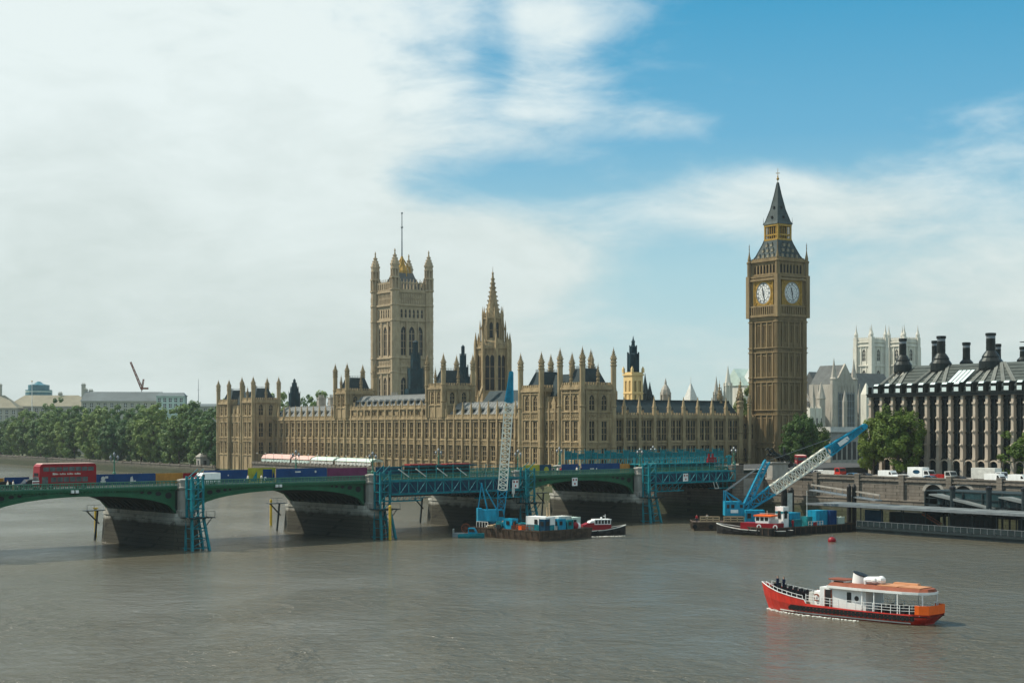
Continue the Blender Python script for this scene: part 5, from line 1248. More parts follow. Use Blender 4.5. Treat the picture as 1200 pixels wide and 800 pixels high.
for x in [16.2+.8*k for k in range(9)]:
    for s in (-1, 1):
        b = max(.1,interp(HB_,x)-.1); z = interp(RZ,x); mb.bar((x,s*b,z),(x,s*b,z+.42),.05)
        if x < 22.4: b2 = max(.1,interp(HB_,x+.8)-.1); mb.bar((x,s*b,z+.42),(x+.8,s*b2,interp(RZ,x+.8)+.42),.045)
build_sides(mb, 'railing', M['white'], rb)
mb = MB(); mb.box(8.0,14.2,-1.75,1.75,.85,3.35); 
mb.prism([(14.2,-1.6),(15.2,-1.35),(15.5,0),(15.2,1.35),(14.2,1.6)],.95,2.75)
mb.build('cabin', M['white'], rb)
mb = MB()
for s in (-1, 1):
    y = s*1.765
    mb.add([(12.6,y,1.1),(13.4,y,1.1),(13.4,y,3.1),(12.6,y,3.1)], [(0,1,2,3)]); mb.add([(9.9,y,1.85),(10.5,y,1.85),(10.5,y,3.0),(9.9,y,3.0)], [(0,1,2,3)])
    mb.add([(9.2+.3*math.cos(k*math.pi/6),y,2.35+.3*math.sin(k*math.pi/6)) for k in range(12)], [tuple(range(12))])
build_split(mb, 'window', M['glass'], rb)
mb = MB(); mb.box(12.55,13.45,1.766,1.80,.95,1.05); mb.box(12.50,12.58,1.766,1.81,1,3.15); mb.box(13.42,13.5,1.766,1.81,1,3.15); mb.box(12.6,12.62,1.766,1.84,1,3.1); mb.build('door_frame', M['rust'], rb)
# awning roof: outline rounded at the stern
ol = [(13.0,-2.15),(8,-2.55),(3,-2.35),(1.2,-1.9),(.45,-1.1),(.2,0)]; ol = ol+[(x,-y) for x, y in ol[::-1][1:]]
mb = MB(); mb.prism(ol, 3.35, 3.62); mb.build('awning_edge', M['white'], rb)
mb = MB(); n = len(ol); inn = [(x*.97+.2, y*.72) for x, y in ol]; out_ = [(x*.99+.06, y*.96) for x, y in ol]
mb.add([(x,y,3.62) for x, y in out_]+[(x,y,3.95) for x, y in inn], [(k,(k+1)%n,n+(k+1)%n,n+k) for k in range(n)]+[tuple(range(n,2*n))]); mb.build('awning_roof', M['rust'], rb)
mb = MB(); mb.box(1.3,4.0,-1.2,1.35,3.955,4.06); mb.box(4.2,6.8,-1.2,1.35,3.955,4.06); mb.fr(3.0,6.5,-2.0,-1.25,3.9,3.2,6.2,-1.9,-1.35,4.22); build_split(mb, 'deck_hatch', M['buff'], rb)
mb = MB()
for x in (.9,3.6,6.6):
    for s in (-1, 1): b = min(interp(HB_,x)-.1, 2.3 if x > 3 else 1.55); mb.bar((x,s*b,.9),(x,s*b,3.4),.1)
for s in (-1,1): mb.bar((8.2,s*2.2,.9),(8.2,s*2.2,3.4),.16)
build_split(mb, 'awning_post', M['white'], rb)
mb = MB(); mb.prism([(11.2,-.9),(13.0,-.9),(13.4,-.5),(13.4,.5),(13.0,.9),(11.2,.9)],3.6,4.2); mb.build('wheelhouse', M['white'], rb)
mb = MB(); mb.prism([(11.,-1.1),(13.4,-1.1),(13.8,-.5),(13.8,.5),(13.4,1.1),(11.,1.1)],4.2,4.3); mb.build('wheelhouse_roof', M['rust'], rb)
mb = MB(); mb.box(11.5,12.8,.905,.92,3.72,4.1); mb.box(11.5,12.8,-.92,-.905,3.72,4.1); mb.box(13.405,13.42,-.45,.45,3.72,4.1); build_split(mb, 'wheelhouse_window', M['glass'], rb)
mb = MB(); n = 18
lo = [(9.9+1.0*math.cos(2*math.pi*k/n), .62*math.sin(2*math.pi*k/n)) for k in range(n)]
vs = [(x,y,3.7) for x, y in lo]+[(x-.25, y, 4.95+.30*(x-9.9)) for x, y in lo]; mb.add(vs, [(k,(k+1)%n,n+(k+1)%n,n+k) for k in range(n)]); mb.build('funnel', M['white'], rb, smooth=True)
mb = MB(); vs = [(x-.25+(x-9.9)*.04, y*1.05, 4.90+.30*(x-9.9)) for x, y in lo]+[(x-.25+(x-9.9)*.04, y*1.05, 5.02+.30*(x-9.9)) for x, y in lo]; mb.add(vs, [(k,(k+1)%n,n+(k+1)%n,n+k) for k in range(n)]+[tuple(range(n,2*n))]); mb.build('funnel_cap', M['black'], rb)
mb = MB(); mb.tube((9.,.2,4.35),(6.9,.2,4.5),.42,.42,10); mb.ball((6.9,.2,4.5),.5); mb.ball((7.6,.4,4.45),.42); mb.box(8.7,8.9,-.3,.7,3.7,4.4); mb.build('liferaft', M['white'], rb)
mb = MB(); k0 = [(0,1.3),(0,2.15)]
pts_ = [(1.5,-2.22),(1.0,-2.15),(.0,-1.75),(-.12,0),(.0,1.75),(1.0,2.15),(1.5,2.22)]
for (xa,ya),(xb,yb) in zip(pts_, pts_[1:]): mb.add([(xa,ya,1.2),(xb,yb,1.2),(xb,yb,2.2),(xa,ya,2.2),(xa*.95+.05,ya*.97,1.2),(xb*.95+.05,yb*.97,1.2),(xb*.95+.05,yb*.97,2.2),(xa*.95+.05,ya*.97,2.2)], [(0,1,2,3),(7,6,5,4),(3,2,6,7)])
mb.build('stern_dodger', M['orange'], rb)
mb = MB()
for k in range(8):
    x = 16.3+k*.72; hb = interp(HB_,x)*.55; z = interp(RZ,x)-.28
    for s in (-1,1): mb = MB(); mb.box(x,x+.42,min(s*.25,s*hb),max(s*.25,s*hb),z,z+.45); mb.box(x,x+.07,min(s*.25,s*hb),max(s*.25,s*hb),z+.45,z+.85); mb.build('bench', M['black'], rb)
for k in range(5):
    x = 2.0+k*1.1; z = .9
    for s in (-1,1): mb = MB(); mb.box(x,x+.42,min(s*.3,s*1.7),max(s*.3,s*1.7),z,z+.45); mb.box(x,x+.07,min(s*.3,s*1.7),max(s*.3,s*1.7),z+.45,z+.9); mb.build('bench', M['black'], rb)
mb = MB(); n=16
for k in range(n):
    a0, a1 = 2*math.pi*k/n, 2*math.pi*(k+1)/n; mb.bar((14.75+.36*math.cos(a0),1.6,2.05+.36*math.sin(a0)),(14.75+.36*math.cos(a1),1.6,2.05+.36*math.sin(a1)),.14,.14, 0 if (k//2) % 4 else 1)
mb.build('lifebuoy', [M['rust'], M['white']], rb)
mb = MB(); mb.fr(15.35,16.0,.6,1.4,1.1,15.5,15.95,.7,1.3,2.6); mb.build('ventilator', M['dirty_white'], rb)
def onboat(x, y, z): v = Matrix.Rotation(math.atan2(dv.y,dv.x), 2) @ Vector((x,y)); return (stern.x+v.x, stern.y+v.y, z)
for k, (x, y, top, lab) in enumerate(((21.2,.2,'navy','passenger in dark clothes standing nearest the bow of the red boat'),(20.7,-.35,'navy','passenger in dark clothes second from the bow of the red boat'),(15.9,-.5,'crimson','crew member in red in front of the white cabin of the boat'))):
    person(onboat(x,y,interp(RZ,x)-.28 if x > 15.95 else 1.02), math.atan2(dv.y,dv.x)+math.pi/2, top, 'navy', lab)
# bow wave and wash: low foam ridges lying on the water
def foam(pts, w, name, label):
    t = MB(); rnd = random.Random(5)
    for (x0,y0),(x1,y1) in zip(pts, pts[1:]):
        L = math.dist((x0,y0),(x1,y1)); n = max(2, int(L/.13))
        for k in range(n):
            f = (k+rnd.random())/n; c = (x0+(x1-x0)*f+rnd.gauss(0,w*.9), y0+(y1-y0)*f+rnd.gauss(0,w*.9)); r = rnd.uniform(.04,.13)*(1+1.2*rnd.random()**4)
            t.lathe(c[0], c[1], [(r*rnd.uniform(.8,1.6),-.03),(r,.035),(r*.3,.07)], 6, rot=rnd.random())
    o = t.build(name, M['dirty_white']); o['kind'] = 'stuff'; o['label'] = label; o['category'] = 'foam'; return o
O2 = lambda x, y: onboat(x,y,0)[:2]
foam([O2(BL-.9,.1),O2(21.6,.9),O2(20.2,1.75),O2(18.2,2.5),O2(16.0,3.0)], .2, 'foam', 'white bow wave curling along the side of the red boat')
foam([O2(BL-1.,.15),O2(22,.6),O2(21.2,1.2)], .26, 'foam', 'thick white foam right at the stem of the red boat')
foam([O2(15.6,3.2),O2(12,3.2),O2(8,3.4)], .16, 'foam', 'thin white wash along the middle of the red boat')

# ------------------------------------------------------------------ centre barge, crane, tug
cb0 = Vector(at(633, CH*1800/134.)); CBR = R(45)
def cbw(x, y, z=0.): v = Matrix.Rotation(CBR,2) @ Vector((x,y)); return (cb0.x+v.x, cb0.y+v.y, z)
DZ = 1.75
def barge(name, label, loc, rot, L, W, h, m):
    t = thing(name, label, 'barge', loc, rot); mb = MB(); mb.fr(.4,L-.4,.4,W-.4,-1.2,0,L,0,W,h); mb.build('hull', M[m], t)
    mb = MB()
    for a,b,c,d_ in ((-.05,L+.05,-.05,.15),(-.05,L+.05,W-.15,W+.05),(-.05,.15,-.05,W+.05),(L-.15,L+.05,-.05,W+.05)): mb.box(a,b,c,d_,h,h+.22)
    for k in range(int(L/1.6)): x = .8+k*1.6; mb.box(x-.08,x+.08,-.07,0,.2,h); 
    for k in range(int(W/1.6)): y = .8+k*1.6; mb.box(-.07,0,y-.08,y+.08,.2,h)
    mb.build('coaming', M['barge_brown'], t); return t
barge('work_barge', 'rust brown flat work barge under the upright lattice crane', cbw(0,0), CBR, 15.0, 19.5, DZ, 'barge_brown')
def box_unit(x, y, lx, ly, h, m, label, name='site_cabin', cat='cabin', base=None, door=True, rot=CBR, fn=cbw, z0=DZ, bm=None):
    t = thing(name, label, cat, fn(x,y,z0+.1), rot); mb = MB(); mb.box(-lx/2,lx/2,-ly/2,ly/2,0,h)
    for s in (-1,1):
        for q in (-1,1): mb.box(s*lx/2-.07,s*lx/2+.07,q*ly/2-.07,q*ly/2+.07,-.05,h+.05)
    n = int(lx/.35)
    for k in range(n): xx = -lx/2+lx*(k+.5)/n; mb.box(xx-.06,xx+.06,-ly/2-.05,ly/2+.05,.1,h-.1)
    mb.build('shell', M[m], t)
    if bm: mb = MB(); mb.box(-lx/2-.06,lx/2+.06,-ly/2-.06,ly/2+.06,.05,h*.42); mb.build('lower_band', M[bm], t)
    if door:
        mb = MB(); mb.box(-lx/2+.3,-lx/2+1.1,-ly/2-.09,-ly/2-.06,h*.45,h*.8); mb.box(-lx/2-.09,-lx/2-.06,-.4,.4,h*.45,h*.8); mb.build('window', M['glass'], t)
    return t
box_unit(3.2,3.0,2.5,5.2,2.7,'white','white site cabin with a blue lower band on the centre barge', bm='cyan')
box_unit(8.2,2.4,3.6,2.5,2.6,'dirty_white','pale grey cabin behind the white one on the centre barge')
box_unit(11.,1.6,2.2,1.8,2.3,'mint_canvas','small pale green locker cabin at the right end of the centre barge')
box_unit(2.1,.9,1.2,1.5,2.3,'deep_blue','dark blue upright locker at the corner of the centre barge','tool_locker','locker')
box_unit(6.2,.8,2.0,1.4,2.2,'crane_blue','bright blue generator set near the tug end of the centre barge','generator','generator')
box_unit(8.6,.7,1.6,1.2,1.9,'teal_net','green generator right of the bright blue one','generator','generator')
box_unit(1.2,9.2,1.6,2.2,2.1,'crane_blue','blue compressor half way along the left side of the centre barge','compressor','compressor')
box_unit(2.4,6.9,2.0,2.2,1.3,'cyan','low blue tank between compressor and white cabin','fuel_tank','tank', door=False)
t = thing('buoy_float','red and white round float on the tug end of the centre barge','float',cbw(10.6,.7,DZ+.75),CBR); mb = MB(); mb.ball((0,0,0),.8,0,12); mb.build('upper_shell',M['red'],t); mb = MB(); mb.ball((.75,0,-.1),.72,0,12); mb.build('lower_shell',M['white'],t)
t = thing('winch','round blue cable winch near the crane on the centre barge','winch',cbw(.9,11.3,DZ+.9),CBR); mb = MB(); mb.tube((-.9,0,0),(.9,0,0),.62,.62,14); mb.tube((-1.,0,0),(-.9,0,0),.85,.85,14); mb.tube((.9,0,0),(1.,0,0),.85,.85,14); mb.build('drum',M['cyan'],t); mb = MB(); mb.box(-1.1,-.95,-.6,.6,-.8,.1); mb.box(.95,1.1,-.6,.6,-.8,.1); mb.build('frame',M['black'],t)
t = thing('safety_fence','orange red safety fence at the front edge of the centre barge','fence',cbw(.5,4.6,DZ+.2),CBR+math.pi/2); mb = MB()
for k in range(7): mb.bar((-2.4+.8*k,0,0),(-2.4+.8*k,0,1.0),.08)
for z in (.3,.6,.95): mb.bar((-2.4,0,z),(2.4,0,z),.13,.1)
mb.build('rails',M['rust'],t)
t = thing('timber_stack','low stack of pale timber on the left side of the centre barge','timber',cbw(1.2,14.2,DZ+.2),CBR+.5); mb = MB()
for k in range(9): mb.box(-1.8,1.8,-.8+.4*(k%4),-.5+.4*(k%4),.28*(k//4),.28*(k//4)+.22)
mb.build('boards',M['timber'],t)
for k,(x,y,h,lab) in enumerate(((4.6,1.9,5.4,'tallest bare pole beside the white cabin on the centre barge'),(3.6,1.6,4.6,'shorter bare pole next to the tallest one on the centre barge'))):
    t = thing('spud_pole',lab,'pole',cbw(x,y,DZ)); mb = MB(); mb.tube((0,0,0),(0,0,h),.16,.13,8); mb.build('pole',M['timber'],t); mb = MB(); mb.box(-.3,.3,-.3,.3,0,.5); mb.build('socket',M['barge_brown'],t)
t = thing('deck_clutter','jumble of hoses and pipes on the left end of the centre barge','pipes',cbw(1.6,16.4,DZ+.2),CBR); mb = MB()
for k in range(10): mb.tube((-1.4+.25*k,-1.6+.1*k,.15+.1*(k%3)),(1.+.1*k,1.6-.2*k,.2+.16*(k%4)),.11,.11,6)
for k in range(5): mb.bar((-1.3,-1.6+.8*k,0),(-1.3,-1.6+.8*k,1.1),.1)
mb.bar((-1.3,-1.6,1.1),(-1.3,1.6,1.1),.1); mb.build('pipes',M['dirty_white'],t)
# crawler crane
cx, cy = at(577, 310); cr = thing('crawler_crane','blue crawler crane with upright white lattice boom on the centre barge','crane',(cx,cy,DZ)); YAW = R(8)
mb = MB()
for s in (-1,1): mb.slab([(-2.2,.1),(-2.0,0),(2.0,0),(2.2,.1),(2.4,.5),(2.2,.9),(-2.2,.9),(-2.4,.5)],s*1.5-.4,s*1.5+.4)
build_split(mb,'track',M['black'],cr,rotz=YAW)
mb = MB(); mb.tube((0,0,.9),(0,0,1.3),1.0,1.0,14); mb.box(-3.0,1.0,-1.35,1.35,1.3,3.6); mb.fr(-3.1,-2.2,-1.4,1.4,1.2,-3.1,-2.2,-1.2,1.2,3.9); mb.build('machine_house',M['crane_blue'],cr,rotz=YAW)
mb = MB(); mb.slab([(.95,1.3),(2.2,1.3),(2.3,2.3),(1.9,3.7),(.95,3.7)],-1.5,-.45); mb.build('cab',M['crane_blue'],cr,rotz=YAW); mb = MB(); mb.slab([(1.1,2.2),(2.15,2.2),(1.85,3.45),(1.1,3.45)],-1.53,-.42); mb.build('cab_window',M['glass'],cr,rotz=YAW)
foot = Vector((1.6,0,1.6)); tip = Vector((px(599,310)-cx, 2.0, zz(437,310)-DZ)); F = lambda f: foot.lerp(tip, f)
mb = MB(); lattice(mb,foot,F(.2),1.2,1.2,4,.17,0,1.5,(0,1,0)); mb.slab([(1.1,1.4),(2.1,1.4),(2.3,3.6),(1.6,3.6)],-.7,.7); mb.build('boom_foot',M['crane_blue'],cr)
mb = MB(); lattice(mb,F(.2),F(.80),1.75,1.75,17,.17,0,.95,(0,1,0)); mb.build('boom_lattice',M['crane_white'],cr)
mb = MB(); lattice(mb,F(.80),F(1.),1.65,1.65,6,.17,0,.4,(0,1,0)); q0, q1 = F(.80), F(.985)
mb.fr(q0.x-.72,q0.x+.72,q0.y-.6,q0.y+.6,q0.z,q1.x-.3,q1.x+.3,q1.y-.3,q1.y+.3,q1.z); mb.tube((tip.x,tip.y-.5,tip.z),(tip.x,tip.y+.5,tip.z),.5,.5,10); mb.build('boom_head',M['crane_blue'],cr)
mb = MB(); apex = Vector((-2.2,0,8.8))
for s in (-.8,.8): mb.bar((-1.,s,3.5),tuple(apex+Vector((0,s*.5,0))),.26); mb.bar((-2.9,s,3.5),tuple(apex+Vector((0,s*.5,0))),.2); mb.bar((.9,s,3.6),tuple(apex+Vector((.9,s*.4,-1.2))),.2)
mb.bar(tuple(apex+Vector((0,-.5,0))),tuple(apex+Vector((0,.5,0))),.3); mb.build('gantry',M['crane_blue'],cr)
mb = MB()
for s in (-.35,.35): mb.bar(tuple(apex+Vector((0,s,0))),tuple(tip+Vector((0,s*.6,-.5))),.05)
mb.bar(tuple(tip+Vector((.45,0,0))),(tip.x+.45,tip.y,8.0),.05); mb.build('cables',M['black'],cr)
mb = MB(); mb.box(tip.x+.15,tip.x+.75,tip.y-.15,tip.y+.15,6.7,8.0); mb.tube((tip.x+.45,tip.y,6.7),(tip.x+.45,tip.y,6.0),.16,.08,8); mb.build('hook_block',M['dirty_white'],cr)
# tug at the right end
a = Vector(at(667,CH*1800/128.5)); b = Vector(at(738.,CH*1800/127.)); d_ = b-a; TL = d_.length
def tug(t, L, side, hullm='hull_black', roof='white', hw=1.9):
    hb = [(0,hw*.75),(.1,hw*.95),(.4,hw),(.7,hw*.92),(.88,hw*.6),(.97,hw*.25),(1,.05)]; rz = [(0,1.1),(.3,.95),(.6,1.1),(.85,1.6),(1,2.0)]
    st_ = [(L*f, interp(hb,f), interp(rz,f), interp(hb,f)*.92) for f in (0,.04,.1,.2,.3,.4,.5,.6,.7,.8,.88,.94,.97,1)]
    mb = MB(); hull(mb, st_, 0, 1, .3, -.9); mb.build('hull', [M[hullm], M['deck']], t)
    mb = MB()
    for (x0,b0,z0,_),(x1,b1,z1,_) in zip(st_,st_[1:]):
        for s in (-1,1): mb.bar((x0,s*b0,z0+.04),(x1,s*b1,z1+.04),.22,.14)
    mb.build('gunwale', M['dirty_white'], t)
    mb = MB()
    for k in range(7):
        x = L*(.12+.12*k)
        for s in (-1,1): y = s*(interp(hb,x/L)+.08); mb.tube((x,y-.08,.75),(x,y+.08,.75),.36,.36,10)
    build_split(mb, 'tyre_fender', M['rubber'], t)
tg = thing('tug_boat','black hulled tug with red deckhouse and white wheelhouse at the centre barge','tug',(a.x-d_.x/TL*.2+ -d_.y/TL*1.9,a.y+d_.x/TL*1.9,0),math.atan2(d_.y,d_.x)); tug(tg,TL,1)
mb = MB(); mb.box(TL*.26,TL*.73,-1.25,1.25,.9,2.25); mb.slab([(TL*.30,2.25),(TL*.36,2.6),(TL*.46,2.6),(TL*.46,2.25)],-1.0,1.0); mb.build('deckhouse',M['red'],tg)
mb = MB(); mb.slab([(TL*.36,2.3),(TL*.40,2.95),(TL*.46,3.1),(TL*.46,2.3)],-.9,.9); mb.box(TL*.46,TL*.72,-1.1,1.1,2.25,2.4); mb.box(TL*.455,TL*.735,-1.18,1.18,3.15,3.3)
for k in range(6): x = TL*(.46+.052*k); mb.box(x-.07,x+.07,-1.1,1.1,2.25,3.15)
mb.build('wheelhouse',M['white'],tg); mb = MB(); mb.box(TL*.465,TL*.715,-1.05,1.05,2.25,3.15); mb.build('wheelhouse_window',M['glass'],tg)
mb = MB(); mb.tube((TL*.66,0,3.3),(TL*.66,0,4.3),.06,.04,6); mb.ball((TL*.6,.2,3.5),.22); mb.bar((TL*.64,-.4,3.9),(TL*.64,.4,3.9),.06); mb.build('mast',M['white'],tg)
foam([(a.x-6,a.y-2.6),(a.x-1,a.y-1.6),(a.x+4,a.y-.6),(b.x-1,b.y-1.)], .4, 'foam', 'white wash along the waterline of the centre barge and tug')
# blue workboat left
wb = thing('workboat','small bright blue workboat with a tiny cabin at the left end of the centre barge','boat',(px(538,308),305.,0),R(-8)); L = 5.2
st_ = [(L*f, interp([(0,.9),(.6,.95),(.9,.5),(1,.05)],f), interp([(0,.7),(1,1.0)],f), interp([(0,.8),(.6,.8),(1,.03)],f)) for f in (0,.15,.3,.5,.7,.85,.95,1)]
mb = MB(); hull(mb,st_,0,1,.25,-.5); mb.build('hull',[M['cyan'],M['steel_grey']],wb); mb = MB(); mb.slab([(2.0,.5),(2.0,2.0),(3.2,2.0),(3.7,1.2),(3.8,.5)],-.65,.65); mb.build('cabin',M['crane_blue'],wb); mb = MB(); mb.slab([(2.2,1.2),(2.2,1.8),(3.1,1.8),(3.45,1.2)],-.67,.67); mb.build('window',M['glass'],wb)
p = thing('mooring_pontoon','low grey pontoon with a spoked cable reel beside the blue workboat','pontoon',(px(534,310),308.5,0),R(-4)); mb = MB(); mb.box(-.5,6.5,-1,1,-.5,.75); mb.build('float',M['steel_grey'],p); mb = MB()
for k in range(12): a0, a1 = k*math.pi/6,(k+1)*math.pi/6; mb.bar((2.1+.9*math.cos(a0),0,1.7+.9*math.sin(a0)),(2.1+.9*math.cos(a1),0,1.7+.9*math.sin(a1)),.14); mb.bar((2.1,0,1.7),(2.1+.9*math.cos(a0),0,1.7+.9*math.sin(a0)),.06)
mb.build('cable_reel',M['rust'],p); mb = MB(); mb.bar((-.4,-.9,.7),(-.4,-.9,1.5),.1); mb.bar((-.4,.9,.7),(-.4,.9,1.5),.1); mb.bar((-.4,-.9,1.5),(-.4,.9,1.5),.1); mb.build('rail',M['dirty_white'],p)

# ------------------------------------------------------------------ right hand barges, crane, tug, buoy
rq0 = Vector(at(812,326.)); RQ = R(-3)
def rqw(x, y, z=0.): v = Matrix.Rotation(RQ,2) @ Vector((x,y)); return (rq0.x+v.x, rq0.y+v.y, z)
t = barge('timber_barge','low brown barge with pale timber guard rails beside the red tug',rqw(0,0),RQ,16,9,1.6,'barge_brown')
mb = MB()
for x0, x1 in ((1.6,5.6),(6.6,10.8)):
    for z in (1.9,2.4,2.9): mb.bar((x0,.3,z),(x1,.3,z),.22,.2); mb.bar((x0,1.6,z),(x1,1.6,z),.18,.16)
    for k in range(4): x = x0+(x1-x0)*k/3; mb.bar((x,.3,1.6),(x,.3,3.0),.22)
mb.build('timber_rail',M['timber'],t)
mb = MB()
for s in range(5): mb.tube((.4+3.4*s,-.25,.85),(.4+3.4*s,-.05,.85),.5,.5,10)
build_split(mb,'tyre_fender',M['rubber'],t)
person(rqw(.9,1.2,1.62),R(160),'crimson','navy','worker in red at the left end of the timber barge')
person(rqw(3.2,2.6,1.62),R(200),'cream','khaki','worker in a white shirt on the timber barge beside the worker in red')
crx, cry = rqw(10.6,5,1.6)[:2]; c2 = thing('barge_crane','big blue barge crane with long raked boom towards the bank','crane',(crx,cry,1.6))
mb = MB()
for s in (-1,1): mb.slab([(-2.8,.15),(-2.5,0),(2.5,0),(2.8,.15),(3,.6),(2.7,1.1),(-2.7,1.1),(-3,.6)],s*1.9-.45,s*1.9+.45)
build_split(mb,'track',M['black'],c2)
hx = px(848,331)-crx; mb = MB(); mb.tube((-.2,0,1.),(-.2,0,1.5),1.5,1.5,16); mb.slab([(hx,1.4),(hx,4.4),(hx+3.3,4.4),(hx+4.,4.1),(hx+4.2,1.4)],-1.7,1.7); mb.build('machine_house',M['crane_blue'],c2)
mb = MB(); mb.box(hx+.35,hx+.95,-1.73,-1.70,3.0,3.8); mb.box(hx+1.3,hx+2.,-1.73,-1.70,3.0,3.8); mb.box(hx+3.2,hx+3.8,-1.73,-1.70,3.1,3.8); build_split(mb,'window',M['glass'],c2)
mb = MB(); mb.box(hx+1.2,hx+2.8,-1.74,-1.70,2.0,2.7); mb.build('name_plate',M['white'],c2)
mb = MB()
for s in (-1.2,1.2): mb.bar((hx+.1,s,4.4),(hx+.1,s,6.7),.2); mb.bar((hx+.1,s,6.7),(hx+3.6,s,4.4),.22); mb.bar((hx+1.6,s,4.4),(hx+.3,s,6.2),.16)
mb.build('rear_gantry',M['crane_blue'],c2)
D2 = 330.; W2 = lambda x, y, d: Vector((px(x,d)-crx, d-cry, zz(y,d)-1.6))
f2 = W2(872,597,D2); t2 = W2(1013,499.5,326.); G = lambda f: f2.lerp(t2,f)
mb = MB(); lattice(mb,f2,G(.24),1.3,1.3,4,.2,0,1.6,(0,1,0)); mb.build('boom_foot',M['crane_blue'],c2)
mb = MB(); lattice(mb,G(.24),G(.70),2.1,2.1,13,.2,0,1.0,(0,1,0)); mb.build('boom_lattice',M['crane_white'],c2)
mb = MB(); lattice(mb,G(.70),G(1.),2.1,2.1,7,.22,0,.42,(0,1,0)); P_, Q_ = G(.72), G(.97); dd = (Q_-P_).normalized()
mb.bar(tuple(P_),tuple(P_.lerp(Q_,.45)),1.35,1.25); mb.bar(tuple(P_.lerp(Q_,.45)),tuple(Q_),.95,.95); mb.tube(tuple(t2+Vector((0,-.6,0))),tuple(t2+Vector((0,.6,0))),.6,.6,12); mb.build('boom_head',M['crane_blue'],c2)
mb = MB(); P2 = G(.80); mb.bar(tuple(P2+Vector((-.5,-1.0,-.30))),tuple(P2+Vector((1.6,-1.0,1.15))),.05,.95); mb.build('boom_plate',M['white'],c2)
m0, m1 = W2(873,595,D2), W2(899,540,332.)
mb = MB(); lattice(mb,m0,m1,1.3,1.3,7,.2,0,.8,(0,1,0)); mb.build('mast',M['crane_blue'],c2)
mb = MB()
for s in (-.5,.5): mb.bar(tuple(m1+Vector((0,s,0))),tuple(t2+Vector((0,s*.5,0))),.05); mb.bar(tuple(m1+Vector((0,s,0))),(hx+.2,s*2,6.6),.07); mb.bar(tuple(m1+Vector((0,s,0))),(hx+.2,s*2.2,6.4),.05)
mb.bar(tuple(G(.2)+Vector((0,-.8,1.))),tuple(G(.42)+Vector((0,-.8,2.2))),.12); mb.build('cables',M['steel_grey'],c2)
box_unit(0,0,3.9,3.0,3.1,'crane_blue','bright blue cube shaped power pack between crane house and red tug','power_pack','power pack',rot=R(-3),fn=lambda x,y,z: (*at(884,326),z),z0=1.2)
b1 = Vector(at(904,308.)); b2 = Vector(at(1006,325.)); dd = b2-b1; BL2 = dd.length; BR2 = math.atan2(dd.y,dd.x)
def b2w(x,y,z=0.): v = Matrix.Rotation(BR2,2) @ Vector((x,y)); return (b1.x+v.x,b1.y+v.y,z)
barge('cargo_barge','long black barge with blue containers lying beside the pier',(b1.x,b1.y,0),BR2,BL2,6.5,1.5,'hull_black')
box_unit(5.4,2.0,1.5,2.0,4.3,'white','tall white cabin with a blue band on the black barge',rot=BR2,fn=b2w,z0=1.4,bm=None)
mb = MB(); mb.box(-.82,.82,-1.07,1.07,2.9,3.35); o = mb.build('blue_band',M['cyan'],bpy.data.objects['site_cabin.003'])
for x,y,lx,ly,h,m,lab in ((9.0,3.2,3.6,2.6,2.9,'crane_blue','blue container right beside the tall white cabin'),(8.2,1.0,2.0,1.5,1.6,'cyan','low cyan tank in front of the blue container by the white cabin'),(13.0,2.0,1.5,1.6,2.0,'teal_net','green tank between the two blue containers on the black barge'),
    (17.4,3.0,3.4,2.6,3.1,'crane_blue','blue container standing in the middle of the black barge'),(20.2,2.2,2.0,2.4,3.0,'hoard_blue','darker blue container against the middle one on the black barge'),(22.6,1.3,1.9,1.0,1.6,'mint_canvas','pale grey crate right of the darker blue container')):
    box_unit(x,y,lx,ly,h,m,lab,'container' if h > 2.5 else 'tank' if 'tank' in lab else 'crate','container' if h > 2.5 else 'tank' if 'tank' in lab else 'crate',rot=BR2,fn=b2w,z0=1.4,door=False)
t = thing('flag_pole','bare white pole standing between the blue containers on the black barge','pole',b2w(12.4,1.4,1.5)); mb = MB(); mb.tube((0,0,0),(0,0,7.4),.09,.06,8); mb.build('pole',M['dirty_white'],t); mb = MB(); mb.box(-.25,.25,-.25,.25,0,.15); mb.build('base_plate',M['black'],t)
t = thing('guard_fence','white pipe fence with an orange panel along the river edge of the black barge','fence',b2w(13.6,.3,1.5),BR2); mb = MB()
for k in range(6): mb.bar((k*.9-2,0,0),(k*.9-2,0,1.1),.07)
for z in (.5,1.05): mb.bar((-2,0,z),(2.5,0,z),.06)
mb.build('rails',M['dirty_white'],t); mb = MB(); mb.box(-.6,.6,-.05,.02,.2,.9); mb.build('panel',M['red'],t)
person(b2w(7.0,.5,1.5),R(150),'crimson','crimson','worker in red overalls before the cyan tank on the black barge')
# red tug, bow to the left
a = Vector(at(925,309)); b = Vector(at(840,319)); d_ = b-a; TL = d_.length
rt = thing('red_tug','red sided tug with orange roofed wheelhouse lying in front of the big crane','tug',(a.x,a.y,0),math.atan2(d_.y,d_.x)); tug(rt,TL,1,'hull_black',hw=2.1)
mb = MB(); mb.box(TL*.12,TL*.62,-1.5,1.5,.9,2.5); mb.build('deckhouse',M['red'],rt)
mb = MB(); mb.box(TL*.24,TL*.42,-1.25,1.25,2.5,2.95); mb.box(TL*.24,TL*.42,-1.25,1.25,3.75,3.85)
for k in range(4): x = TL*(.24+.06*k); mb.box(x-.1,x+.1,-1.25,1.25,2.95,3.75)
mb.build('wheelhouse',M['white'],rt); mb = MB(); mb.box(TL*.245,TL*.415,-1.2,1.2,2.95,3.75); mb.build('wheelhouse_window',M['glass'],rt)
mb = MB(); mb.box(TL*.20,TL*.44,-1.4,1.4,3.85,4.15); mb.build('wheelhouse_roof',M['orange'],rt)
mb = MB()
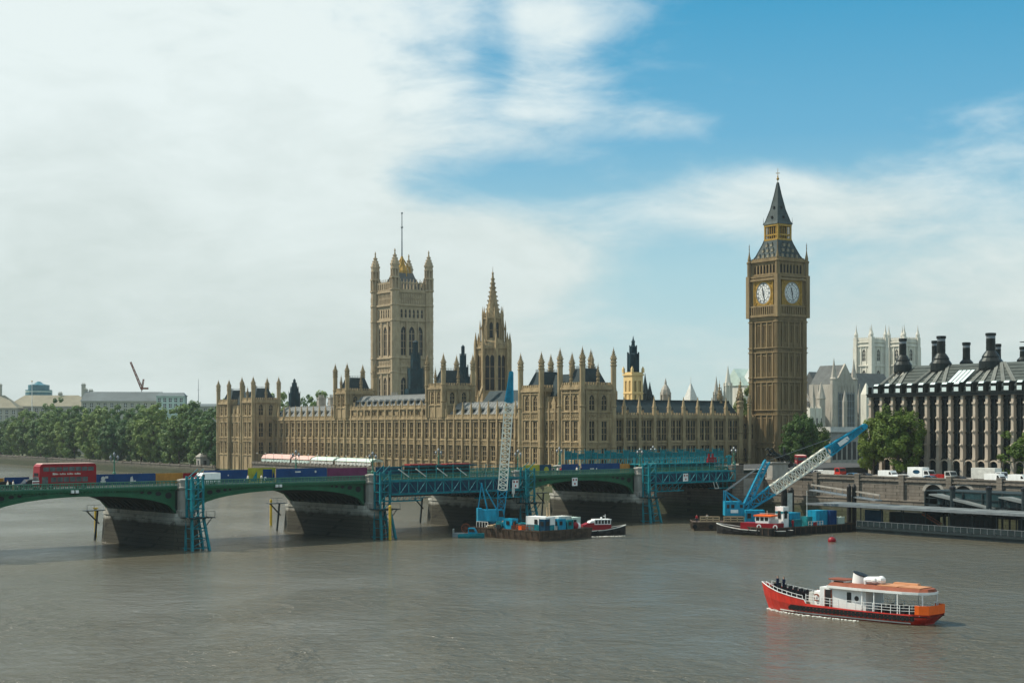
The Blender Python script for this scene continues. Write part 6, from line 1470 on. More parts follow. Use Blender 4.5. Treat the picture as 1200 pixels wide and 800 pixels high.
for x in (TL*.36,TL*.14):
    for k in range(14): a0, a1 = 2*math.pi*k/14, 2*math.pi*(k+1)/14; mb.bar((x+.4*math.cos(a0),1.6,1.8+.4*math.sin(a0)),(x+.4*math.cos(a1),1.6,1.8+.4*math.sin(a1)),.18)
mb.build('lifebuoy',M['white'],rt); mb = MB(); mb.box(TL*.16,TL*.26,-.5,.5,2.5,3.4); mb.bar((TL*.3,0,4.1),(TL*.3,0,5.0),.08); mb.bar((TL*.18,-.6,4.4),(TL*.42,-.6,4.4),.08); mb.build('mast_and_stack',M['dirty_white'],rt)
bd = CH*1800/134.5; t = thing('mooring_buoy','round red mooring buoy floating before the black barge','buoy',(*at(975,bd),.2)); mb = MB(); mb.ball((0,0,0),.78,0,16); mb.build('float',M['red'],t,smooth=True); mb = MB(); mb.tube((0,0,.7),(0,0,1.0),.1,.1,8); mb.build('ring',M['steel_grey'],t)

# ------------------------------------------------------------------ the pier
q0 = Vector(at(1003,322)); QA = math.atan2(-33,24.3)
def qw(x,y,z=0.): v = Matrix.Rotation(QA,2) @ Vector((x,y)); return (q0.x+v.x,q0.y+v.y,z)
pr = thing('landing_pier','long dark floating passenger pier with grey flat roof and glass balustrade','pier',(q0.x,q0.y,0),QA); PL = 62.
mb = MB(); mb.fr(.3,PL,.3,8.7,-1,0,PL,0,9,1.15); mb.box(0,PL,-.12,.05,.75,1.2); mb.build('pontoon',M['pontoon_dark'],pr)
mb = MB(); mb.box(-13,PL,-.9,7.5,5.25,5.6); mb.build('roof',M['pontoon_roof'],pr); mb = MB(); mb.box(-13.1,PL,-1.0,-.9,5.2,5.7); mb.box(-13,PL,7.5,7.6,5.2,5.7)
for k in range(13): mb.box(-12+6*k-.06,-12+6*k+.06,-.9,7.5,5.6,5.66)
mb.build('roof_edge',M['steel_grey'],pr)
mb = MB()
for k in range(12):
    for y in (.6,6.8): mb.tube((.8+5.6*k,y,1.15),(.8+5.6*k,y,5.3),.13,.13,8)
build_split(mb,'roof_post',M['pontoon_dark'],pr)
mb = MB(); mb.box(.1,PL,.12,.15,1.3,2.35); mb.build('balustrade_glass',mat('balustrade',(.022,.034,.036),.15,var=.2,spec=.4),pr)
mb = MB(); mb.box(.1,PL,.06,.2,2.35,2.43)
for k in range(40): mb.box(.1+1.55*k-.04,.1+1.55*k+.04,.06,.2,1.15,2.4)
mb.build('hand_rail',M['steel_grey'],pr)
mb = MB(); mb.box(5,16,4.6,7.2,1.15,4.3); mb.box(20,30,5.0,7.2,1.15,4.4); mb.box(36,52,5,7.2,1.15,4.2); build_split(mb,'kiosk',M['pontoon_dark'],pr); mb = MB(); mb.box(-.2,4.6,3,3.2,1.15,4.6); mb.build('blue_screen',M['deep_blue'],pr)
mb = MB()
for k in range(9): mb.box(6+1.1*k,6.8+1.1*k,4.55,4.59,2.2,3.6)
for k in range(8): mb.box(20.5+1.15*k,21.3+1.15*k,4.95,4.99,2.2,3.6)
build_split(mb,'kiosk_window',M['glass'],pr)
mb = MB(); mb.bar((14.5,3.4,4.3),(19,3.4,2.2),.35,.25); mb.bar((14.5,3.9,4.6),(19,3.9,2.5),.2); mb.build('stair_rail',M['rust'],pr)
for k,(x,ys,zt,lab) in enumerate(((26,9.6,10.2,'dark round pile behind the middle of the pier roof'),(34.2,9.6,10.3,'dark round pile third along the pier, between two sloping gangway roofs'),(17.2,9.6,10.,'dark round pile behind the left part of the pier roof'),(45.,9.8,10.8,'tall dark pile beyond the second gangway roof on the pier'),(50.5,10.2,10.2,'rightmost dark pile behind the pier roof'))):
    t = thing('mooring_pile',lab,'pile',qw(x,ys)); mb = MB(); mb.tube((0,0,-2),(0,0,zt-.8),.55,.55,12); mb.build('shaft',M['pontoon_dark'],t); mb = MB(); mb.lathe(0,0,[(.65,zt-.8),(.65,zt-.3),(.2,zt)],12); mb.build('cap',M['black'],t)
for x,w,yb,yt,d,lab in ((923,10,598,574,336,'broad dark dolphin pile with a white board near the crane boom'),(998,7.5,600,570,338,'dark paired dolphin piles left of the pier canopy')):
    t = thing('dolphin_pile',lab,'pile',(*at(x,d),0)); zt = zz(yt,d); r = w/1800*d/2; mb = MB()
    for s in (-1,1): mb.tube((s*r*.8,0,-2),(s*r*.8,0,zt),r*.75,r*.72,12); mb.tube((s*r*.8,0,zt),(s*r*.8,0,zt+.6),r*.72,r*.2,12)
    mb.build('shaft',M['hull_black'],t)
    if x == 923: mb = MB(); mb.box(-.2,.9,-r*.85,-r*.8,3.5,7.6); mb.build('board',M['dirty_white'],t)
# canopy house and covered gangways between the quay and the pier
ch = thing('pier_canopy','dark glazed canopy house between embankment wall and pier','canopy',qw(9,11.2),QA); mb = MB()
mb.box(0,38,0,9,8.55,8.8); mb.build('roof',M['pontoon_dark'],ch); mb = MB()
for k in range(9):
    for y in (0,9): mb.bar((k*4.75,y,-1),(k*4.75,y,8.6),.3)
for z in (5.9,7.2): mb.bar((0,0,z),(38,0,z),.2)
mb.box(0,38,8.6,8.7,3.,8.5); mb.box(-.1,.1,0,9,3,8.5); mb.build('frame',M['pontoon_dark'],ch); mb = MB(); mb.box(3,36,.1,.13,5.8,8.5); mb.build('glazing',mat('canopy_glass',(.02,.05,.055),.12,var=.4,spec=.6),ch)
for k,(x0,lab) in enumerate(((11.5,'left sloping grey gangway roof in front of the dark canopy house'),(28.5,'right sloping grey gangway roof in front of the dark canopy house'))):
    g = thing('covered_gangway',lab,'gangway',qw(x0,9.4),QA); mb = MB(); mb.slab([(0,7.9),(0,8.15),(2,8.2),(15,5.75),(15,5.5)],-.2,1.7); mb.build('roof',M['pontoon_roof'],g); mb = MB(); mb.slab([(0,5.6),(0,5.85),(15,3.0),(15,2.75)],-.1,1.6)
    for i in range(8): x = i*2.1; mb.bar((x,0,5.7-.19*x),(x,0,8.0-.17*x),.12)
    mb.build('ramp',M['pontoon_dark'],g)
ga = thing('access_gangway','slender pale railed gangway sloping along the embankment wall','gangway',(0,0,0)); A_ = Vector((*at(953,352),zz(568,352))); B_ = Vector((*at(1031,330),zz(580,330))); mb = MB(); mb.bar(tuple(A_),tuple(B_),.25,.35)
mb.bar(tuple(A_+Vector((0,2,0))),tuple(B_+Vector((0,2,0))),.2,.3); mb.build('hand_rail',M['granite'],ga); mb = MB(); mb.bar(tuple(A_+Vector((0,1,-1.2))),tuple(B_+Vector((0,1,-1.2))),1.9,.25)
for k in range(12): c = A_.lerp(B_,k/11); mb.bar(tuple(c),tuple(c+Vector((0,0,-1.2))),.09)
mb.build('walkway',M['steel_grey'],ga)

# ------------------------------------------------------------------ embankment wall (palace frame: x=0 is the river line)
ew = pthing('embankment_wall','long weathered stone embankment wall with two low arched openings','wall')
S0, S1 = -240., -47.
mb = MB(); ar = []
for x in (1094,1129):
    k = (x-600)/1800; yy = (k*PO.y-PO.x)/(PU.x-k*PU.y); ar.append(yy)
ops = []
for yy in ar: ops.append((S1-yy-2.3, S1-yy+2.3, 6.6, 9.35))
sp = mb.facade((0,S1),(0,S0),-2,9.6,ops,1.6)
mb.box(-.35,.9,S0,S1,9.6,9.85); mb.box(-.1,.55,S0,S1,9.85,10.45); mb.box(-.25,.7,S0,S1,10.45,10.7)
mb.box(-1.6,0,S0,S1,-2,3.4); mb.box(-.8,0,S0,S1,3.4,5.2); mb.box(-1.75,0,S0,S1,3.4,3.65); mb.box(-.95,0,S0,S1,5.2,5.45)
y = S1-6
while y > S0: mb.box(-.5,.9,y-.7,y+.7,5.45,11.15); y -= 13.4
mb.build('wall',M['quay_stone'],ew)
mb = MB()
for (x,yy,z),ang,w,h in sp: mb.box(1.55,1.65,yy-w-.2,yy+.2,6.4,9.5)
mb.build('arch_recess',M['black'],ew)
for yy in ar:
    mb = MB(); n = 12
    for k in range(n):
        a0, a1 = math.pi*k/n, math.pi*(k+1)/n; f = lambda a, r: (yy+r*math.cos(a)*1.0, 7.7+r*math.sin(a)*.66)
        (ya,za),(yb,zb),(yc,zc),(yd,zd) = f(a0,2.25),f(a1,2.25),f(a1,3.1),f(a0,3.1)
        mb.add([(-.12,ya,za),(-.12,yb,zb),(-.12,yc,zc),(-.12,yd,zd),(.3,ya,za),(.3,yb,zb),(.3,yc,zc),(.3,yd,zd)],[(0,1,2,3),(0,4,5,1),(3,2,6,7)])
        if True:
            zt = 9.37; mb.add([(-.02,ya,za),(-.02,yb,zb),(-.02,yb,zt),(-.02,ya,zt)],[(0,1,2,3)])
    mb.build('arch_surround',M['granite'],ew)
mb = MB(); y = S1-2
while y > S0: mb.box(-.9,-.4,y-.22,y+.22,6.5,7.2) if int(y) % 3 == 0 else None; y -= 4.5
mb.build('mooring_ring',M['black'],ew)
# wing wall and stairs by the abutment
wg = thing('wing_wall','pale stone wing wall and curved stair between bridge end and embankment','wall',(0,0,0)); c0 = Vector(bl(ABUT+26,-.7)); c1 = Vector(pl(0,S1)); mb = MB()
a0 = Vector(bl(ABUT+2.5,-1.4)); pts_ = [a0, a0.lerp(c1,.3)+Vector((2,-.5)), a0.lerp(c1,.65)+Vector((2.5,-1)), c1+Vector((0,-.4))]; zt = [12.6,12.3,10.6,10.4]
for (p_,q_,z0,z1) in zip(pts_,pts_[1:],zt,zt[1:]):
    d_ = (q_-p_).normalized(); n_ = Vector((-d_.y,d_.x))*1.0; e_ = n_*.15
    mb.add([(*p_,-2),(*q_,-2),(*q_,z1),(*p_,z0),(*(p_+n_),-2),(*(q_+n_),-2),(*(q_+n_),z1),(*(p_+n_),z0)],[(0,1,2,3),(7,6,5,4),(3,2,6,7),(0,4,5,1)])
    mb.add([(*(p_-e_),z0),(*(q_-e_),z1),(*(q_-e_),z1+.35),(*(p_-e_),z0+.35),(*(p_+n_+e_),z0),(*(q_+n_+e_),z1),(*(q_+n_+e_),z1+.35),(*(p_+n_+e_),z0+.35)],[(0,1,2,3),(7,6,5,4),(3,2,6,7),(0,4,5,1)])
mb.build('wall',M['granite'],wg)
mb = MB(); mb.prism([tuple(a0),tuple(pts_[1]),tuple(pts_[2]),tuple(c1),pl(30,S1),bl(ABUT+60,-1)],5,9.3); mb.build('fill',M['pavement'],wg)
# statue group at the bridge end
st = thing('statue_plinth','tall pale stone plinth carrying the dark chariot statue by the bridge','plinth',(*at(911,372),9.3),R(20)); mb = MB(); mb.box(-2.4,2.4,-1.6,1.6,0,.5); mb.box(-2.1,2.1,-1.35,1.35,.5,3.6); mb.fr(-2.1,2.1,-1.35,1.35,3.6,-2.45,2.45,-1.65,1.65,3.95); mb.box(-2.45,2.45,-1.65,1.65,3.95,4.2); mb.build('block',M['granite'],st)
sg = thing('chariot_statue','dark bronze statue of a standing figure in a chariot with two rearing horses','statue',(*at(911,372),13.5),R(200)); sg.scale = (1.3,1.3,1.3)
def skin(name, J, E, m, parent, root=0, lvl=1):
    me = bpy.data.meshes.new(name); me.from_pydata([j[0] for j in J],E,[]); o = bpy.data.objects.new(name,me); COL.objects.link(o); o.modifiers.new('skin','SKIN')
    for v,j in zip(me.skin_vertices[0].data,J): v.radius = (j[1],j[1])
    me.skin_vertices[0].data[root].use_root = True; o.modifiers.new('sub','SUBSURF').levels = lvl
    dg = bpy.context.evaluated_depsgraph_get(); dg.update(); nm = bpy.data.meshes.new_from_object(o.evaluated_get(dg)); bpy.data.objects.remove(o)
    nm.materials.clear(); nm.materials.append(m); return link(name,nm,parent)
for k,s in enumerate((-.75,.75)):
    J = [((-.3,s,1.0),.38),((.7,s,1.35),.42),((1.15,s,1.9),.26),((1.45,s,2.45),.17),((1.75,s,2.45),.16),((2.1,s,2.2),.09),
         ((-.5,s-.2,.6),.2),((-.65,s-.2,.3),.1),((-.55,s-.2,0),.09),((-.5,s+.2,.6),.2),((-.7,s+.2,.3),.1),((-.6,s+.2,0),.09),
         ((1.3,s-.18,1.2),.14),((1.75,s-.18,1.35),.08),((1.85,s-.18,.95),.07),((1.3,s+.18,1.3),.14),((1.8,s+.18,1.55),.08),((2.0,s+.18,1.2),.07),((-.75,s,.9),.1),((-1.,s,.45),.07)]
    skin('horse',J,[(0,1),(1,2),(2,3),(3,4),(4,5),(0,6),(6,7),(7,8),(0,9),(9,10),(10,11),(1,12),(12,13),(13,14),(1,15),(15,16),(16,17),(0,18),(18,19)],M['bronze'],sg)
mb = MB(); mb.box(-2.2,-.9,-.7,.7,.5,.65); mb.prism([(-2.2,-.75),(-1.0,-.75),(-.8,0),(-1.0,.75),(-2.2,.75),(-2.2,.68),(-1.05,.68),(-.88,0),(-1.05,-.68),(-2.2,-.68)],.6,1.35); mb.bar((-.9,0,.6),(.6,0,1.1),.1)
for s in (-.85,.85):
    for k in range(14): a0,a1 = 2*math.pi*k/14,2*math.pi*(k+1)/14; mb.bar((-1.6+.55*math.cos(a0),s,.55+.55*math.sin(a0)),(-1.6+.55*math.cos(a1),s,.55+.55*math.sin(a1)),.1); mb.bar((-1.6,s,.55),(-1.6+.55*math.cos(a0),s,.55+.55*math.sin(a0)),.05)
mb.build('chariot',M['bronze'],sg)
skin('figure',[((-1.5,0,1.4),.24),((-1.5,0,1.9),.2),((-1.5,0,2.25),.24),((-1.48,0,2.5),.08),((-1.46,0,2.7),.13),((-1.46,0,2.85),.1),((-1.5,0,.65),.28),((-1.4,-.4,2.5),.09),((-1.2,-.55,2.95),.07),((-1.4,.4,2.4),.09),((-1.1,.55,2.75),.07)],[(0,1),(1,2),(2,3),(3,4),(4,5),(0,6),(2,7),(7,8),(2,9),(9,10)],M['bronze'],sg)
# vehicles on the embankment: placed in the palace frame on the street
def emb(x, xo):
    k = (x-600)/1800; ox, oy = PO.x+PW.x*xo, PO.y+PW.y*xo; yy = (k*oy-ox)/(PU.x-k*PU.y); v = pl(xo,yy); return (*v, 9.504)
ER = PA-math.pi/2
double_decker((*at(938,440),9.5), R(84), 'red double decker bus seen end on between the trees near the statue')
lorry(emb(975,11.),ER,'boat_red','dirty_white','red cabbed lorry with a pale load left of the big tree',L=7.5,h=2.4,flat=True)
car(emb(952,8),ER,'car_dark','dark car on the embankment left of the red cabbed lorry')
car(emb(1001,8),ER,'car_blue','grey blue car on the embankment under the left edge of the big tree')
car(emb(1016,8.5),ER,'car_dark','dark car on the embankment under the big tree',)
car(emb(1042,8.),ER,'white','white van on the embankment below the big tree','van')
car(emb(1060,8),ER,'white','white car on the embankment left of the blue emblem lorry')
lorry(emb(1080,11.5),ER,'white','white','white box lorry carrying a blue oval emblem on its side',L=6.5,h=3.1,logo='deep_blue')
car(emb(1092,7),ER,'car_blue','pale blue car in front of the blue emblem lorry')
lorry(emb(1106,9),ER,'dirty_white','boat_dark_red','lorry with pale cab and dark red load body on the embankment',L=6,h=2.5,flat=True)
lorry(emb(1160,13),ER,'white','dirty_white','large white box lorry in front of the stone columns',L=8.5,h=3.3)
car(emb(1168,7.5),ER,'white','white panel van in front of the large white box lorry','van')
car(emb(1196,7.5),ER,'white','white van at the right frame edge on the embankment','van')
car((*bl(ABUT+30,6),DK+.004),BA,'car_dark','dark car at the bank end of the bridge by the statue','taxi')

for x,xo,c,lab in ((948,9,'car_dark','black cab on the road just right of the end on red bus'),(961,20,'white','white car behind the embankment wall between the trees'),(987,12,'car_dark','dark car in the row just right of the red cabbed lorry'),(1126,9,'car_dark','dark car between the two big lorries on the embankment')):
    car(emb(x,xo),ER,c,lab,'taxi' if 'cab on' in lab else 'car')
# deck gear that clutters the centre barge
for k,(x,y,m,lab) in enumerate(((1.,5.9,'orange','orange gas bottle rack beside the safety fence on the centre barge'),(1.3,12.8,'dirty_white','pale pump set between the winch and the timber stack'),(4.9,.7,'dirty_white','pale grey crate at the front corner between locker and generator'),(.9,8.0,'rust','rusty crate between the compressor and the low tank'))):
    t = thing('deck_crate',lab,'crate',cbw(x,y,DZ+.15),CBR+.2*k); mb = MB(); mb.box(-.55,.55,-.45,.45,0,.8)
    for z in (.05,.4,.75): mb.box(-.6,.6,-.5,.5,z-.05,z+.05)
    mb.build('crate',M[m],t); mb = MB(); [mb.tube((-.35+.35*q,0,.8),(-.35+.35*q,0,1.35),.13,.13,8) for q in range(3)]; build_split(mb,'bottle',M['rust' if k % 2 else 'cyan'],t)
for k,(x,y,top,lab) in enumerate(((2.,12.2,'hi_vis','deckhand in an orange vest by the winch on the centre barge'),(5.8,.5,'hi_vis','deckhand in an orange vest near the bright blue generator'))):
    person(cbw(x,y,DZ+.02),R(170+40*k),top,'navy',lab)
# ------------------------------------------------------------------ office block with tall chimneys on the right
k = (1020-600)/1800; xo = 40.; ox, oy = PO.x+PW.x*xo, PO.y+PW.y*xo; yL = (k*oy-ox)/(PU.x-k*PU.y)
NB, BWD = 17, 3.78; yR = yL-NB*BWD; ZE = 30.3
ph = pthing('office_block','dark bronze roofed office block with slim stone piers and tall chimneys','office building',loc=(xo,yL,0))
# local x away from the river, local -y towards the right of the picture
LN = NB*BWD; mb = MB(); gl = MB(); st_ = MB(); dm = MB()
gl.box(1.0,1.3,-LN,0,9.5,ZE); gl.box(1.3,26,-LN,-.2,9.5,ZE)
gl.build('glazing',M['portcullis_glass'],ph)
for i in range(NB):
    y = -i*BWD-BWD/2
    if i: continue
    mb.box(.55,1.2,y-BWD/2+.45,y+BWD/2-.45,13.6,14.1)
    for z in (17.4,20.6,23.8,27.): mb.box(.7,1.2,y-BWD/2+.45,y+BWD/2-.45,z-.28,z+.28); mb.box(.8,1.1,y-.06,y+.06,z+.28,z+2.9)
    mb.box(.45,1.0,y-BWD/2+.45,y+BWD/2-.45,28.9,29.2); mb.box(.72,1.0,y-.9,y+.9,24.2,26.6); mb.box(.6,1.2,y-.1,y+.1,14.1,29)
b0_ = mb.build('bay_frame',M['bronze'],ph)
for i in range(1,NB): link('bay_frame',b0_.data,ph,(0,-i*BWD,0))
p0 = None
for i in range(NB+1):
    if p0 is None:
        for z0,z1,w in ((0,4.3,.50),(4.3,12,.45),(12,20.4,.38)): st_.fr(-.35+.03*z0/4,.95,-w,w,z0,-.35+.03*z1/4,.95,-w+.02,w-.02,z1)
        for z in (4.4,8.,11.4,14.8,18.4): st_.box(-.5,.95,-.5,.5,z-.22,z+.22)
        for z in (8.,11.4,14.8): st_.ball((-.52,0,z),.36,0,8)
        p0 = st_.build('stone_pier',M['portcullis_stone'],ph,(0,0,9.5))
    else: link('stone_pier',p0.data,ph,(0,-i*BWD,9.5))
mb = MB()
for i in range(NB):
    y = -i*BWD-BWD/2; n = 8; r = BWD/2-.5
    for k in range(n):
        a0,a1 = math.pi*k/n,math.pi*(k+1)/n; mb.bar((.2,y+r*math.cos(a0),12.4+1.3*math.sin(a0)),(.2,y+r*math.cos(a1),12.4+1.3*math.sin(a1)),.5,.28)
mb.build('arcade',M['portcullis_stone'],ph)
mb = MB(); mb.box(-.7,1.3,-LN-.3,.6,ZE-.5,ZE+.15); mb.box(-.9,1.2,-LN-.3,.8,ZE+.15,ZE+.4)
for i in range(NB): y = -i*BWD; mb.box(-.8,.4,y-.12,y+.12,ZE+.4,ZE+2.2)
mb.build('eaves',M['bronze'],ph)
# mansard with fan of ducts
RT = 38.2; R0, R1 = .3, 9.5
mb = MB(); mb.fr(R0,27,-LN,0,ZE+.4,R1,20,-LN,-7.5,RT); mb.build('roof',M['portcullis_roof'],ph)
def slope(f, y): return (R0+(R1-R0)*f-.12, y, ZE+.4+(RT-ZE-.4)*f+.12)
mb = MB(); chim_y = {}
def ypix(x, xo2):
    k = (x-600)/1800; v0 = PO+PW*(xo+xo2)+PU*yL; return (k*v0.y-v0.x)/(PU.x-k*PU.y)
CHX = [(1058,7.5),(1103,8.5),(1161,8.5)]
CY = [ypix(x,o) for x,o in CHX]+[-LN+3]
for i in range(NB+1):
    y = -i*BWD; c = min(CY,key=lambda q: abs(q-y)); tgt = c+(y-c)*.28
    lo = y if i else -.25
    for s in (-.32,.32): mb.bar(slope(.14,lo+s),slope(.98,tgt+s*.7),.42,.34)
mb.build('roof_ducts',M['portcullis_rib'],ph)
mb = MB()
for j in range(1,9):
    f = j/9; mb.bar(slope(f,-.7-7.2*f),slope(f,-LN),.12,.10)
mb.build('roof_seams',M['portcullis_roof'],ph)
d0 = None
for i in range(NB):
    y = -i*BWD-BWD/2
    if d0 is None:
        q = MB(); q.box(-.35,2.6,-.85,.85,0,2.0); q.fr(-.5,2.8,-.95,.95,2.0,.3,2.6,-.85,.85,2.5); d0 = q.build('dormer',M['bronze'],ph,(R0,y,ZE+.4)); q = MB(); q.box(-.37,-.33,-.7,.7,.25,1.3); q.fr(-.42,.35,-.75,.75,2.02,.05,.9,-.7,.7,2.56); w0 = q.build('dormer_glass',M['skylight'],d0)
    else: c = inst(d0,ph,(R0,y,ZE+.4)); inst(w0,c,(0,0,0))
ys = ypix(1121,4); mb = MB(); a,b = .30,.72; mb.add([slope(a,ys+1.9),slope(a,ys-3.2),slope(b,ys-3.9),slope(b,ys+1.4)],[(3,2,1,0)]); vv = [Vector(v)+Vector((-.22,0,.24)) for v in mb.v]; mb.v = [tuple(v) for v in vv]; mb.build('skylight',M['skylight'],ph)
mb = MB()
for k in range(5): u = k/4; A_ = Vector(slope(a,ys+1.9)).lerp(Vector(slope(a,ys-3.2)),u)+Vector((-.25,0,.27)); B_ = Vector(slope(b,ys+1.4)).lerp(Vector(slope(b,ys-3.9)),u)+Vector((-.25,0,.27)); mb.bar(tuple(A_),tuple(B_),.12)
mb.build('skylight_bar',M['bronze'],ph)
def chimney(xp, xo2, ytop, rs, base=True, drop=0.):
    y = ypix(xp,xo2); d = (PO+PW*(xo+xo2)+PU*(yL+y)).y; zt = zz(ytop,d); q = MB()
    if base: q.lathe(xo2,y,[(rs*2.6,RT-1.6),(rs*2.5,RT+.3),(rs*1.9,RT+1.2),(rs*1.9,RT+1.6),(rs*1.5,RT+2.3),(rs*1.1,RT+2.9)],16)
    else: q.lathe(xo2,y,[(rs*1.9,RT-1.2),(rs*1.8,RT+.6),(rs*1.1,RT+1.3)],16)
    q.build('chimney_base',M['bronze'],ph,smooth=False)
    q = MB(); q.lathe(xo2,y,[(rs*1.05,RT+1.2),(rs,RT+2.8),(rs,zt-1.5),(rs*.92,zt-1.4),(rs*.92,zt-.75),(rs*1.15,zt-.7),(rs*1.15,zt-.05),(rs*.9,zt)],16)
    for z in (RT+3.6,RT+5.0): q.lathe(xo2,y,[(rs*1.04,z),(rs*1.04,z+.15)],16)
    q.build('chimney_stack',M['bronze'],ph)
    q = MB(); q.lathe(xo2,y,[(rs*.99,zt-1.4),(rs*.99,zt-.8)],16); q.build('chimney_vent',M['steel_grey'],ph)
for a_ in ((1058,8.,396.5,.95),(1103,9,393.5,1.08),(1161,9.,390,1.15)): chimney(*a_)
chimney(1095.5,17,399,.8,False); chimney(1132.5,14,401,.95,False); chimney(1169.5,17,403,.75,False); chimney(1199.5,14,406,.9,False)

# ------------------------------------------------------------------ abbey towers and the church in front
def abbey_tower(x, d, label):
    t = thing('abbey_tower',label,'church tower',(*at(x,d),0),PA); h = 5.6; zt = zz(399,d); mb = MB(); sp = []; big = []
    def f(a,b):
        nonlocal sp
        L = 2*h; sp += mb.facade(a,b,5,zt,[(L/2-1.5,L/2+1.5,zt-25,zt-16.5),(L/2-1.25,L/2+1.25,zt-11.5,zt-5)],.8)
        for z in (zt-1,zt-3.2,zt-14,zt-27): band(mb,a,b,z,.7,.6)
        crenel(mb,a,b,zt,1.6,1.4); ribs(mb,Vector(a),Vector(b),zt-13.4,zt-3.6,6,.5,.4,skip=((L/2-1.6,L/2+1.6),)); ribs(mb,Vector(a),Vector(b),zt-26,zt-14.5,6,.5,.4,skip=((L/2-1.7,L/2+1.7),))
    square_walls(h,f)
    for sx in (-1,1):
        for sy in (-1,1): mb.box(sx*h-1.3,sx*h+1.3,sy*h-1.3,sy*h+1.3,5,zt-4); mb.box(sx*h-1.1,sx*h+1.1,sy*h-1.1,sy*h+1.1,zt-4,zt+1.5)
    mb.build('wall',M['abbey_stone'],t); put_windows(t,sp,2,3,stone='abbey_stone')
    for sx in (-1,1):
        for sy in (-1,1): q = MB(); q.lathe(0,0,[(1.15,0),(1.15,1.6),(1.3,1.8),(.6,3.6),(.2,6.),(.05,7.6)],8); q.build('pinnacle',M['abbey_stone'],t,(sx*h,sy*h,zt+1.2))
abbey_tower(1020.5,853,'pale twin church tower, the left of the pair behind the office roof')
abbey_tower(1058.5,868,'pale twin church tower partly hidden by the first office chimney')
ab = thing('abbey_church','grey Gothic church with gabled transept, pinnacles and blue grey roof','church',(*at(966,760),0),PA)
mb = MB(); sp = []; W_ = lambda x,d: (Matrix.Rotation(-PA,2) @ (Vector(at(x,d))-Vector(at(983,760))))
D = 760.; pxm = D/1800
G_ = zz(450,D); A0 = zz(427,D); hw = 6.6
mb.slab([(-hw,5),(hw,5),(hw,G_),(0,A0),(-hw,G_)],-14,-13,0); mb.box(-hw,hw,-13,4,5,G_-.3)
for k in range(9): mb.bar((-hw+.2+k*2,-14.1,20),(-hw+.2+k*2,-14.1,G_-1),.35)
mb.build('transept',M['grey_stone'],ab)
mb = MB(); mb.add([(-5.5,-14.4,zz(512,D)),(5.5,-14.4,zz(512,D)),(5.5,-14.4,zz(462,D)),(-5.5,-14.4,zz(462,D))],[(0,1,2,3)]); 
mb.build('scaffold_wrap',M['slate'],ab)
mb = MB()
for k in range(7): x = -5.5+11*k/6; mb.bar((x,-14.6,zz(512,D)),(x,-14.6,zz(460,D)),.3)
for k in range(7): z = zz(512,D)+(zz(462,D)-zz(512,D))*k/6; mb.bar((-5.5,-14.6,z),(5.5,-14.6,z),.28)
mb.build('scaffold_frame',M['steel_grey'],ab)
for sx in (-1,1):
    q = MB(); q.lathe(0,0,[(1.9,5),(1.9,zz(446,D)),(2.2,zz(445,D)),(1.6,zz(443,D)),(.6,zz(430,D)),(.06,zz(421,D))],8); q.build('pinnacle',M['grey_stone'],ab,(sx*(hw+.3),-13,0))
for x in (-15,-11.5,13,17.5,22.5):
    q = MB(); zt = zz(470,D)+abs(x)*.1; q.box(-1,1,-6,0,5,zt-5); q.box(-.8,.8,-6,-4,5,zt); q.lathe(0,-5,[(1.1,zt),(.1,zt+7)],4); q.bar((0,-1,zt-2),(0,6,zt+5),1.0); q.build('buttress',M['grey_stone'],ab,(x,-2,0))
mb = MB(); mb.box(-30,-hw,4,30,5,zz(478,D)); mb.box(hw,60,4,30,5,zz(476,D)); mb.box(-24,40,-3,4,5,zz(497,D)); mb.build('nave_wall',M['grey_stone'],ab)
mb = MB()
def hip(mb,x0,x1,y0,y1,z0,z1): mb.add([(x0,y0,z0),(x1,y0,z0),(x1,y1,z0),(x0,y1,z0),(x0,(y0+y1)/2,z1),(x1,(y0+y1)/2,z1)],[(0,1,5,4),(2,3,4,5),(1,2,5),(3,0,4)])
hip(mb,hw,62,4,30,zz(476,D),zz(434,D)); mb.add([(-hw,-13,G_-.2),(hw,-13,G_-.2),(hw,3,G_-.2),(-hw,3,G_-.2),(0,-13,A0-.6),(0,3,A0-.6)],[(3,0,4,5),(1,2,5,4)]); mb.build('roof',M['slate'],ab)
mb = MB(); hip(mb,-34,-hw,4,30,zz(470,D),zz(430,D)); mb.build('sheeted_roof',M['white'],ab)
mb = MB()
for k in range(6): x = -32+k*4; mb.add([(x,3.9,12),(x+1.8,3.9,12),(x+1.8,3.9,20),(x,3.9,20)],[(0,1,2,3)])
for k in range(8): x = hw+2+k*5; mb.add([(x,3.9,12),(x+2.2,3.9,12),(x+2.2,3.9,21),(x,3.9,21)],[(0,1,2,3)])
build_split(mb,'window',M['glass'],ab)
t = thing('side_church','small pale church tower gable with round turret left of the grey church','church',(*at(950,700),0),PA); d = 700; mb = MB(); mb.box(-4.5,4.5,-4,14,5,zz(478,d)); 
for k in range(3): mb.box(-4+3*k-.2,-4+3*k+.2,-4.3,-4,5,zz(476,d)); 
mb.build('wall',M['abbey_stone'],t); mb = MB(); mb.lathe(4.2,-2.5,[(1.9,5),(1.9,zz(468,d)),(2.2,zz(467,d)),(.1,zz(447,d))],8); mb.build('turret',M['grey_stone'],t); mb = MB(); mb.lathe(19,-3,[(1.2,5),(1.2,zz(470,d)),(.1,zz(456,d))],8); mb.build('spirelet',M['grey_stone'],t); mb = MB(); [mb.add([(-3.4+2.6*k,-4.03,18),(-2.2+2.6*k,-4.03,18),(-2.2+2.6*k,-4.03,26),(-3.4+2.6*k,-4.03,26)],[(0,1,2,3)]) for k in range(3)]; build_split(mb,'window',M['glass'],t)
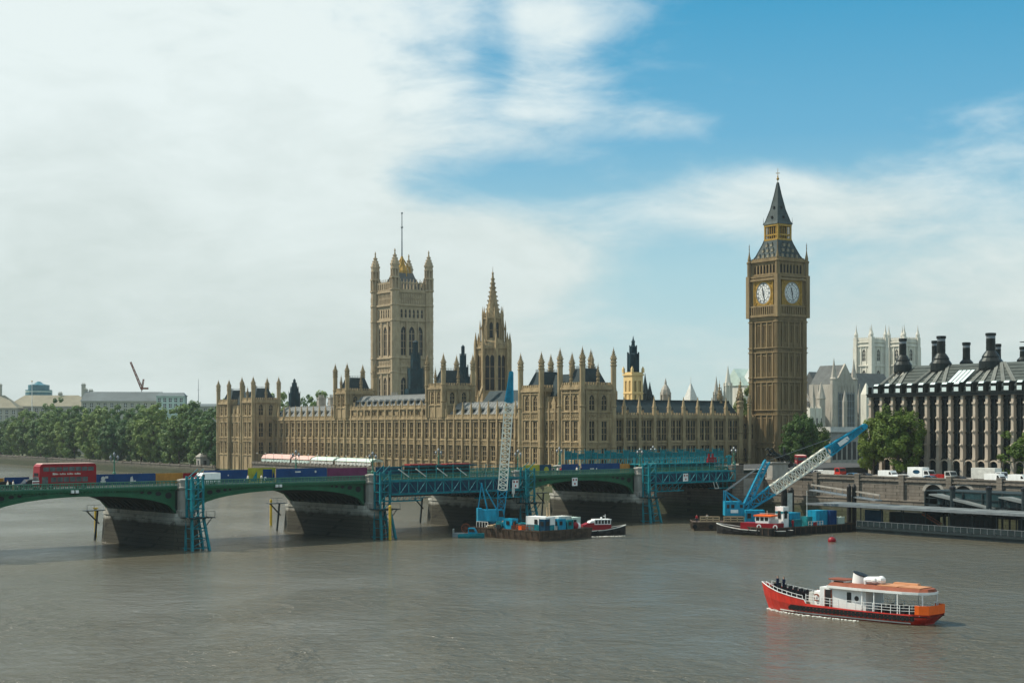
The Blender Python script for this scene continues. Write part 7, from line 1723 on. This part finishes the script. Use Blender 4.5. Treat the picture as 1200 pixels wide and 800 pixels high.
t = thing('white_obelisk','slim white pinnacled stone shaft left of the office block','column',(*at(1015,640),0),PA); d = 640; mb = MB(); mb.box(-1.6,1.6,-1.6,1.6,5,zz(462,d)); mb.fr(-1.6,1.6,-1.6,1.6,zz(462,d),-.2,.2,-.2,.2,zz(449,d)); mb.build('shaft',M['abbey_stone'],t)
t = thing('glass_hall','glass roofed pale building glimpsed just left of the clock tower','building',(*at(876,760),0),PA); d = 760; mb = MB(); mb.box(-6,10,-4,10,5,zz(452,d)); mb.build('wall',M['abbey_stone'],t); mb = MB(); hip(mb,-6.5,10.5,-4.5,10.5,zz(452,d),zz(432,d)); mb.build('roof',M['mint_canvas'],t)
t = thing('low_pavilion','low pale flat roofed building behind the crane boom between the trees','building',(*at(985,520),0),PA); d = 520; mb = MB(); mb.box(-9,9,-4,6,5,zz(506,d)); mb.build('wall',M['granite'],t); mb = MB(); mb.box(-9.6,9.6,-4.6,6.6,zz(506,d),zz(500,d)); mb.build('roof',M['dirty_white'],t); mb = MB(); [mb.box(-8+2.4*k,-6.4+2.4*k,-4.05,-3.99,11.,17) for k in range(7)]; build_split(mb,'window',M['glass'],t)

# ------------------------------------------------------------------ far left bank: offices
def office(x0, x1, d, yr, ye, yb, wall, roof, label, rot=.12, depth=22, rows=3, hipped=True, cols=None, chim=()):
    X0, X1 = px(x0,d), px(x1,d); L = (X1-X0)/math.cos(rot); t = thing('riverside_office',label,'office building',((X0+X1)/2,d,0),rot); z1, zr = zz(ye,d), zz(yr,d); mb = MB()
    ops = []; n = cols or int(L/4.2); h_ = 3.6
    for r in range(rows):
        for k in range(n): c = L*(k+.5)/n; ops.append((c-.85,c+.85,z1-1.2-h_*(r+1)+.9,z1-1.2-h_*r-.3))
    sp = mb.facade((-L/2,-depth/2),(L/2,-depth/2),4,z1,ops,.5); mb.box(-L/2,L/2,-depth/2+.6,depth/2,4,z1-.01)
    mb.facade((L/2,-depth/2),(L/2,depth/2),4,z1); mb.facade((-L/2,depth/2),(-L/2,-depth/2),4,z1)
    band(mb,(-L/2,-depth/2),(L/2,-depth/2),z1-.3,.7,.5); band(mb,(-L/2,-depth/2),(L/2,-depth/2),z1-1.2-h_*rows,.4,.3); mb.build('wall',M[wall],t)
    put_windows(t,sp,2,2,False,stone='white')
    g = MB(); i = depth*.45 if hipped else 1.; g.fr(-L/2-.6,L/2+.6,-depth/2-.6,depth/2+.6,z1,-L/2+i,L/2-i,-1,1,zr); g.build('roof',M[roof],t)
    for cx_, ch_ in chim: g = MB(); g.box(-1.3,1.3,-1,1,0,ch_); g.box(-1.5,1.5,-1.2,1.2,ch_,ch_+.5); [g.lathe(-.8+.8*k,0,[(.3,ch_+.5),(.25,ch_+1.4)],6) for k in range(3)]; g.build('chimney',M[wall],t,(L*cx_,0,zr-2))
    return t
office(-60,22,1020,463,478,520,'office_stone','office_roof','pale stone office with brown hipped roof at the left frame edge',chim=((.22,8.5),))
office(14,108,1050,463,476,520,'office_stone','office_roof','long pale stone office with brown roof and flagpole before the glass tower',chim=((.1,3),(.38,9),(.47,5)))
office(100,191,1000,459,470,520,'office_stone','office_slate','long dark slate roofed office right of the brown roofed one',hipped=False,chim=((-.48,3),))
office(186,217,985,460,464,520,'mint_canvas','office_slate','pale blocky modern office right of the slate roofed one',hipped=False,cols=5)
office(214,262,1010,473,476,520,'office_stone','office_slate','low pale office half hidden by trees beside the palace',hipped=False)
t = thing('flag_pole','tall white flagpole on the long brown roofed office','flagpole',(*at(37.5,1030),zz(482,1030))); mb = MB(); mb.tube((0,0,0),(0,0,20),.3,.15,6); mb.build('pole',M['white'],t); mb = MB(); mb.ball((0,0,20.2),.5); mb.build('finial',M['gold'],t)
t = thing('aerial_mast','thin grey aerial mast rising above the trees near the palace','mast',(*at(232.5,1005),zz(478,1005))); mb = MB(); mb.tube((0,0,0),(0,0,19),.25,.1,6); mb.build('pole',M['steel_grey'],t); mb = MB(); mb.bar((-1,0,12),(1,0,12),.15); mb.build('aerial',M['steel_grey'],t)
d = 1350; t = thing('glass_tower','round topped blue green glass office tower far behind the offices','office tower',(*at(45.5,d),0)); zt = zz(449.5,d); mb = MB(); r = px(612,d)*1.28; mb.lathe(0,0,[(r,5),(r,zt-5.5),(r*.8,zt-5.3),(r*.8,zt-1.2),(r*.35,zt),(r*.1,zt+2)],20); mb.build('glazing',M['tower_glass'],t); mb = MB(); z = 20
while z < zt-5: mb.lathe(0,0,[(r*1.01,z),(r*1.01,z+.9)],20); z += 3.6
mb.build('floor_bands',M['mint_canvas'],t)
d = 1150; t = thing('tower_crane','thin red luffing tower crane with raised jib far behind the slate roof','crane',(*at(166,d),0)); zb, zj = zz(455,d), zz(424,d); mb = MB(); lattice(mb,(0,0,10),(0,0,zb),2,2,16,.3); mb.build('mast',M['rust'],t); mb = MB(); lattice(mb,(0,0,zb),(px(153,d)-px(166,d),0,zj),1.4,1.4,12,.28,0,.6,(0,1,0)); mb.build('jib',M['rust'],t); mb = MB(); lattice(mb,(0,0,zb-1),(1.5,0,zb+7),1.2,1.2,4,.25,0,.6,(0,1,0)); mb.bar((-.5,0,zb),(5,0,zb),1.4); mb.build('cab',M['rust'],t)
# garden wall along the far bank
t = pthing('garden_wall','pale stone river wall of the tree lined garden on the far left bank','wall'); mb = MB(); mb.box(-1.5,1.2,259.5,640,-2,4.6); mb.box(-1.7,-.6,259.5,640,4.6,5.2)
y = 262
while y < 640: mb.box(-1.9,-.5,y-.6,y+.6,4.6,5.6); y += 12
mb.build('wall',M['quay_stone'],t)
t = pthing('wall_kiosk','small stone kiosk with pyramid roof on the garden wall next to the palace','kiosk',loc=(1,278,4.62)); mb = MB(); mb.box(-2.2,2.2,-2.2,2.2,0,4.2); mb.build('wall',M['granite'],t); mb = MB(); mb.fr(-2.6,2.6,-2.6,2.6,4.2,-.1,.1,-.1,.1,6.8); mb.build('roof',M['granite'],t); mb = MB(); mb.box(-2.24,-2.19,-.7,.7,0,2.6); mb.box(-.7,.7,-2.24,-2.19,.9,2.6); mb.build('door',M['black'],t)

# ------------------------------------------------------------------ trees
def tree_meshes(seed, H, Rd, n_clump, n_leaf, leaf, low=.12, lobes=5):
    rnd = random.Random(seed); vs = []; fs = []; zc0, zc1 = H*low, H
    L_ = [(0,0,.62,1.)]+[(math.cos(a)*.42*rnd.uniform(.7,1.1), math.sin(a)*.42*rnd.uniform(.7,1.1), rnd.uniform(.26,.70), rnd.uniform(.55,.78)) for a in [2*math.pi*(k+rnd.random()*.6)/lobes for k in range(lobes)]]
    cl = []
    for _ in range(n_clump):
        lx, ly, lz, lr = rnd.choice(L_); u = rnd.uniform(-1,1); a = rnd.uniform(0,2*math.pi); s = math.sqrt(1-u*u); q = rnd.uniform(.72,1.0)
        x = (lx+lr*s*math.cos(a)*q*.72)*Rd; y = (ly+lr*s*math.sin(a)*q*.72)*Rd; z = zc0+(lz+lr*u*q*.48)*(zc1-zc0)
        z = max(zc0, min(zc1, z)); cl.append((Vector((x,y,z)), rnd.uniform(.10,.19)*Rd))
    c0 = Vector((0,0,H*.5))
    for c, r in cl:
        od = (c-c0).normalized()
        for _ in range(n_leaf):
            v = Vector((rnd.gauss(0,1),rnd.gauss(0,1),rnd.gauss(0,.75))).normalized()*r*rnd.uniform(.45,1.)**.5; p = c+v
            nrm = (v.normalized()*.7+od*.5+Vector((rnd.gauss(0,.5),rnd.gauss(0,.5),rnd.gauss(0,.5)+.25))).normalized()
            t1 = nrm.orthogonal().normalized(); t2 = nrm.cross(t1); an = rnd.uniform(0,6.28); t1, t2 = t1*math.cos(an)+t2*math.sin(an), t2*math.cos(an)-t1*math.sin(an)
            s = leaf*rnd.uniform(.6,1.3); k = len(vs); vs += [tuple(p-t1*s*.5),tuple(p+t2*s*.34),tuple(p+t1*s*.5),tuple(p-t2*s*.34)]; fs.append((k,k+1,k+2,k+3))
    me = bpy.data.meshes.new('crown'); me.from_pydata(vs,[],fs)
    tb = MB(); tr = Rd*.055; tb.tube((0,0,-.5),(0,0,H*.3),tr,tr*.8,8); tb.tube((0,0,H*.3),(Rd*.05,0,H*.62),tr*.8,tr*.35,8)
    for k in range(6):
        a = 2*math.pi*k/6+rnd.random(); tb.tube((0,0,H*(.22+.05*k)),(math.cos(a)*Rd*.55,math.sin(a)*Rd*.55,H*(.45+.06*k)),tr*.45,tr*.12,6)
    tm = bpy.data.meshes.new('trunk'); tm.from_pydata(tb.v,[],tb.f); return me, tm
def plant(tm_, loc, rot, sc, lm, label, group=None, name='plane_tree'):
    t = thing(name,label,'tree',loc,rot,group); cm, bm = tm_
    c = link('crown',cm,t); c.scale = sc; tr = link('trunk',bm,t); tr.scale = sc
    if not cm.materials: cm.materials.append(M[lm])
    if not bm.materials: bm.materials.append(M['bark'])
    return t
FAR = [tree_meshes(11+i, 24, 9.0, 150, 70, 1.0, .0) for i in range(5)]
rnd = random.Random(3)
for i in range(24):
    y = 272+i*14.5; v = pl(6.5+rnd.uniform(-2,3), y); s = rnd.uniform(.92,1.12); plant(FAR[i % 5],(*v,4.1),rnd.uniform(0,6.28),(s*rnd.uniform(.95,1.15),s,s*rnd.uniform(.86,1.12)),'leaf','leafy plane tree in the front row along the far left bank garden','front row of garden trees')
for i in range(20):
    y = 285+i*17; v = pl(30+rnd.uniform(-4,6), y); s = rnd.uniform(1.0,1.2); plant(FAR[(i*3+1) % 5],(*v,4.1),rnd.uniform(0,6.28),(s,s,s*rnd.uniform(1.0,1.22)),'leaf','taller plane tree rising behind the front row on the far left bank','back row of garden trees')
for x, d, yt, w, lab in ((378,760,462,1.2,'rounded tree behind the left part of the palace, right of the dark wrapped turret'),(326,770,463,1.1,'rounded tree behind the palace, left of the dark wrapped turret'),(360,800,465,1.0,'tree top just right of the dark wrapped turret behind the palace'),(398,780,467,.9,'tree top behind the palace against the small left middle tower')):
    H_ = zz(yt,d)-5; plant(FAR[int(x) % 5],(*at(x,d),5),x,(w,w,H_/24),'leaf',lab)
NEAR = [tree_meshes(41+i, 15, 6.6, 210, 95, .50, .10, 6) for i in range(3)]
def near(i, x, d, z0, yt, wpx, lab, sz=1.):
    H_ = (zz(yt,d)-z0)*1.0; r = wpx/1800*d/2; plant(NEAR[i],(*at(x,d),z0),x*.7,(r/6.6,r/6.6,H_/15),'leaf_near',lab)
near(0,1052,392,9.6,477,72,'big bushy tree in front of the left end of the office block')
near(1,1024,398,9.6,492,48,'smaller tree merging into the left side of the big bushy one')
near(2,1207,372,9.6,495,80,'tree cut by the right edge of the picture before the office block')
near(1,937,470,7,488,52,'dark bushy tree at the foot of the clock tower')
near(2,957,480,7,497,36,'lower tree right of the one at the foot of the clock tower')
near(0,920,500,7,494,34,'tree tucked behind the foot of the clock tower')
BR = tree_meshes(77,16,6,90,60,.9,.1); d = 600; plant(BR,(*at(874,d),6),1,(1.,1.,(zz(455,d)-6)/16),'leaf_bright','sunlit yellow green tree top left of the clock tower')

# ------------------------------------------------------------------ air
mb = MB(); mb.box(-1400,1300,-60,2100,-3,135); hz = mb.build('haze', []); hz['kind'] = 'stuff'; hz['label'] = 'thin pale summer haze hanging over the river and the city'
hm = bpy.data.materials.new('haze_air'); hm.use_nodes = True; nt = hm.node_tree; nt.nodes.clear(); pv = nt.nodes.new('ShaderNodeVolumePrincipled'); pv.inputs['Color'].default_value = (.80,.90,.92,1); pv.inputs['Density'].default_value = .000062; pv.inputs['Anisotropy'].default_value = .2
ou = nt.nodes.new('ShaderNodeOutputMaterial'); nt.links.new(pv.outputs[0],ou.inputs['Volume']); hz.data.materials.append(hm)
